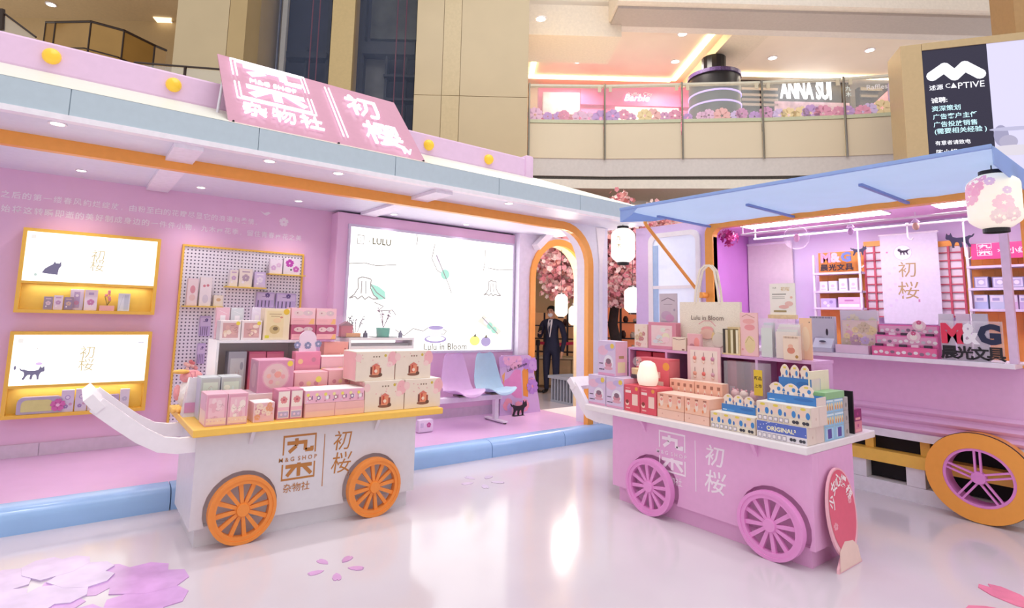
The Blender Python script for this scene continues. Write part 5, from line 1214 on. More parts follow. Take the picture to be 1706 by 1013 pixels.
B().box(0, XE, -.012, .0, .53, .598, mat('#ece6f0', .4)).build('white_skirt', truck)
# orange frame around the hatch
def rr_ring(x0, x1, z0, z1, r, n=6):
    o = []
    for cx_, cz_, a0 in ((x1-r, z1-r, 0), (x0+r, z1-r, 90), (x0+r*.2, z0+r*.2, 180), (x1-r*.2, z0+r*.2, 270)):
        q = r if a0 < 180 else r*.2
        for k in range(n+1):
            a = math.radians(a0+90*k/n); o.append((cx_+q*math.cos(a), cz_+q*math.sin(a)))
    return o
oo = rr_ring(ox0-.10, ox1+.10, oz0, oz1+.06, .14); ii = rr_ring(ox0, ox1, oz0+.02, oz1-.01, .10)
b = B(); n_ = len(oo)
vs_ = [(x, -.02, z) for x, z in oo]+[(x, -.02, z) for x, z in ii]+[(x, .08, z) for x, z in oo]+[(x, .08, z) for x, z in ii]
fs_ = []
for k in range(n_):
    j = (k+1) % n_; fs_ += [(k, j, n_+j, n_+k), (2*n_+k, 3*n_+k, 3*n_+j, 2*n_+j), (k, 2*n_+k, 2*n_+j, j), (n_+k, n_+j, 3*n_+j, 3*n_+k)]
b.add(vs_, fs_, ORANGE); b.build('hatch_frame', truck)
B().tube([(1.05, -.02, 1.84), (1.05, -.14, 1.84)], .035, ORANGE, 14).build('hatch_knob', truck, smooth=True)
# side window
wb = B(); wo = rr_ring(.22, .98, 1.05, 2.66, .12); wi = rr_ring(.29, .92, 1.12, 2.60, .09); n_ = len(wo)
vs_ = [(x, -.03, z) for x, z in wo]+[(x, -.03, z) for x, z in wi]+[(x, 0, z) for x, z in wo]+[(x, 0, z) for x, z in wi]; fs_ = []
for k in range(n_):
    j = (k+1) % n_; fs_ += [(k, j, n_+j, n_+k), (k, 2*n_+k, 2*n_+j, j), (n_+k, n_+j, 3*n_+j, 3*n_+k)]
wb.add(vs_, fs_, WHITE); sw = wb.build('side_window', truck)
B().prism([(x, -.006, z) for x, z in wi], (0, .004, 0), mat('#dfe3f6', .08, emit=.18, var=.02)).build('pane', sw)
B().box(.29, .92, -.024, -.007, 1.93, 1.97, WHITE).build('glazing_bar', sw)
B().box(.29, .36, -.02, -.007, 1.13, 2.5, mat('#a9c3ea', .3)).build('blue_edge', sw)
# counter
B().box(.9, 4.87-1.09, -.26, -.0005, 1.232, 1.272, mat('#f0e4f2', .35)).build('counter', truck, bevel=.004)
b = B()
B().box(ox0+.02, ox1-.02, .0, .35, oz0+.021, oz0+.035, mat('#f0e4f2', .35)).build('inner_counter', truck)
# under-carriage
DK = mat('#100d12', .7, var=.1)
B().box(.02, XE, .12, 1.3, .14, .529, DK).build('undercarriage', truck)
B().box(0, XE, -.02, .11, .295, .40, YELLOW).build('chassis_beam', truck)
for x in (2.62, 3.05): B().box(x, x+.07, .06, .11, .401, .529, YELLOW).build('chassis_post', truck)
PW = mat('#e9e6ef', .4)
for x in (.1, 1.0, 2.50, 2.95, 4.3): B().box(x, x+.14, .0, .119, .131, .294, PW).build('pallet_block', truck, bevel=.003)
B().box(0, XE, .0, 1.3, 0, .13, PW).build('pallet_base', truck)
# wheel
wx = TL(at(1631, 803, 'x', 5.98)).x; wr = .345; wt = .165
wh = bpy.data.objects.new('wheel', None); COL.objects.link(wh); wh.parent = truck; wh.location = (wx, -.02-wt, wr+.0045); wh.empty_display_size = .05
OW = mat('#f6a648', .4, var=.02, name='truck_wheel_orange'); PKR = mat('#e58fd6', .35, name='rim_pink')
ri = wr*.66
B().lathe([(ri, 0), (wr, 0), (wr, .02), (ri, .02), (ri, 0)], OW, 48, ax='y').build('wheel_face', wh, smooth=True)
B().lathe([(ri, .0205), (wr+.004, .0205), (wr+.004, .04), (ri, .04), (ri, .0205)], BLACK, 48, ax='y').build('tyre_band', wh, smooth=True)
B().lathe([(ri, .0405), (wr-.002, .0405), (wr-.002, wt), (ri, wt), (ri, .0405)], OW, 48, ax='y').build('tread', wh, smooth=True)
B().lathe([(ri-.02, .004), (ri-.0005, .004), (ri-.0005, wt), (ri-.02, wt), (ri-.02, .004)], PKR, 40, ax='y').build('rim', wh, smooth=True)
B().lathe([(0, -.005), (.045, -.005), (.05, .01), (.05, .05), (0, .05)], PKR, 20, ax='y').build('hub', wh, smooth=True)
sp0 = None
for k in range(5):
    for s in (-1, 1):
        if sp0 is None: sp0 = B().box(.03, ri-.01, .008, .03, -.007, .007, PKR).build('spoke', wh); o = sp0
        else: o = sp0.copy(); COL.objects.link(o)
        a = math.radians(90+72*k); o.rotation_euler.y = -a; o.location = (-math.sin(a)*s*.018, 0, math.cos(a)*s*.018)
# awning: flat cloth carried out over the carts
AW = mat('#b9d1f5', .6, var=.04, scale=4, name='awning_cloth')
_nt = AW.node_tree; _tr = _nt.nodes.new('ShaderNodeBsdfTranslucent'); _tr.inputs[0].default_value = (*hx('#b9d1f5'), 1)
_mx = _nt.nodes.new('ShaderNodeMixShader'); _mx.inputs[0].default_value = .5
_nt.links.new(_nt.nodes['Principled BSDF'].outputs[0], _mx.inputs[1]); _nt.links.new(_tr.outputs[0], _mx.inputs[2]); _nt.links.new(_mx.outputs[0], _nt.nodes['Material Output'].inputs[0])
ax0_, ax1_ = TY0-3.88, TY0-.88; ay0 = 4.64-TX0; NX, NY = 26, 8
def awz(i, j): return 2.70+.012*math.sin(i*1.3+j*.7)*(j/NY)*(1-j/NY)*2+.02*math.sin(math.pi*j/NY)*-.6+.004*math.sin(i*2.1)
top = [(ax0_+(ax1_-ax0_)*i/NX, ay0*j/NY, awz(i, j)) for j in range(NY+1) for i in range(NX+1)]
b = B(); N = NX+1
vs_ = top; K = len(top)
fs_ = [(j*N+i, j*N+i+1, (j+1)*N+i+1, (j+1)*N+i) for j in range(NY) for i in range(NX)]
b.add(vs_, fs_, AW); aw = b.build('awning', truck, smooth=True)
b = B(); b.prism([(ax0_, ay0, 2.70), (ax0_, ay0*.45, 2.695), (ax0_, ay0*.62, 2.64), (ax0_, ay0, 2.56)], (.008, 0, 0), AW); b.build('side_flap', aw)
b = B(); b.prism([(ax1_, ay0, 2.70), (ax1_, 0, 2.69), (ax1_, 0, 2.50), (ax1_, ay0, 2.58)], (.008, 0, 0), AW); b.build('side_flap', aw)
b = B(); b.prism([(ax0_+.008, ay0-.006, 2.705), (ax0_+.25, ay0-.006, 2.705), (ax0_+.16, ay0-.006, 2.62), (ax0_+.008, ay0-.006, 2.56)], (0, .006, 0), AW); b.build('front_flap', aw)
B().box(ax0_, ax1_, ay0-.010, ay0+.015, 2.685, 2.712, AW).build('front_hem', aw)
AD = mat('#7d93cf', .5)  # dark blue bars built in place of arm shadows under the cloth
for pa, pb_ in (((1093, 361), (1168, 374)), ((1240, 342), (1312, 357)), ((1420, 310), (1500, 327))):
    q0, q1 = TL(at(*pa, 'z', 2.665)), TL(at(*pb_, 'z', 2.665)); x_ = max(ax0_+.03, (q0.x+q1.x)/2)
    B().box(x_-.014, x_+.014, max(q0.y, ay0+.2), -.03, 2.655, 2.677, AD).build('arm_shadow_bar', truck)
for Yp, nm in ((3.97, 'l'), (None, 'r')):
    if Yp is None: Yp = at(1672, 280, 'z', 2.62).y; x_ = min(TY0-Yp, ax1_-.04)
    else: x_ = TY0-Yp
    x_ = max(x_, ax0_+.01) if nm == 'r' else x_
    y0_ = at(1075, 365, 'y', 3.97).x-TX0
    B().tube([(x_, -.01, 1.93), (x_, y0_+.02, 2.60), (x_, y0_, 2.625), (x_, y0_, 2.69)], .02, ORANGE, 10).build('awning_strut', truck, smooth=True)
pq = tp(1682, 500, 6.0)
B().box(pq.x-.026, pq.x+.026, -.18, -.13, 1.2725, 2.66, mat('#e8c9e8', .4)).build('front_post', truck)
# white hanging rails and lights under the ceiling
for (pa, pb_, dy) in (((1340, 380), (1620, 352), .35), ((1352, 389), (1620, 366), .65)):
    q0, q1 = TL(at(*pa, 'x', TX0+dy)), TL(at(*pb_, 'x', TX0+dy)); z_ = (q0.z+q1.z)/2
    B().tube([(1.3, dy, z_), (3.8, dy, z_)], .012, WHITE, 8).build('hanging_rail', truck)
    for x in (1.32, 3.78): B().tube([(x, dy, z_), (x, dy, 2.72)], .008, WHITE, 6).build('rail_hanger', truck)
for k, (x0, x1, lb_) in enumerate(((1.25, 2.75, 'left'), (3.15, 3.85, 'right'))):
    t = thing('ceiling_light', 'flat white light panel in the truck ceiling, '+lb_+' one', 'light', (TX0+.55, TY0-(x0+x1)/2, 2.70), RF, 'light panels of the truck')
    B().box(-(x1-x0)/2, (x1-x0)/2, -.14, .14, .004, .0195, WHITE).build('housing', t); B().box(-(x1-x0)/2+.01, (x1-x0)/2-.01, -.13, .13, 0, .0038, GLOW('#fff8ff', 14)).build('diffuser', t)

# ---------------------------------------------------------------- fittings inside the truck, on its back wall
BX = TX0+1.43                                           # face of the truck's back wall
def bt(px, py, off=0.): return at(px, py, 'x', BX-off)
def back_thing(name, label, cat, x0, x1, yb, yt, off, group=None):
    a, c = bt(x0, yb, off), bt(x1, yb, off); z0 = bt((x0+x1)/2, yb, off).z; z1 = bt((x0+x1)/2, yt, off).z
    t = thing(name, label, cat, (BX-off, (a.y+c.y)/2, z0), RF, group); return t, abs(a.y-c.y), z1-z0
OB = mat('#f2a24a', .5, var=.06, scale=8, name='orange_slat_board')
def shelf_unit(label, x0, x1, yt, shelves, zb=1.0):
    t, w, h = back_thing('shelf_unit', label, 'shelf', x0, x1, 520, yt, .20)
    dz = t.location.z-zb; t.location.z = zb; h += dz
    nb = max(4, int(w/.09))
    for k in range(nb): B().box(-w/2+w*k/nb+.001, -w/2+w*(k+1)/nb-.001, .17, .195, 0, h, OB).build('slat', t)
    for x in (-w/2, w/2-.022): B().box(x, x+.022, 0, .022, 0, h-.04, WHITE).build('upright', t)
    zs_ = []
    for py in shelves:
        z = bt((x0+x1)/2, py, .2).z-zb; zs_.append(zb+z+.0125); B().box(-w/2, w/2, -.01, .169, z-.012, z+.012, mat('#e9dcf4', .4)).build('shelf_board', t)
    return t, w, zs_
su1, w1, zs1 = shelf_unit('orange backed white shelf unit under the pink and blue sign, left of the lattice', 1357, 1438, 417, (455, 486, 514))
su2, w2, zs2 = shelf_unit('orange backed white shelf unit at the right behind the lantern post', 1616, 1740, 400, (443, 481, 517))
def shelf_item(name, label, x0, x1, yt, z0, body, art, off=.17, d=.12, group=None):
    a, c = bt(x0, yt, off), bt(x1, yt, off); z1 = bt((x0+x1)/2, yt, off).z
    t = thing(name, label, 'gift box', (BX-off+d/2, (a.y+c.y)/2, z0), RF, group); w, h = abs(a.y-c.y), max(.03, z1-z0)
    B().box(-w/2, w/2, -d/2, d/2, .0003, h, P(body)).build('body', t, bevel=.0015)
    b = B(); draw(b, (-w/2, -d/2, 0), XN, ZN, w, h, art); b.build('printed_front', t, fix=False); return t
PA = [('r', .08, .08, .84, .84, '#efe6f6'), ('c', .5, .5, .2, '#d6bfe6'), ('r', .2, .15, .6, .08, '#c9b4dd')]
for k, (x0, x1, yt, lb_) in enumerate(((1365, 1378, 469, 'first'), (1380, 1394, 468, 'second'), (1397, 1411, 464, 'third'), (1414, 1428, 463, 'fourth'))):
    shelf_item('paper_box', 'white paper box on the middle board left of the lattice, '+lb_+' from left', x0, x1, yt, zs1[1], '#e6dcf0', PA, group='white paper boxes on the truck shelf')
shelf_item('paper_pouch', 'lilac patterned pouch on the low board left of the lattice', 1367, 1392, 497, zs1[2], '#cbb8e2', [('c', .3, .5, .2, '#e9dff4'), ('c', .7, .6, .18, '#a890cf'), ('c', .5, .2, .15, '#f0e6f6')])
shelf_item('pencil_box', 'pink and white pencil box on the low board left of the lattice', 1396, 1433, 495, zs1[2], '#e3b6dc', [('r', .04, .5, .92, .44, '#e9c3dd'), ('r', .04, .05, .92, .3, '#f6f0f8'), ('r', .3, .6, .4, .15, '#c07ab4')])
for k, (x0, x1, lb_) in enumerate(((1622, 1646, 'first'), (1652, 1678, 'second'), (1681, 1705, 'third'))):
    shelf_item('puzzle_box', 'framed lilac puzzle box on the upper board of the right shelf, '+lb_+' from left', x0, x1, 461, zs2[1], '#8d86b4', [('r', .08, .08, .84, .84, '#dfd8ee'), ('r', .2, .2, .6, .6, '#c3b8dc'), ('c', .5, .5, .2, '#efe9f6')], group='framed boxes on the right shelf')
for k, (x0, x1, hc, lb_) in enumerate(((1622, 1645, '#b9c0e6', 'blue'), (1648, 1672, '#c6cbe6', 'pale blue'), (1675, 1695, '#d9b9de', 'pink'), (1697, 1712, '#cdb6e2', 'lilac'))):
    shelf_item('notebook_box', lb_+' notebook box on the lower board of the right shelf', x0, x1, 491, zs2[2], hc, [('r', .06, .5, .88, .44, '#e9e3f3'), ('r', .2, .58, .5, .2, '#a9a3cf'), ('r', .06, .06, .88, .3, hc)])
# sign with letters
t, w, h = back_thing('brand_sign', 'small cut out sign M&G in pink and blue on the left shelf unit', 'sign', 1366, 1424, 452, 419, .215)
for body, x, m_ in (('M', -.30*w, P('#ee93b4')), ('&', -.02*w, P('#d9b9dc')), ('G', .28*w, P('#6f7fc4'))):
    b = B(); b.text(body, (x, 0, h*.70), XN, ZN, h=h*.50, material=m_, bold=.05, ext=.012); b.build('letter', t, fix=False)
for k, ch in enumerate('晨光文具'):
    b = B(); b.text(ch, (-.36*w+.24*w*k, 0, h*.2), XN, ZN, h=h*.34, material=P('#332c3c'), bold=.02, ext=.01); b.build('character', t, fix=False)
t, w, h = back_thing('pink_sign', 'magenta sign with white square mark and characters at the right', 'sign', 1619, 1745, 430, 403, .215)
B().box(-w/2, w/2, -.012, 0, 0, h, P('#e2488f')).build('board', t)
b = B(); draw(b, (-w/2+.03, -.0125, .0), XN, ZN, h*.9, h, logo_shapes(P('#fbe9f4'), name=False)); draw(b, (-w/2, -.0125, 0), XN, ZN, w, h, [('t', '×', .40, .5, .2, '#fbe9f4', .02), ('t', '小红书', .70, .48, .40, '#fbe9f4', .02)]); b.build('lettering', t, fix=False)
# lattice panels
for x0, x1, lb_, nv in ((1447, 1480, 'red lattice screen left of the hanging scroll', 1), (1566, 1612, 'red lattice screen right of the hanging scroll', 1)):
    t, w, h = back_thing('lattice_screen', lb_, 'screen', x0, x1, 530, 410, .06, 'red lattice screens')
    B().box(-w/2, w/2, 0, .006, 0, h, P('#efe6f0')).build('paper', t)
    RD = mat('#c9546a', .5)
    for k in range(nv+2): x = -w/2+w*k/(nv+1); B().box(x-.009, x+.009, -.02, -.001, 0, h, RD).build('upright_bar', t)
    for k in range(9): z = h*(k+.2)/9; B().box(-w/2, w/2, -.016, -.0012, z-.006, z+.006, RD).build('cross_bar', t)
    B().box(-w/2-.004, w/2+.004, -.02, .006, h+.001, h+.06, ORANGE).build('head_board', t)
for x0, x1, lb_ in ((1443, 1446, 'left'), (1612, 1616, 'right')):
    t, w, h = back_thing('orange_board', 'narrow orange upright board beside the '+lb_+' lattice screen', 'board', x0, x1, 530, 412, .05); B().box(-w/2, w/2, 0, .03, 0, h, ORANGE).build('board', t)
# scroll
t, w, h = back_thing('hanging_scroll', 'white hanging scroll with a black cat in a circle and gold characters', 'scroll', 1474, 1572, 540, 388, .12)
B().box(-w/2, w/2, -.003, .003, 0, h, mat('#e6e0f0', .7, var=.03, scale=30, alpha=.96)).build('cloth', t); B().tube([(-w/2-.01, 0, h), (w/2+.01, 0, h)], .01, WHITE, 8).build('rod', t)
GLD = P('#b79a6c')
def cat_pts():  # a walking cat seen from the side, head to the left and tail raised
    return [(.02, .62), (.04, .80), (.07, .93), (.11, .82), (.17, .82), (.21, .94), (.24, .80), (.27, .68), (.40, .62), (.62, .62), (.74, .66), (.82, .72), (.90, .70), (.97, .80), (1.0, .78), (.94, .62), (.84, .56), (.80, .44), (.80, .28), (.86, .12), (.86, .03), (.78, .03), (.72, .22), (.66, .34), (.56, .34), (.58, .14), (.56, .03), (.49, .03), (.46, .30), (.40, .36), (.34, .32), (.30, .12), (.31, .02), (.23, .02), (.22, .26), (.20, .38), (.17, .46), (.12, .52), (.06, .54)]
def cat_flip(): return [(1-x, y) for x, y in cat_pts()][::-1]
def cat_shape(b, o, u, v, s, m_, ext=.003, flip=False):
    n = Vector(u).cross(Vector(v)).normalized(); pts = cat_flip() if flip else cat_pts()
    b.prism([Vector(o)+Vector(u)*(x-.5)*s+Vector(v)*y*s*.72 for x, y in pts], n*ext, m_)
b = B(); draw(b, (-w/2, -.0032, 0), XN, ZN, w, h, [('c', .40, .79, .165, '#cbb8d8'), ('c', .40, .79, .157, '#efeaf4'), ('t', '初', .46, .60, .17, GLD), ('t', '桜', .46, .37, .19, GLD), ('r', .62, .24, .03, .03, '#c98ab4'), ('c', .12, .80, .02, '#d98ab0')]+[('c', .14+.1*(k % 3), .2+.06*k, .03, '#ded2ea') for k in range(8)]); b.build('printed_front', t, fix=False)
b = B(); cat_shape(b, (-.08*w, -.004, h*.76), XN, ZN, w*.22, P('#33203e'), flip=False); b.build('cat_print', t)
t, w, h = back_thing('roller_panel', 'plain cream roller panel on the back wall behind the tote bag', 'panel', 1250, 1325, 560, 407, .04)
B().box(-w/2, w/2, 0, .02, 0, h, mat('#e6dbdc', .6, var=.03)).build('sheet', t); B().tube([(-w/2, -.0, h+.015), (w/2, 0, h+.015)], .018, WHITE, 8).build('roller', t)
# flower ball at the inner corner
rnd = random.Random(9)
fb = thing('flower_ball', 'pink artificial flower bunch in the upper left corner of the hatch', 'flowers', tuple(at(1214, 396, 'x', 6.55)))
for k in range(34):
    v_ = Vector((rnd.gauss(0, 1), rnd.gauss(0, 1), rnd.gauss(0, 1))).normalized()*rnd.uniform(.06, .12); v_.x *= .8
    b = B(); a = v_.normalized(); p1 = a.orthogonal().normalized(); p2 = a.cross(p1)
    for w_ in range(5):
        t0 = 2*math.pi*w_/5; dr_ = p1*math.cos(t0)+p2*math.sin(t0); sd = p1*-math.sin(t0)+p2*math.cos(t0)
        b.face([v_, v_+dr_*.025-sd*.018, v_+dr_*.045+a*.012, v_+dr_*.025+sd*.018], mat(['#d9509c', '#e680b8', '#c93f8c', '#f0b0d6'][k % 4], .7, var=0))
    b.build('flower', fb, fix=False)
# hangers, cats and baubles from the rails
def hang(name, label, px, py0, py1, X, fn, group=None):
    a = at(px, py0, 'x', X); c = at(px, py1, 'x', X)
    t = thing(name, label, 'ornament', (a.x, a.y, c.z), RF, group); fn(t, a.z-c.z); return t
def hook(t, h):
    B().tube([(0, 0, .03), (0, 0, h)], .007, WHITE, 8).build('rod', t); B().ball((0, 0, h), .018, WHITE, 10).build('knob', t, smooth=True); B().tube([(.0, 0, .03), (.01, 0, .008), (.03, 0, .0), (.045, 0, .02)], .006, WHITE, 6).build('hook', t)
for px, y0, y1, lb_ in ((1428, 383, 446, 'left'), (1511, 374, 400, 'middle'), (1604, 367, 432, 'right')):
    hang('hook_rod', 'white hook rod hanging from the truck rail, '+lb_+' one', px, y0, y1, TX0+.65, hook, 'hook rods')
for px, py, s, lb_, fl in ((1431, 426, .17, 'black cat cut out hanging by the left lattice screen', True), (1600, 413, .24, 'black cat cut out hanging by the right lattice screen', False)):
    q = at(px, py, 'x', BX-.28); t = thing('cat_cutout', lb_, 'ornament', q, RF)
    b = B(); cat_shape(b, (0, 0, 0), XN, ZN, s, P('#2c2348'), .004, fl); b.build('cat_shape', t)
def bauble(t, h):
    r = .13; B().ball((0, 0, r), r, mat('#f3e6fa', .05, alpha=.16, var=0), 22).build('bubble', t, smooth=True); B().ball((0, 0, r), .03, mat('#e7a9cf', .5), 10, sz=1.6).build('blossom', t, smooth=True); B().tube([(0, 0, 2*r), (0, 0, h)], .003, WHITE, 6).build('string', t)
hang('bauble', 'large clear bubble ornament hanging before the cream roller panel', 1326, 371, 416, TX0+.2, bauble)
def charm(hc):
    def f(t, h):
        B().ball((0, 0, h*.22), h*.16, mat(hc, .5), 12, sz=1.3).build('figure', t, smooth=True); B().lathe([(h*.2, h*.42), (h*.13, h*.55), (.0, h*.66)], mat('#e6d3ee', .4, alpha=.6), 12).build('bell', t, smooth=True); B().tube([(0, 0, h*.6), (0, 0, h)], .003, WHITE, 6).build('string', t)
    return f
hang('wind_chime', 'small lilac chime hanging above the left shelf unit', 1416, 362, 392, TX0+.35, charm('#c9a0cf'))
hang('wind_chime', 'small orange chime hanging above the scroll', 1524, 353, 384, TX0+.35, charm('#e8b9a8'))

# ---------------------------------------------------------------- paper lanterns
def lantern(label, c, w, h, paper, cord_to, blossoms_=True, glow=.28, mark=None, group='white paper lanterns'):
    t = thing('paper_lantern', label, 'lantern', (c[0], c[1], c[2]-h/2), 0, group)
    r = w/2; cap = r*.48; prof_ = []
    nn = 22
    for k in range(nn+1):
        u = k/nn; e = min(1, math.sin(math.pi*min(.5, max(u, 1-u) if False else (u if u < .5 else 1-u)*2.6 if (u if u < .5 else 1-u)*2.6 < .5 else .5)))
        rad_ = cap+(r-cap)*e; prof_.append((rad_*(1+.006*(k % 2)), h*.06+h*.88*u))
    B().lathe(prof_, mat(paper, .7, emit=glow, var=.03, name='lantern_paper'), 28).build('paper', t, smooth=True)
    for z0, z1 in ((0, h*.075), (h*.925, h)):
        B().lathe([(cap*1.0, z0), (cap*1.04, z0), (cap*1.04, z1), (cap, z1), (cap, z0)], BLACK, 24).build('cap_ring', t)
    if cord_to: B().tube([(0, 0, h), (0, 0, cord_to-(c[2]-h/2))], .004, BLACK, 6).build('cord', t)
    def surf(a, z): 
        zz2 = (z-h*.06)/(h*.88)*nn; i = max(0, min(nn-1, int(zz2))); f_ = zz2-i; q = prof_[i][0]*(1-f_)+prof_[i+1][0]*f_
        return Vector(((q+.003)*math.cos(a), (q+.003)*math.sin(a), z))
    face = math.atan2(-c[1], -c[0])
    if blossoms_:
        for k, (da, zf, s, hc) in enumerate(((-.75, .72, .17, '#e6a4bf'), (-1.0, .60, .2, '#e9b3c6'), (.35, .42, .16, '#efc6cf'), (.15, .22, .13, '#e7d0cf'), (.7, .25, .13, '#e3c9cc'), (-.1, .78, .08, '#d9b9d4'), (.5, .62, .07, '#dcc3d8'), (-.4, .85, .07, '#e0a8c4'))):
            b = B()
            for w_ in range(5):
                pts = petal_pts(0, 0, s*h*.9, .3*k+w_*2*math.pi/5, w=.6)
                b.face([surf(face+da+x/r, max(h*.07, min(h*.93, h*zf+z))) for x, z in pts], mat(hc, .7, emit=glow*.9, var=0))
            b.build('blossom_print', t, fix=False)
    if mark:
        for k, ch in enumerate(mark):
            b = B(); a0 = face-.35; o = surf(a0, h*(.66-.2*k)); u = Vector((-math.sin(a0), math.cos(a0), 0)); b.text(ch, o+u.cross(ZN)*.004, u, ZN, h=h*.13, material=P('#b9a06a')); b.build('mark', t, fix=False)
    return t
q = at(1656, 336, 'x', 5.12); wl_ = .29
lantern('large white paper lantern with pink blossoms hanging at the awning right end', (q.x, q.y, q.z), wl_, at(1656, 284, 'x', 5.12).z-at(1656, 387, 'x', 5.12).z, '#f6efdf', 2.68)
q = at(1038, 409, 'y', 4.75); hl = at(1038, 377, 'y', 4.75).z-at(1038, 441, 'y', 4.75).z
lantern('white paper lantern with gold mark hanging at the kiosk roof end', (q.x, q.y, q.z), .30, hl, '#faf6ea', SOF, False, .75, '九木')

# ---------------------------------------------------------------- on the truck's counter
CZT = 1.2725
def counter_box(name, label, cat, x0, x1, yt, X, d, body, art, z0=CZT, **k): return carton(name, label, cat, 'R', x0, x1, 590, yt, X, d, z0=z0, body=body, art=art, **k)
CX_ = 5.93
carton('desk_calendar', 'grey spiral desk calendar with a small black cat on the truck counter', 'calendar', 'R', 1350, 1392, 580, 527, 6.03, .05, z0=CZT, body='#cbc7d2', art=[('r', .03, .03, .94, .9, '#c9c5d1'), ('e', .7, .55, .05, .1, '#2a2433'), ('e', .4, .3, .3, .12, '#b9b3c4')]+[('r', .05+.06*k, .94, .03, .05, '#6a6474') for k in range(15)])
sp_ = thing('stationery_stand', 'small grey white display stand with a tilted screen on the counter', 'display', (5.93, at(1372, 575, 'x', 5.93).y, CZT), RF)
B().box(-.09, .09, -.05, .05, 0, .04, P('#c3c0d3')).build('base', sp_); B().prism([(-.085, -.045, .0405), (-.085, .03, .0405), (-.085, .03, .13)], (.17, 0, 0), P('#e3dfec')).build('screen', sp_); B().ball((.0, -.02, .10), .02, P('#4a4658'), 10, sx=1.6, sz=.5).build('badge', sp_)
carton('pale_tray', 'pale pink low tray at the counter middle', 'tray', 'R', 1392, 1447, 592, 575, 5.91, .10, z0=CZT, body='#e6c3dc', art=[('r', .01, .03, .98, .94, '#e9cbe0')])
carton('photo_album', 'pastel flower photo album standing on the counter', 'album', 'R', 1404, 1464, 582, 534, 6.03, .04, z0=CZT, body='#e3c3c4', art=blossoms('#e6cfc6', ['#e9b3c6', '#d9c3a8', '#cfb6dc', '#eed7a4', '#c9a3b4'], 16, 81))
carton('photo_album', 'tall pale flower folder behind the pastel album', 'album', 'R', 1402, 1466, 582, 517, 6.09, .03, z0=CZT, body='#ddd0dc', art=blossoms('#ded2dd', ['#e6c6d6', '#cfc0e0', '#e9dcc6'], 14, 82))
pr = thing('pink_rack', 'three tier bright pink rack of hair clips on the truck counter', 'display', (5.98, at(1505, 590, 'x', 5.92).y, CZT), RF)
w_ = abs(at(1452, 590, 'x', 5.92).y-at(1560, 597, 'x', 5.92).y)
PKR2 = P('#ec6fb0')
for j, (y0, z0, z1) in enumerate(((-.06, 0, .085), (.0, 0, .185), (.055, 0, .28))):
    B().box(-w_/2+j*.012, w_/2-j*.004, y0, y0+.055, z0, z1, PKR2 if j else P('#ea5f9c')).build('step', pr)
    b = B(); r_ = random.Random(j)
    draw(b, (-w_/2+j*.012, y0, z1-.085), XN, ZN, w_-j*.016, .085, [('r', .02, .06, .96, .8, '#e9a6c8' if j else '#ea6f9f')]+[('e', .06+.09*k, .35+.1*(k % 2), .035, .16, r_.choice(['#f3dbe4', '#c9c0cc', '#8d6f86', '#f6ecee'])) for k in range(11)]); b.build('printed_front', pr, fix=False)
    if j < 2:
        for k in range(5): B().box(-w_*.45+k*w_*.19, -w_*.45+k*w_*.19+.05, y0+.01, y0+.05, z1+.0005, z1+.022, P(['#4a3a4a', '#f0d3e0'][k % 2])).build('clip', pr)
for x, z in ((w_*.14, .18), (w_*.2, .275)):
    b = B(); b.prism([(x+.05*math.cos(a), (-.003 if z < .2 else .052), z+.045*math.sin(a)) for a in [2*math.pi*k/18 for k in range(18)]], (0, -.003, 0), P('#f0c9d6')); b.build('round_tag', pr)
    b = B(); draw(b, (x-.05, (-.0065 if z < .2 else .0485), z-.045), XN, ZN, .1, .09, [('c', .5, .45, .3, '#f7e9e2'), ('f', .5, .8, .22, '#d9608c')]); b.build('printed_tag', pr, fix=False)
for k, (x0, x1, hc) in enumerate(((1567, 1592, '#d9d3de'), (1596, 1620, '#dfc9dc'), (1623, 1650, '#cfc9d6'))):
    carton('display_card', ('first', 'second', 'third')[k]+' pale card from left standing behind the big red and navy letters', 'card', 'R', x0, x1, 590, 523, 6.09, .03, z0=CZT, body=hc, art=[('r', .04, .04, .92, .92, hc), ('r', .2, .6, .5, .2, '#c3b6cc')], group='pale cards behind the letters')
ml = thing('brand_letters', 'big standing letters M&G in red and navy above black characters', 'sign', (5.94, at(1620, 592, 'x', 5.94).y, CZT), RF)
wM = abs(at(1566, 592, 'x', 5.94).y-at(1671, 598, 'x', 5.94).y); zM = at(1615, 535, 'x', 5.94).z-CZT
B().box(-wM/2, wM/2, .0, .004, 0, zM, mat('#f3eef6', .06, alpha=.25, var=0)).build('clear_back', ml)
B().box(-wM/2, wM/2, -.03, .03, -.0005+.0005, .004, mat('#f3eef6', .06, alpha=.4, var=0)).build('clear_foot', ml)
for body, x, m_ in (('M', -.30*wM, P('#e8385a')), ('&', -.01*wM, P('#f6f1f8')), ('G', .29*wM, P('#1d2348'))):
    b = B(); b.text(body, (x, -.002, zM*.68), XN, ZN, h=zM*.52, w=(.36 if body == 'M' else .30 if body == '&' else .36)*wM, material=m_, bold=.06 if body != '&' else .03, ext=.012); b.build('letter', ml, fix=False)
for k, ch in enumerate('晨光文具'):
    b = B(); b.text(ch, (-.36*wM+.245*wM*k, -.002, zM*.20), XN, ZN, h=zM*.34, material=P('#1c1820'), bold=.03, ext=.01); b.build('character', ml, fix=False)
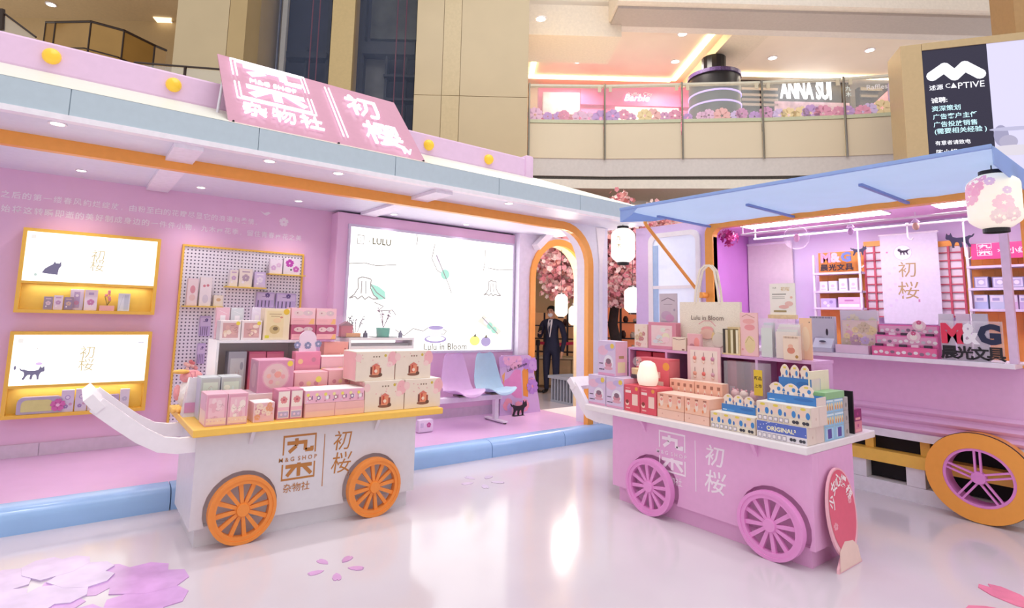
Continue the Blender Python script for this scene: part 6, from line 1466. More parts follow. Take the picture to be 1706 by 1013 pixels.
# ---------------------------------------------------------------- oval standee against the pink cart
b0, b1 = at(1398, 958, 'z', 0), at(1438, 935, 'z', 0)
sd = thing('oval_standee', 'red oval standee with white characters leaning on the pink cart end', 'sign', ((b0.x+b1.x)/2, 1.63, 0), 0)
hS = .80; wS = .40; lean = .10
def sp3(x, z): return Vector((x, lean*z*.74, z*.74))
RDS = P('#e4607c')
out_ = [(wS*.5*math.cos(a)*1.04, .44+.37*math.sin(a)) for a in [math.radians(-62+304*k/28) for k in range(29)]]
out_ += [(-wS*.42, .03), (-wS*.44, 0), (wS*.44, 0), (wS*.42, .03)]
B().prism([sp3(x, z) for x, z in out_], Vector((0, .014, 0)), P('#f3b9c6')).build('board', sd)
b = B(); nS = Vector((0, -1, lean)).normalized()
b.face([sp3(wS*.5*.94*math.cos(2*math.pi*k/32), .46+.335*math.sin(2*math.pi*k/32))+nS*.002 for k in range(32)], RDS); b.build('red_oval', sd, fix=False)
b = B(); b.face([sp3(x, z)+nS*.0026 for x, z in ((-wS*.40, .01), (wS*.40, .01), (wS*.36, .14), (wS*.2, .2), (-wS*.1, .22), (-wS*.32, .16))], P('#f3d3c8')); b.build('pale_foot', sd, fix=False)
for k, ch in enumerate('少女心爆棚'):
    a = math.radians(158-32*k); x, z = wS*.36*math.cos(a), .46+.255*math.sin(a); b = B(); ro = a-math.pi/2
    u = Vector((math.cos(ro), lean*math.sin(ro), math.sin(ro))); v = Vector((-math.sin(ro), lean*math.cos(ro), math.cos(ro)))
    b.text(ch, sp3(x, z)+nS*.003, u, v, h=.082, material=P('#fbeef0'), bold=.03); b.build('character', sd, fix=False)
for x, z, r in ((-.13, .36, .032), (.12, .52, .03)):
    b = B(); 
    for w2_ in range(5): b.face([sp3(x+p_[0], z+p_[1])+nS*.003 for p_ in petal_pts(0, 0, r, math.pi/2+w2_*2*math.pi/5)], P('#f3a3b4'))
    b.build('blossom', sd, fix=False)
# ---------------------------------------------------------------- kiosk wall: glowing niches
NY_ = 6.50
def niche(label, tl, tr, bl, br, midl, art):
    p = [at(*q, 'y', NY_) for q in (tl, tr, bl, br)]
    x0 = (p[0].x+p[2].x)/2; x1 = (p[1].x+p[3].x)/2; z1 = (p[0].z+p[1].z)/2; z0 = (p[2].z+p[3].z)/2; zm = at(*midl, 'y', NY_).z
    t = thing('wall_niche', label, 'display case', (x0, 6.62, z0), group='glowing wall niches'); w, h, m_ = x1-x0, z1-z0, zm-z0
    YF = mat('#f3c34f', .4, var=.02, name='niche_yellow'); YI = mat('#f7d867', .45, var=.02, name='niche_inside')
    d = 6.62-NY_; f = .03
    B().box(0, w, -d, -.001, h-f, h, YF).build('frame_board', t); B().box(0, w, -d, -.001, 0, f, YF).build('frame_board', t)
    for x in (0, w-f): B().box(x, x+f, -d, -.001, f+.0005, h-f-.0005, YF).build('frame_board', t)
    B().box(f+.0005, w-f-.0005, -d, -.001, m_-.012, m_+.012, YF).build('frame_board', t)
    B().box(f+.0005, w-f-.0005, -.012, -.001, f+.0005, m_-.0125, YI).build('back_panel', t)
    lw, lh = w-2*f-.002, h-f-m_-.013
    B().box(f+.001, w-f-.001, -d+.014, -.013, m_+.0125, h-f-.0005, GLOW('#fffdf6', 1.5)).build('light_panel', t)
    b = B(); draw(b, (f+.001, -d+.0135, m_+.0125), XN, ZN, lw, lh, art(lw, lh)); b.build('printed_panel', t, fix=False)
    # small warm tube hidden in the shelf's top
    l = bpy.data.lights.new('niche_tube', 'AREA'); l.shape = 'RECTANGLE'; l.size = lw*.9; l.size_y = .02; l.energy = .45; l.color = (1, .95, .85)
    o = bpy.data.objects.new('niche_tube', l); COL.objects.link(o); o.parent = t; o.location = (w/2, -d*.5, m_-.016)
    return t, z0+f+.0005
GD = GLOW('#c9b58a', .75); CT = GLOW('#8c84a8', .42)
def lying_cat(w, h): return [('t', '初', .53, .60, .24, GD), ('t', '桜', .53, .38, .24, GD), ('r', .03, .86, .035, .08, GLOW('#d8d3d0', .9)), ('p', [(.13, .17), (.15, .26), (.18, .32), (.205, .36), (.215, .42), (.225, .38), (.25, .38), (.26, .43), (.265, .33), (.25, .27), (.245, .14), (.2, .15)], CT), ('e', .09, .13, .012, .03, GLOW('#b9c9c4', .8))]
def walking_cat(w, h):
    s = .18; a = w/h
    return [('t', '初', .53, .64, .26, GD), ('t', '桜', .53, .38, .26, GD), ('r', .03, .84, .035, .09, GLOW('#d8d3d0', .9)), ('p', [(.06+(1-x)*s, .10+y*s*.72*a) for x, y in cat_pts()][::-1], CT), ('e', .03, .35, .008, .04, CT), ('e', .19, .42, .025, .03, GLOW('#d9b9e6', .8)), ('l', [(.15, .72), (.17, .74), (.16, .68)], .012, GLOW('#d9cfc9', .8)), ('r', .92, .82, .05, .03, GLOW('#cfc9d6', .8))]
n1, nz1 = niche('upper glowing wall niche with a lying cat picture in a yellow frame', (42, 379), (269, 398), (19, 520), (257, 525), (150, 474), lying_cat)
n2, nz2 = niche('lower glowing wall niche with a walking cat picture in a yellow frame', (15, 551), (254, 554), (1, 699), (241, 685), (128, 641), walking_cat)
def nbox(name, label, x0, x1, yt, z0, hc, art, y=6.53, d=.04, cat='stationery', group=None, lean=0.):
    a, c = at(x0, yt+20, 'y', y), at(x1, yt+20, 'y', y); z1 = at((x0+x1)/2, yt, 'y', y).z
    t = thing(name, label, cat, ((a.x+c.x)/2, y+d/2, z0), 0, group); w, h = c.x-a.x, z1-z0
    B().box(-w/2+.001, w/2-.001, -d/2, d/2, .0003, h, P(hc)).build('body', t, bevel=.0012)
    b = B(); draw(b, (-w/2+.001, -d/2, 0), XN, ZN, w-.002, h, art); b.build('printed_front', t, fix=False); 
    if lean: t.rotation_euler.y = lean
    return t
NA = lambda c1, c2: [('r', .06, .05, .88, .9, c1), ('f', .5, .5, .3, c2), ('r', .2, .8, .6, .07, c2), ('c', .3, .25, .1, '#f7eef4')]
nbox('greeting_card', 'grey framed card first from left in the upper niche', 71, 87, 494, nz1, '#b9a6b4', NA('#a392a6', '#e3c9d4'))
nbox('greeting_card', 'white flower card second from left in the upper niche', 88, 104, 492, nz1, '#ece0ea', NA('#e9d6e4', '#c79cc4'))
nbox('card_pack', 'brown and lilac card pack third from left in the upper niche', 105, 121, 495, nz1, '#a98a8e', NA('#9c8aa8', '#d9b6a4'))
nbox('phone_case_box', 'tall lilac phone case box in the upper niche middle', 116, 139, 482, nz1, '#e3d6ee', [('r', .06, .04, .88, .92, '#e6daf0'), ('r', .28, .1, .44, .78, '#c3aed6'), ('c', .5, .7, .12, '#f3eaf6'), ('f', .5, .35, .2, '#d99cc0')], y=6.565)
nbox('phone_case_box', 'tall white flower phone case box right of the lilac one', 140, 162, 483, nz1, '#f0e3ee', [('r', .06, .04, .88, .92, '#efdfea'), ('f', .5, .4, .3, '#d58ab8'), ('r', .3, .75, .4, .12, '#c6b0d8')])
nbox('leaning_card', 'pale blue card leaning at the right of the upper niche', 196, 216, 489, nz1, '#dfe3ea', [('r', .05, .04, .9, .92, '#e6e9ee'), ('r', .5, .06, .4, .86, '#cdd3dc'), ('l', [(.1, .1), (.4, .9)], .02, '#b9c0cc')], lean=.0)
fv = thing('mini_bouquet', 'little pink flower stem in a low pink box in the upper niche', 'flowers', (at(178, 512, 'y', 6.54).x, 6.55, nz1))
B().box(-.06, .06, -.025, .025, 0, .05, P('#f0b6b4')).build('box', fv)
b = B(); r_ = random.Random(2)
for k in range(5):
    x = r_.uniform(-.03, .03); b.tube([(0, 0, .05), (x, 0, .10+.02*k)], .002, mat('#8a7a4a', .6), 5)
b.build('stem', fv)
for k in range(5): B().ball((r_.uniform(-.035, .035), 0, .11+.02*k), .014, mat('#ee9fa8', .7), 8).build('bloom', fv, smooth=True)
# lower niche
pc_ = thing('pencil_case', 'clear fronted lilac pencil case with a pink flower in the lower niche', 'pencil case', (at(72, 688, 'y', 6.54).x-.03, 6.55, nz2)); 
pts = rr_ring(-.165, .165, .002, .15, .05)
B().prism([(x, -.03, z) for x, z in pts], (0, .06, 0), mat('#bcb0cc', .5, var=.05)).build('case', pc_)
pts = rr_ring(-.135, .09, .022, .125, .04); B().prism([(x, -.032, z) for x, z in pts], (0, .0015, 0), mat('#d9d38c', .2)).build('clear_window', pc_)
b = B(); draw(b, (.07, -.0335, .01), XN, ZN, .12, .12, [('f', .5, .5, .48, '#d46ab0'), ('c', .5, .5, .12, '#f0c3dd')]); b.build('flower_patch', pc_, fix=False)
for k, (x0, x1, yt, lb_) in enumerate(((101, 123, 650, 'first'), (125, 145, 648, 'second'), (146, 164, 648, 'third'))):
    nbox('notebook', 'lilac blossom notebook in the lower niche, '+lb_+' from left', x0, x1, yt, nz2, '#e0d3ea', [('r', .05, .04, .9, .92, '#dfd2ea'), ('c', .5, .66, .22, '#b9a3d2'), ('c', .5, .66, .14, '#ece3f3'), ('f', .4, .25, .2, '#a98cc4'), ('f', .75, .35, .14, '#d9a6c9')], group='notebooks in the lower niche')
nbox('badge_card', 'dark and lilac badge card behind the white cart handle', 178, 197, 657, nz2, '#c3b3cf', [('r', .05, .05, .9, .9, '#bfb0cc'), ('e', .3, .6, .12, .2, '#5a4a66'), ('e', .7, .4, .12, .2, '#6d5a78')])
nbox('greeting_card', 'white card at the right end of the lower niche', 199, 215, 648, nz2, '#eae6ee', [('r', .06, .04, .88, .92, '#e6e1ec'), ('f', .5, .5, .3, '#c9c6d8')])

# ---------------------------------------------------------------- pegboard with little shelves
def peg_material():
    m = bpy.data.materials.new('perforated_white_board'); m.use_nodes = True; nt = m.node_tree; p = nt.nodes['Principled BSDF']
    tc = nt.nodes.new('ShaderNodeTexCoord'); mp = nt.nodes.new('ShaderNodeMapping'); mp.inputs['Scale'].default_value = (1/.0365,)*3
    fr = nt.nodes.new('ShaderNodeVectorMath'); fr.operation = 'FRACTION'
    sb = nt.nodes.new('ShaderNodeVectorMath'); sb.operation = 'SUBTRACT'; sb.inputs[1].default_value = (.5, .5, .5)
    sx = nt.nodes.new('ShaderNodeSeparateXYZ'); cb_ = nt.nodes.new('ShaderNodeCombineXYZ'); ln = nt.nodes.new('ShaderNodeVectorMath'); ln.operation = 'LENGTH'
    cr = nt.nodes.new('ShaderNodeValToRGB'); cr.color_ramp.elements[0].position = .20; cr.color_ramp.elements[1].position = .25
    cr.color_ramp.elements[0].color = (*hx('#5f586e'), 1); cr.color_ramp.elements[1].color = (*hx('#f0ecf4'), 1)
    L = nt.links.new; L(tc.outputs['Object'], mp.inputs[0]); L(mp.outputs[0], fr.inputs[0]); L(fr.outputs[0], sb.inputs[0]); L(sb.outputs[0], sx.inputs[0])
    L(sx.outputs['X'], cb_.inputs['X']); L(sx.outputs['Z'], cb_.inputs['Y']); L(cb_.outputs[0], ln.inputs[0]); L(ln.outputs['Value'], cr.inputs[0]); L(cr.outputs[0], p.inputs['Base Color'])
    return m
PY = 6.575
tl, tr = at(305, 406, 'y', PY), at(507, 424, 'y', PY)
pg = thing('pegboard', 'white perforated pegboard in a yellow frame on the pink wall', 'pegboard', (tl.x, 6.62, .30)); pw, ph = tr.x-tl.x, (tl.z+tr.z)/2-.30
B().box(.02, pw-.02, -.035, -.012, .02, ph-.02, peg_material()).build('board', pg)
YF = mat('#f3c34f', .4, var=.02, name='niche_yellow')
for x0, x1, z0, z1 in ((0, pw, ph-.02, ph), (0, pw, 0, .02), (0, .0195, .0205, ph-.0205), (pw-.0195, pw, .0205, ph-.0205)): B().box(x0, x1, -.05, -.001, z0, z1, YF).build('frame_bar', pg)
pz = {}
for k, (x0, x1, y) in enumerate(((304, 372, 511), (376, 444, 479), (447, 509, 458))):
    a, c = at(x0, y, 'y', 6.47), at(x1, y, 'y', 6.47); z = (a.z+c.z)/2; pz[k] = z+.0065
    B().box(a.x-tl.x, c.x-tl.x, -.16, -.0355, z-.30-.006, z-.30+.006, mat('#f0cf55', .4)).build('small_shelf', pg)
def pitem(name, label, x0, x1, yt, k, hc, art, d=.06, y=6.49, cat='stationery', **kw): return nbox(name, label, x0, x1, yt, pz[k], hc, art, y=y, d=d, cat=cat, **kw)
pitem('gift_pack', 'clear wrapped pink character print pack on the left small shelf', 312, 330, 464, 0, '#ecd3d6', [('r', .05, .04, .9, .92, '#efdcdc'), ('e', .5, .6, .25, .15, '#df9aa4'), ('e', .5, .3, .3, .12, '#e9c9c2')])
pitem('gift_pack', 'tall clear wrapped white pack on the left small shelf', 333, 353, 462, 0, '#f0e6e6', [('r', .05, .04, .9, .92, '#f2e8e8'), ('c', .35, .7, .12, '#d98a96'), ('c', .65, .72, .12, '#d98a96'), ('e', .5, .25, .25, .15, '#dcd3dc')])
pitem('gift_pack', 'small cream pack at the right end of the left small shelf', 355, 371, 492, 0, '#eee3cf', [('r', .05, .05, .9, .9, '#f0e6d4'), ('e', .5, .6, .25, .15, '#d9b98c')])
pitem('memo_book', 'cream and lilac memo book on the middle small shelf, left one', 382, 396, 449, 1, '#e9dfe6', NA('#efe6d9', '#c9a8cc'))
pitem('memo_book', 'cream memo book on the middle small shelf, middle one', 398, 420, 448, 1, '#eee2d6', NA('#efe4d8', '#b9a3b4'))
pitem('memo_book', 'lilac memo book on the middle small shelf, right one', 423, 442, 453, 1, '#cdbbe0', NA('#d6c6e6', '#f0e6f4'))
pitem('blossom_card', 'white card with purple blossoms on the right small shelf, left one', 449, 470, 432, 2, '#efe3ee', [('r', .04, .04, .92, .92, '#efe4ef'), ('f', .3, .4, .22, '#d9b3dc'), ('f', .7, .6, .2, '#e3c3e0')])
pitem('blossom_card', 'white card with one large magenta blossom on the right small shelf', 472, 500, 431, 2, '#eee6ee', [('r', .04, .04, .92, .92, '#ece3ee'), ('f', .35, .7, .26, '#c24ab4'), ('f', .75, .35, .2, '#cf6abf'), ('c', .45, .3, .06, '#4a6a4a')])
for k, (x0, x1, y0, y1, lb_) in enumerate(((426, 456, 486, 512, 'lilac pouch with dark stripes hooked on the pegboard, left one'), (459, 492, 488, 514, 'lilac pouch with dark stripes hooked on the pegboard, right one'), (331, 349, 526, 560, 'narrow lilac pouch hooked low on the pegboard'), (327, 340, 572, 606, 'grey lilac pouch hooked at the lowest left of the pegboard'))):
    a, c = at(x0, y1, 'y', 6.55), at(x1, y1, 'y', 6.55); z0, z1 = at(x0, y1, 'y', 6.55).z, at(x0, y0, 'y', 6.55).z
    t = thing('hooked_pouch', lb_, 'pouch', ((a.x+c.x)/2, 6.565, z0), group='pouches hooked on the pegboard'); w, h = c.x-a.x, z1-z0
    B().box(-w/2, w/2, -.02, .018, 0, h, mat('#c6b2dc', .6, var=.06)).build('pouch', t, bevel=.006)
    b = B(); draw(b, (-w/2, -.02, 0), XN, ZN, w, h, [('r', .05, .5, .9, .4, '#d6c6e4'), ('f', .6, .8, .16, '#6a5590')]+[('r', .08+.2*j, .04, .05, .42, '#4f4468') for j in range(4)]+[('r', .3, .7, .4, .04, '#8d7aa8')]); b.build('printed_front', t, fix=False)
    B().tube([(0, -.03, h+.005), (0, .02, h+.012)], .003, STEEL, 6).build('hook', t)
fbq = at(325, 602, 'y', 6.54)
t = thing('flower_sprig', 'coral pink flower sprig at the foot of the pegboard', 'flowers', (at(318, 612, 'y', 6.53).x, 6.52, at(318, 625, 'y', 6.53).z))
for k in range(14):
    r_ = random.Random(k); B().ball((r_.uniform(-.07, .07), r_.uniform(-.02, .02), .06+r_.uniform(-.05, .09)), .02, mat(['#f0a8a0', '#f6c9bd', '#e98a8c'][k % 3], .7), 8).build('bloom', t, smooth=True)

# ---------------------------------------------------------------- bench of two shell seats
def shell_mesh(parent, m_):
    prof_ = [(-.25, .30-.30, .16), (-.235, .025, .20), (-.18, .035, .225), (-.08, .02, .235), (.04, .01, .235), (.12, .03, .23), (.17, .09, .222), (.20, .18, .21), (.225, .29, .185), (.245, .40, .16), (.255, .455, .135), (.258, .475, .09)]
    NS = 10; vs_ = []
    for (y, z, hw) in prof_:
        for i in range(NS+1):
            u = -1+2*i/NS; dish = abs(u)**2.2
            up_ = .05*dish if y < .1 else .02*dish
            fw = -.045*dish if y > .1 else 0
            vs_.append((u*hw, y+fw, z+up_))
    N = NS+1; fs_ = [(j*N+i, j*N+i+1, (j+1)*N+i+1, (j+1)*N+i) for j in range(len(prof_)-1) for i in range(NS)]
    b = B(); K = len(vs_); b.add(vs_+[(x, y+.006, z-.010) for x, y, z in vs_], fs_+[tuple(K+q for q in f[::-1]) for f in fs_], m_)
    # close the rim
    rim = [i for i in range(N)]+[j*N+NS for j in range(1, len(prof_))]+[(len(prof_)-1)*N+i for i in range(NS-1, -1, -1)]+[j*N for j in range(len(prof_)-2, 0, -1)]
    k0 = 0
    for a, c in zip(rim, rim[1:]+rim[:1]): b.f.append([a, c, K+c, K+a]); b.mi.append(0)
    return b.build('seat_shell', parent, smooth=True)
SEZ = .53
cA, cB_ = at(754, 590, 'y', 6.16), at(806, 590, 'y', 6.16)
bch = thing('shell_bench', 'two shell seats, pink and pale blue, on a white beam bench', 'bench', (cA.x, 5.92, PZ+.0005))
ssc = (cA.z-SEZ)/.475
for x, m_ in ((0, mat('#dcb6e3', .4, var=.02)), (cB_.x-cA.x, mat('#b5d3ea', .4, var=.02))):
    s = shell_mesh(bch, m_); s.location = (x, 0, SEZ-PZ); s.scale = (1.0, 1.0, ssc)
BW = mat('#ece2f2', .4)
xl, xr = -1.1, at(833, 650, 'y', 5.92).x-cA.x
B().box(xl, xr, -.05, .05, SEZ-PZ-.085, SEZ-PZ-.02, BW).build('beam', bch, bevel=.006)
for x in (-.95, xr-.10):
    B().box(x, x+.06, -.03, .03, .035, SEZ-PZ-.0855, BW).build('leg', bch); B().box(x-.01, x+.07, -.22, .20, .012, .0345, BW).build('foot_bar', bch, bevel=.004)
    for y in (-.20, .18): B().lathe([(.022, 0), (.022, .0118)], BLACK, 10, c=(x+.03, y, 0)).build('glide', bch)
for x in (0, cB_.x-cA.x): B().box(x-.08, x+.08, -.08, .08, SEZ-PZ-.0195, SEZ-PZ-.002, STEEL).build('seat_bracket', bch)
# photo board with a black cat
pbx0, pbx1 = at(829, 694, 'z', PZ).x, at(903, 688, 'z', PZ).x
bd = thing('photo_board', 'purple blossom photo board with a black cat beside the blue seat', 'sign', ((pbx0+pbx1)/2+.05, 6.18, PZ+.0005)); w = pbx1-pbx0
h = at(860, 592, 'y', 6.25).z-PZ
def bp3(x, z, n=0.): return Vector((x, z*.10-n, z))
ol = [(-w*.5, 0), (w*.5, 0), (w*.47, h*.25), (w*.42, h*.5), (w*.36, h*.8), (w*.33, h*.97), (w*.25, h), (-w*.4, h), (-w*.46, h*.9), (-w*.44, h*.5)]
B().prism([bp3(x, z) for x, z in ol], Vector((0, .015, 0)), P('#d3b4e2')).build('board', bd)
b = B(); sh3 = [('p', [(-.44, .55), (-.30, .40), (-.12, .28), (.05, .25), (.05, .78), (-.12, .74), (-.25, .62)], '#e391c9'), ('p', [(.08, .30), (.20, .27), (.24, .74), (.16, .80), (.08, .72)], '#ec9a3a'), ('p', [(-.42, .66), (-.34, .72), (-.38, .5)], '#eab06a')]
for i, (_, pts, hc) in enumerate(sh3): b.face([bp3(x*w, z*h, .001+.0005*i) for x, z in pts], P(hc))
b.build('gate_print', bd, fix=False)
r_ = random.Random(12)
for k in range(22):
    side_ = k % 3
    x, z = (r_.uniform(-.45, .3), r_.uniform(.84, .97)) if side_ == 0 else (r_.uniform(.26, .38), r_.uniform(.3, .9)) if side_ == 1 else (r_.uniform(-.45, .45), r_.uniform(.05, .26))
    if side_ == 2: x = r_.uniform(-.42, .45)
    b = B(); hc = r_.choice(['#b98ad6', '#cfa8e2', '#ecb3d6', '#f0a0b8', '#c79be0'])
    rot = r_.random()*2; rr_ = r_.uniform(.06, .11)
    for q in range(5): b.face([bp3(max(-.48*w, min(.46*w, x*w+p_[0])), max(.005, min(h*.985, z*h+p_[1])), .0035+k*.0002) for p_ in petal_pts(0, 0, rr_, rot+q*2*math.pi/5, w=.6)], P(hc))
    b.build('blossom_print', bd, fix=False)
b = B(); b.text('Lulu in Bloom', bp3(-.05*w, h*.80, .009), Vector((.97, 0, .22)), Vector((-.22, 0, .97)), w=w*.5, material=P('#3a2a4a'), bold=.01); b.build('lettering', bd, fix=False)
ct = thing('cat_cutout', 'black cat figure with raised tail standing before the photo board', 'ornament', (at(857, 691, 'z', PZ).x, 6.08, PZ+.0005))
b = B(); cat_shape(b, (0, 0, 0), XN, ZN, .30, P('#16121a'), .012, True); b.build('cat_shape', ct); B().box(-.1, .1, -.02, .03, 0, .004, P('#16121a')).build('base', ct)
q = at(704, 721, 'z', .17)
t = thing('flower_block', 'small white rounded block with a pink flower on the platform behind the cart', 'box', (q.x+.06, q.y+.06, .1690 if q.y < 5.13 else PZ+.0005))
B().box(-.10, .10, -.04, .04, 0, at(704, 699, 'y', q.y).z-.17, P('#e9d6ee')).build('body', t, bevel=.02, smooth=True)
b = B(); draw(b, (-.10, -.041, 0), XN, ZN, .2, .17, [('f', .66, .5, .18, '#c95a9c'), ('r', .12, .35, .05, .3, '#b9a8cf'), ('r', .24, .35, .05, .3, '#b9a8cf')]); b.build('printed_front', t, fix=False)
# ---------------------------------------------------------------- beyond the arch: tree, bench, belt, man, shop
# grey slatted bench
gbx, gy0, gy1 = 7.18, 6.50, 7.62
g = thing('slatted_bench', 'grey slatted bench box standing just beyond the orange arch', 'bench', (gbx, (gy0+gy1)/2, 0), RF)
GR = mat('#aab0bf', .5, var=.05); GRD = mat('#5d6272', .6); L_ = gy1-gy0
B().box(-L_/2-.03, L_/2+.08, -.05, .55, .42, .47, GR).build('top_board', g, bevel=.004)
B().box(-L_/2+.02, L_/2-.02, .05, .48, 0, .419, GRD).build('core', g); B().box(-L_/2, L_/2, .0, .05, 0, .04, GR).build('foot_rail', g)
for k in range(15): x = -L_/2+.01+k*(L_-.05)/14; B().box(x, x+.035, 0, .045, .0405, .419, GR).build('slat', g)
# barrier posts and belt
p1, p2 = at(895, 652, 'z', 0), at(961, 650, 'z', 0)
st_ = []
for p_, lb_ in ((p1, 'black barrier post with a red belt left of the man'), (p2, 'black barrier post at the right end of the red belt')):
    t = thing('barrier_post', lb_, 'barrier', (p_.x, p_.y, 0), group='barrier posts')
    B().lathe([(.17, 0), (.17, .01), (.03, .03)], BLACK, 20).build('base', t, smooth=True); B().tube([(0, 0, .02), (0, 0, .93)], .03, mat('#3a3a42', .3, metal=.5), 12).build('pole', t); B().lathe([(.045, .93), (.045, 1.03), (.03, 1.05)], BLACK, 14).build('head', t); st_.append(t)
dd = p2-p1; dn = dd.normalized()
b = B(); b.strip([dn*.05+ZN*.98, dd*.5+ZN*.955, dd-dn*.05+ZN*.98], .006, .03, mat('#d3204a', .6), side=Vector((-dn.y, dn.x, 0))); b.build('belt', st_[0])
# cherry tree
tree = thing('cherry_tree', 'pink cherry blossom tree filling the space behind the arch', 'tree', (8.55, 7.25, 0))
BK = mat('#2b1c1a', .8, var=.3, scale=12, bump=.4)
rt = random.Random(21); tips = []
B().tube([(0, 0, 0), (.05, -.05, .7), (-.05, .05, 1.4), (0, 0, 2.0)], .12, BK, 10, r1=.08).build('trunk', tree, smooth=True)
for k in range(13):
    a = 2*math.pi*k/13+rt.uniform(-.2, .2); l = rt.uniform(.7, 1.25); z0 = rt.uniform(1.7, 2.1)
    e = Vector((math.cos(a)*l*.75, math.sin(a)*l*1.25, rt.uniform(2.1, 3.45)))
    mid = Vector((e.x*.5, e.y*.5, z0+.35*(e.z-z0)+.15)); b = B()
    b.tube([(0, 0, z0), mid, e], .045, BK, 6, r1=.015)
    for j in range(4):
        s = mid.lerp(e, rt.random()); e2 = s+Vector((rt.uniform(-.4, .4), rt.uniform(-.5, .5), rt.uniform(-.25, .4))); b.tube([s, e2], .014, BK, 5, r1=.006); tips.append((s, e2))
    tips.append((mid, e)); b.build('branch', tree, smooth=True)
cols = [mat(h_, .7, var=.06, name='blossom_pink') for h_ in ('#f2b9bb', '#eea4ab', '#f6d0cb', '#e8949f', '#f9e3dc', '#eaa79e')]
b = B(); ctr = Vector((-.22, -.2, 2.62)); clumps = []
for k in range(330):
    while True:
        q = Vector((rt.uniform(-1, 1), rt.uniform(-1, 1), rt.uniform(-1, 1)))
        if .25 < q.length < 1: break
    clumps.append(ctr+RV*q.x*1.65+DV*q.y*.75+ZN*(q.z*1.05+.18*math.cos(q.x*2)))
for k in range(15000):
    c = rt.choice(clumps)+Vector((rt.gauss(0, .085), rt.gauss(0, .085), rt.gauss(0, .075)))
    if c.z < 1.75: c.z = 1.75+rt.random()*.3
    n = Vector((rt.gauss(-.5, .7), rt.gauss(-.5, .7), rt.gauss(-.1, .7))).normalized(); u = n.orthogonal().normalized(); v = n.cross(u); r = rt.uniform(.03, .055); m_ = rt.choice(cols)
    a0 = rt.random()*6.28
    for q in range(5):
        a = a0+q*1.2566; d1 = u*math.cos(a)+v*math.sin(a); sd_ = u*-math.sin(a)+v*math.cos(a)
        b.face([c, c+d1*r*.7-sd_*r*.5+n*r*.1, c+d1*r*1.15+n*r*.25, c+d1*r*.7+sd_*r*.5+n*r*.1], m_)
tag(b.build('blossom', tree, fix=False), kind='stuff')
# lanterns in the tree
for px, py, w, h, dep, lb_ in ((935, 509, .20, .40, 8.9, 'white paper lantern hanging in the tree left of the other, above the man'), (957, 526, .19, .36, 9.2, 'white paper lantern hanging lower in the tree at the right of the man'), (1054, 500, .26, .46, 9.0, 'white paper lantern half hidden behind the truck corner')):
    q = atd(px, py, dep); lantern(lb_, (q.x, q.y, q.z), w, h, '#fbf3e0', 3.2, px == 1054, .9)
    l = bpy.data.lights.new('lantern_fill_light', 'POINT'); l.energy = 15; l.color = (1, .9, .8); l.shadow_soft_size = .1  # light added in front of the lantern to brighten the blossoms
    o = bpy.data.objects.new('lantern_fill_light', l); COL.objects.link(o); o.location = (q.x-DV.x*.25, q.y-DV.y*.25, q.z+.15)
# shop fittings behind the tree
def vthing(name, label, cat, px, dep): 
    q = atd(px, 600, dep); return thing(name, label, cat, (q.x, q.y, 0), math.atan2(RV.y, RV.x))
def lx(px, dep, t): return (atd(px, 560, dep)-t.location).dot(RV)
dep = 12.3
t = vthing('wooden_counter', 'pale wooden shop counter behind the man', 'counter', 925, dep)
x0, x1 = lx(872, dep, t), lx(972, dep, t); zc = atd(925, 595, dep).z
WC = mat('#d9b684', .5, var=.1, scale=6)
B().box(x0, x1, -.03, .5, zc-.04, zc, mat('#e9d3a8', .4)).build('top_board', t); n_ = 5
B().box(x0+.02, x1-.02, .01, .45, 0, zc-.041, mat('#8a6a44', .6)).build('carcass', t)
for k in range(n_):
    B().box(x0+(x1-x0)*k/n_+.01, x0+(x1-x0)*(k+1)/n_-.01, -.012, .009, .06, zc-.06, WC).build('front_panel', t)
def dark_rack(label, px0, px1, dep, ytop, ybot, rows, glowc, posts=3):
    t = vthing('display_rack', label, 'shelf', (px0+px1)/2, dep); x0, x1 = lx(px0, dep, t), lx(px1, dep, t); zt = atd(px0, ytop, dep).z; zb = atd(px0, ybot, dep).z
    B().box(x0, x1, .28, .30, 0, zt, mat(glowc, .6, emit=.22, var=.1, scale=3)).build('back_panel', t)
    for k in range(posts): x = x0+(x1-x0)*k/(posts-1); B().box(x-.02, x+.02, -.02, .02, 0, zt, BLACK).build('upright', t)
    r_ = random.Random(int(px0))
    for k in range(rows):
        z = zb+(zt-zb)*k/rows; B().box(x0, x1, -.01, .279, z-.012, z+.012, BLACK).build('shelf_board', t)
        for j in range(4):
            x = x0+(x1-x0)*(j+.5)/4; hh = r_.uniform(.08, .2)
            gt = thing('shelf_ware', '%s vessel on the %s board of the %s, %s' % (('rust', 'peach', 'dark', 'cream')[j], ('lowest', 'middle', 'top')[k], label, ('leftmost', 'second from left', 'second from right', 'rightmost')[j]) if 0 else '%s vessel on the %s board of the %s' % (('rust', 'peach', 'dark', 'cream')[j], ('lowest', 'middle', 'top')[k], label), 'ware', t.matrix_basis @ Vector((x+r_.uniform(-.04, .04), .12, z+.0125)), t.rotation_euler.z, 'wares on the racks behind the tree')
            B().lathe([(.04, 0), (.06, hh*.3), (.055, hh*.7), (.03, hh*.9), (.035, hh)], mat(['#c9683f', '#f0b48c', '#4a2722', '#f3dcc6'][j], .5), 10).build('vessel', gt, smooth=True)
    B().box(x0, x1, -.03, .32, max(0, zb-.7), zb-.3, mat('#2a1f1e', .5)).build('dark_base', t)
    return t
dark_rack('orange lit rack seen through the gap', 1000, 1068, 12.2, 510, 590, 3, '#f0885c')
dark_rack('dim rack behind the man', 868, 984, 13.2, 520, 585, 3, '#c98f64', 4)
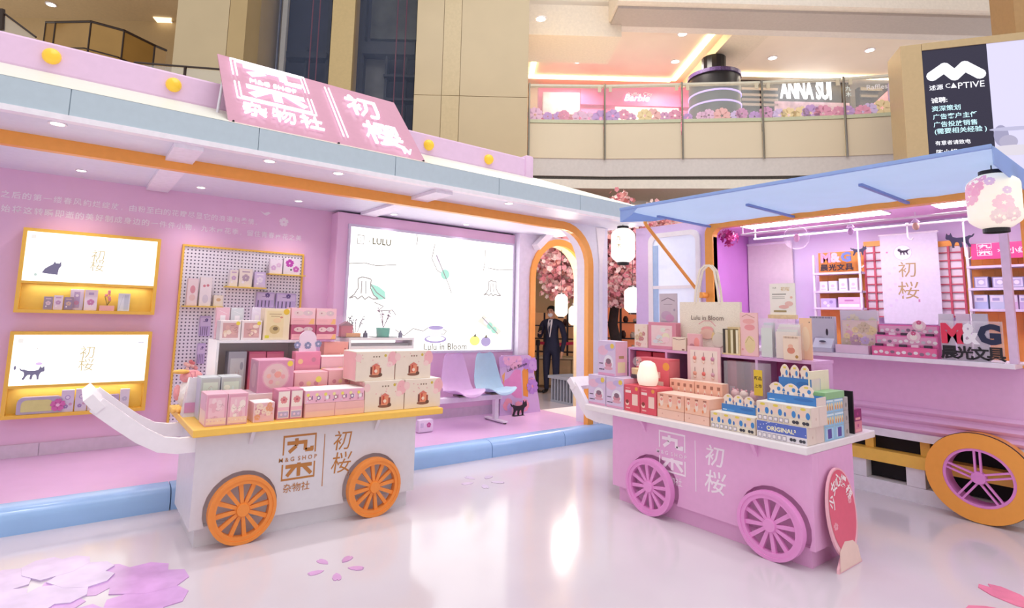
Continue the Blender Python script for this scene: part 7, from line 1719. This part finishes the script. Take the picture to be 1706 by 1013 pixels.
ps_ = thing('leafy_pot', 'grey green potted plant in front of the orange lit rack', 'plant', atd(1046, 588, 11.7)*1); ps_.location.z = 0
zp = atd(1046, 592, 11.7).z
B().box(-.14, .14, -.14, .14, 0, zp-.12, mat('#2c2422', .5)).build('pedestal', ps_); B().lathe([(.07, zp-.119), (.11, zp), (.09, zp)], mat('#6a6f70', .5), 14).build('pot', ps_)
b = B(); r_ = random.Random(6)
for k in range(40):
    a = r_.uniform(0, 6.28); l = r_.uniform(.1, .2); e = Vector((math.cos(a)*l, math.sin(a)*l, zp+r_.uniform(.0, .2))); s = Vector((math.cos(a+1.6), math.sin(a+1.6), 0))*.025
    b.face([(0, 0, zp-.01), Vector((0, 0, zp))*.4+e*.6+s, e, Vector((0, 0, zp))*.4+e*.6-s], mat('#7c8f88', .6, var=.1))
b.build('foliage', ps_, fix=False)

# ---------------------------------------------------------------- the man in a dark suit
def make_person():
    foot = at(918, 656, 'z', 0)
    t = thing('person', 'person in dark navy suit with white shirt and face mask looking at a phone', 'person', (foot.x, foot.y, 0), math.atan2(EYE.y-foot.y, EYE.x-foot.x)+math.pi/2-.35)
    # figure faces -y, left is +x
    V = []; E = []; Rr = []
    def v(x, y, z, r, r2=None): V.append((x, y, z)); Rr.append((r, r2 or r)); return len(V)-1
    def ch(*ids): E.extend(zip(ids[:-1], ids[1:]))
    pel = v(0, 0, .93, .155, .115); wst = v(0, 0, 1.08, .15, .105); chs = v(0, .005, 1.28, .175, .115); upc = v(0, .01, 1.41, .13, .09); nk = v(0, -.005, 1.49, .055); hd0 = v(0, -.035, 1.565, .07, .08); hd1 = v(0, -.05, 1.64, .085, .095); hd2 = v(0, -.04, 1.70, .06, .07)
    ch(pel, wst, chs, upc, nk, hd0, hd1, hd2)
    hands = []
    for s in (-1, 1):
        hp = v(s*.09, 0, .86, .105, .10); kn = v(s*.10, -.015, .48, .075, .07); an = v(s*.105, .015, .11, .05, .05); hl = v(s*.105, .02, .055, .045, .04); toe = v(s*.12, -.15, .045, .04, .035)
        ch(pel, hp, kn, an, hl, toe)
        sh_ = v(s*.19, .01, 1.40, .075, .07)
        ch(upc, sh_)
        if s < 0: el = v(-.25, -.02, 1.12, .058); wr_ = v(-.17, -.23, 1.19, .038); pa = v(-.13, -.30, 1.22, .03, .022); fdir = Vector((.25, -.85, .3)).normalized(); fside = Vector((.85, .2, .4)).normalized()
        else: el = v(.27, .02, 1.12, .058); wr_ = v(.25, -.06, .87, .038); pa = v(.245, -.08, .79, .03, .022); fdir = Vector((0, -.2, -1)).normalized(); fside = Vector((0, -1, .2)).normalized()
        ch(sh_, el, wr_, pa)
        base = Vector(V[pa])
        for k, (o, l) in enumerate(((-.024, .05), (-.008, .058), (.008, .054), (.022, .044))):
            a = v(*(base+fside*o+fdir*.03), .0095); b_ = v(*(base+fside*o*1.1+fdir*(.03+l*.55)), .009); c_ = v(*(base+fside*o*1.1+fdir*(.03+l)+Vector((.012*-s, .0, -.012 if s < 0 else .0))), .008); ch(pa, a, b_, c_)
        a = v(*(base-fside*.035+fdir*.0), .011); b_ = v(*(base-fside*.05+fdir*.035), .0095); ch(pa, a, b_)
        hands.append((base, fdir))
    me = bpy.data.meshes.new('body'); me.from_pydata(V, E, []); o = bpy.data.objects.new('body', me); COL.objects.link(o)
    sk = o.modifiers.new('skin', 'SKIN'); sk.use_smooth_shade = True
    for i, sv in enumerate(me.skin_vertices[0].data): sv.radius = Rr[i]
    me.skin_vertices[0].data[pel].use_root = True
    sb = o.modifiers.new('sub', 'SUBSURF'); sb.levels = 2; sb.render_levels = 2
    dg = bpy.context.evaluated_depsgraph_get(); m2 = bpy.data.meshes.new_from_object(o.evaluated_get(dg)); bpy.data.objects.remove(o)
    SUIT = mat('#232641', .75, var=.12, scale=40, bump=.1, name='navy_suit'); SKIN = mat('#d9a384', .55, var=.04, name='skin'); SHOE = mat('#141216', .3)
    for k in (SUIT, SKIN, SHOE): m2.materials.append(k)
    for p_ in m2.polygons:
        c = p_.center; near = min((c-h[0]-h[1]*.03).length for h in hands); p_.use_smooth = True
        p_.material_index = 1 if (c.z > 1.49 or near < .085) else 2 if c.z < .09 else 0
    m2.name = 'body'; bo = bpy.data.objects.new('body', m2); COL.objects.link(bo); bo.parent = t
    HR = mat('#15110f', .7, bump=.4, scale=90)
    b = B(); b.ball((0, -.025, 1.672), .098, HR, 18, sx=.92, sy=1.05, sz=.82)
    for q in b.v:
        if q.y < -.085 and q.z < 1.68: q.y = -.085+(q.y+.085)*.1; 
        if q.z < 1.60: q.z = 1.60
    b.build('hair', t, smooth=True)
    b = B()
    b.ball((0, -.10, 1.565), .052, mat('#eef0f4', .7), 14, sx=1.05, sy=.62, sz=.85); b.build('face_mask', t, smooth=True)
    for s in (-1, 1):
        B().ball((s*.034, -.132, 1.628), .011, mat('#1c1512', .3), 8, sy=.5, sz=.6).build('eye', t, smooth=True)
        B().ball((s*.088, -.035, 1.615), .024, SKIN, 10, sx=.45, sz=1.35, sy=.8).build('ear', t, smooth=True)
        B().box(s*.034-.016, s*.034+.016, -.138, -.128, 1.648, 1.655, HR).build('eyebrow', t)
    B().ball((0, -.142, 1.605), .015, SKIN, 8, sz=1.4).build('nose', t, smooth=True)
    b = B(); b.add([(-.055, -.085, 1.465), (.055, -.085, 1.465), (.01, -.135, 1.12), (-.01, -.135, 1.12), (0, -.125, 1.3)], [(0, 3, 2, 1)], mat('#f1f1f6', .7)); 
    b = B(); rows_ = [(1.475, .045, .075), (1.40, .05, .108), (1.32, .042, .128), (1.22, .028, .128), (1.12, .01, .118)]
    vs_ = []; 
    for z, hw, y in rows_: vs_ += [(-hw, -y+.004, z), (0, -y-.014, z), (hw, -y+.004, z)]
    b.add(vs_, [(3*k+i, 3*k+i+1, 3*k+4+i, 3*k+3+i) for k in range(4) for i in range(2)], mat('#f1f1f6', .7)); b.build('shirt_front', t, fix=False)
    b = B(); b.prism([(-.012, -.095, 1.46), (.012, -.095, 1.46), (.02, -.148, 1.28), (.0, -.14, 1.14), (-.02, -.148, 1.28)], (0, -.006, 0), mat('#2c2f4a', .5)); b.build('tie', t)
    h0, f0 = hands[0]
    ph = B().box(-.036, .036, -.005, .005, -.07, .07, mat('#1b1b20', .2)).build('phone_body')
    ph.name = 'mobile_phone'; ph.parent = None
    mt = Matrix.Translation(t.location) @ Matrix.Rotation(t.rotation_euler.z, 4, 'Z')
    ph.matrix_world = mt @ Matrix.Translation(h0+f0*.06+Vector((.0, .02, .035))) @ Matrix.Rotation(-.7, 4, 'X')
    tag(ph, 'small dark mobile phone held in the hand of the person in navy', 'phone')
    return t
make_person()
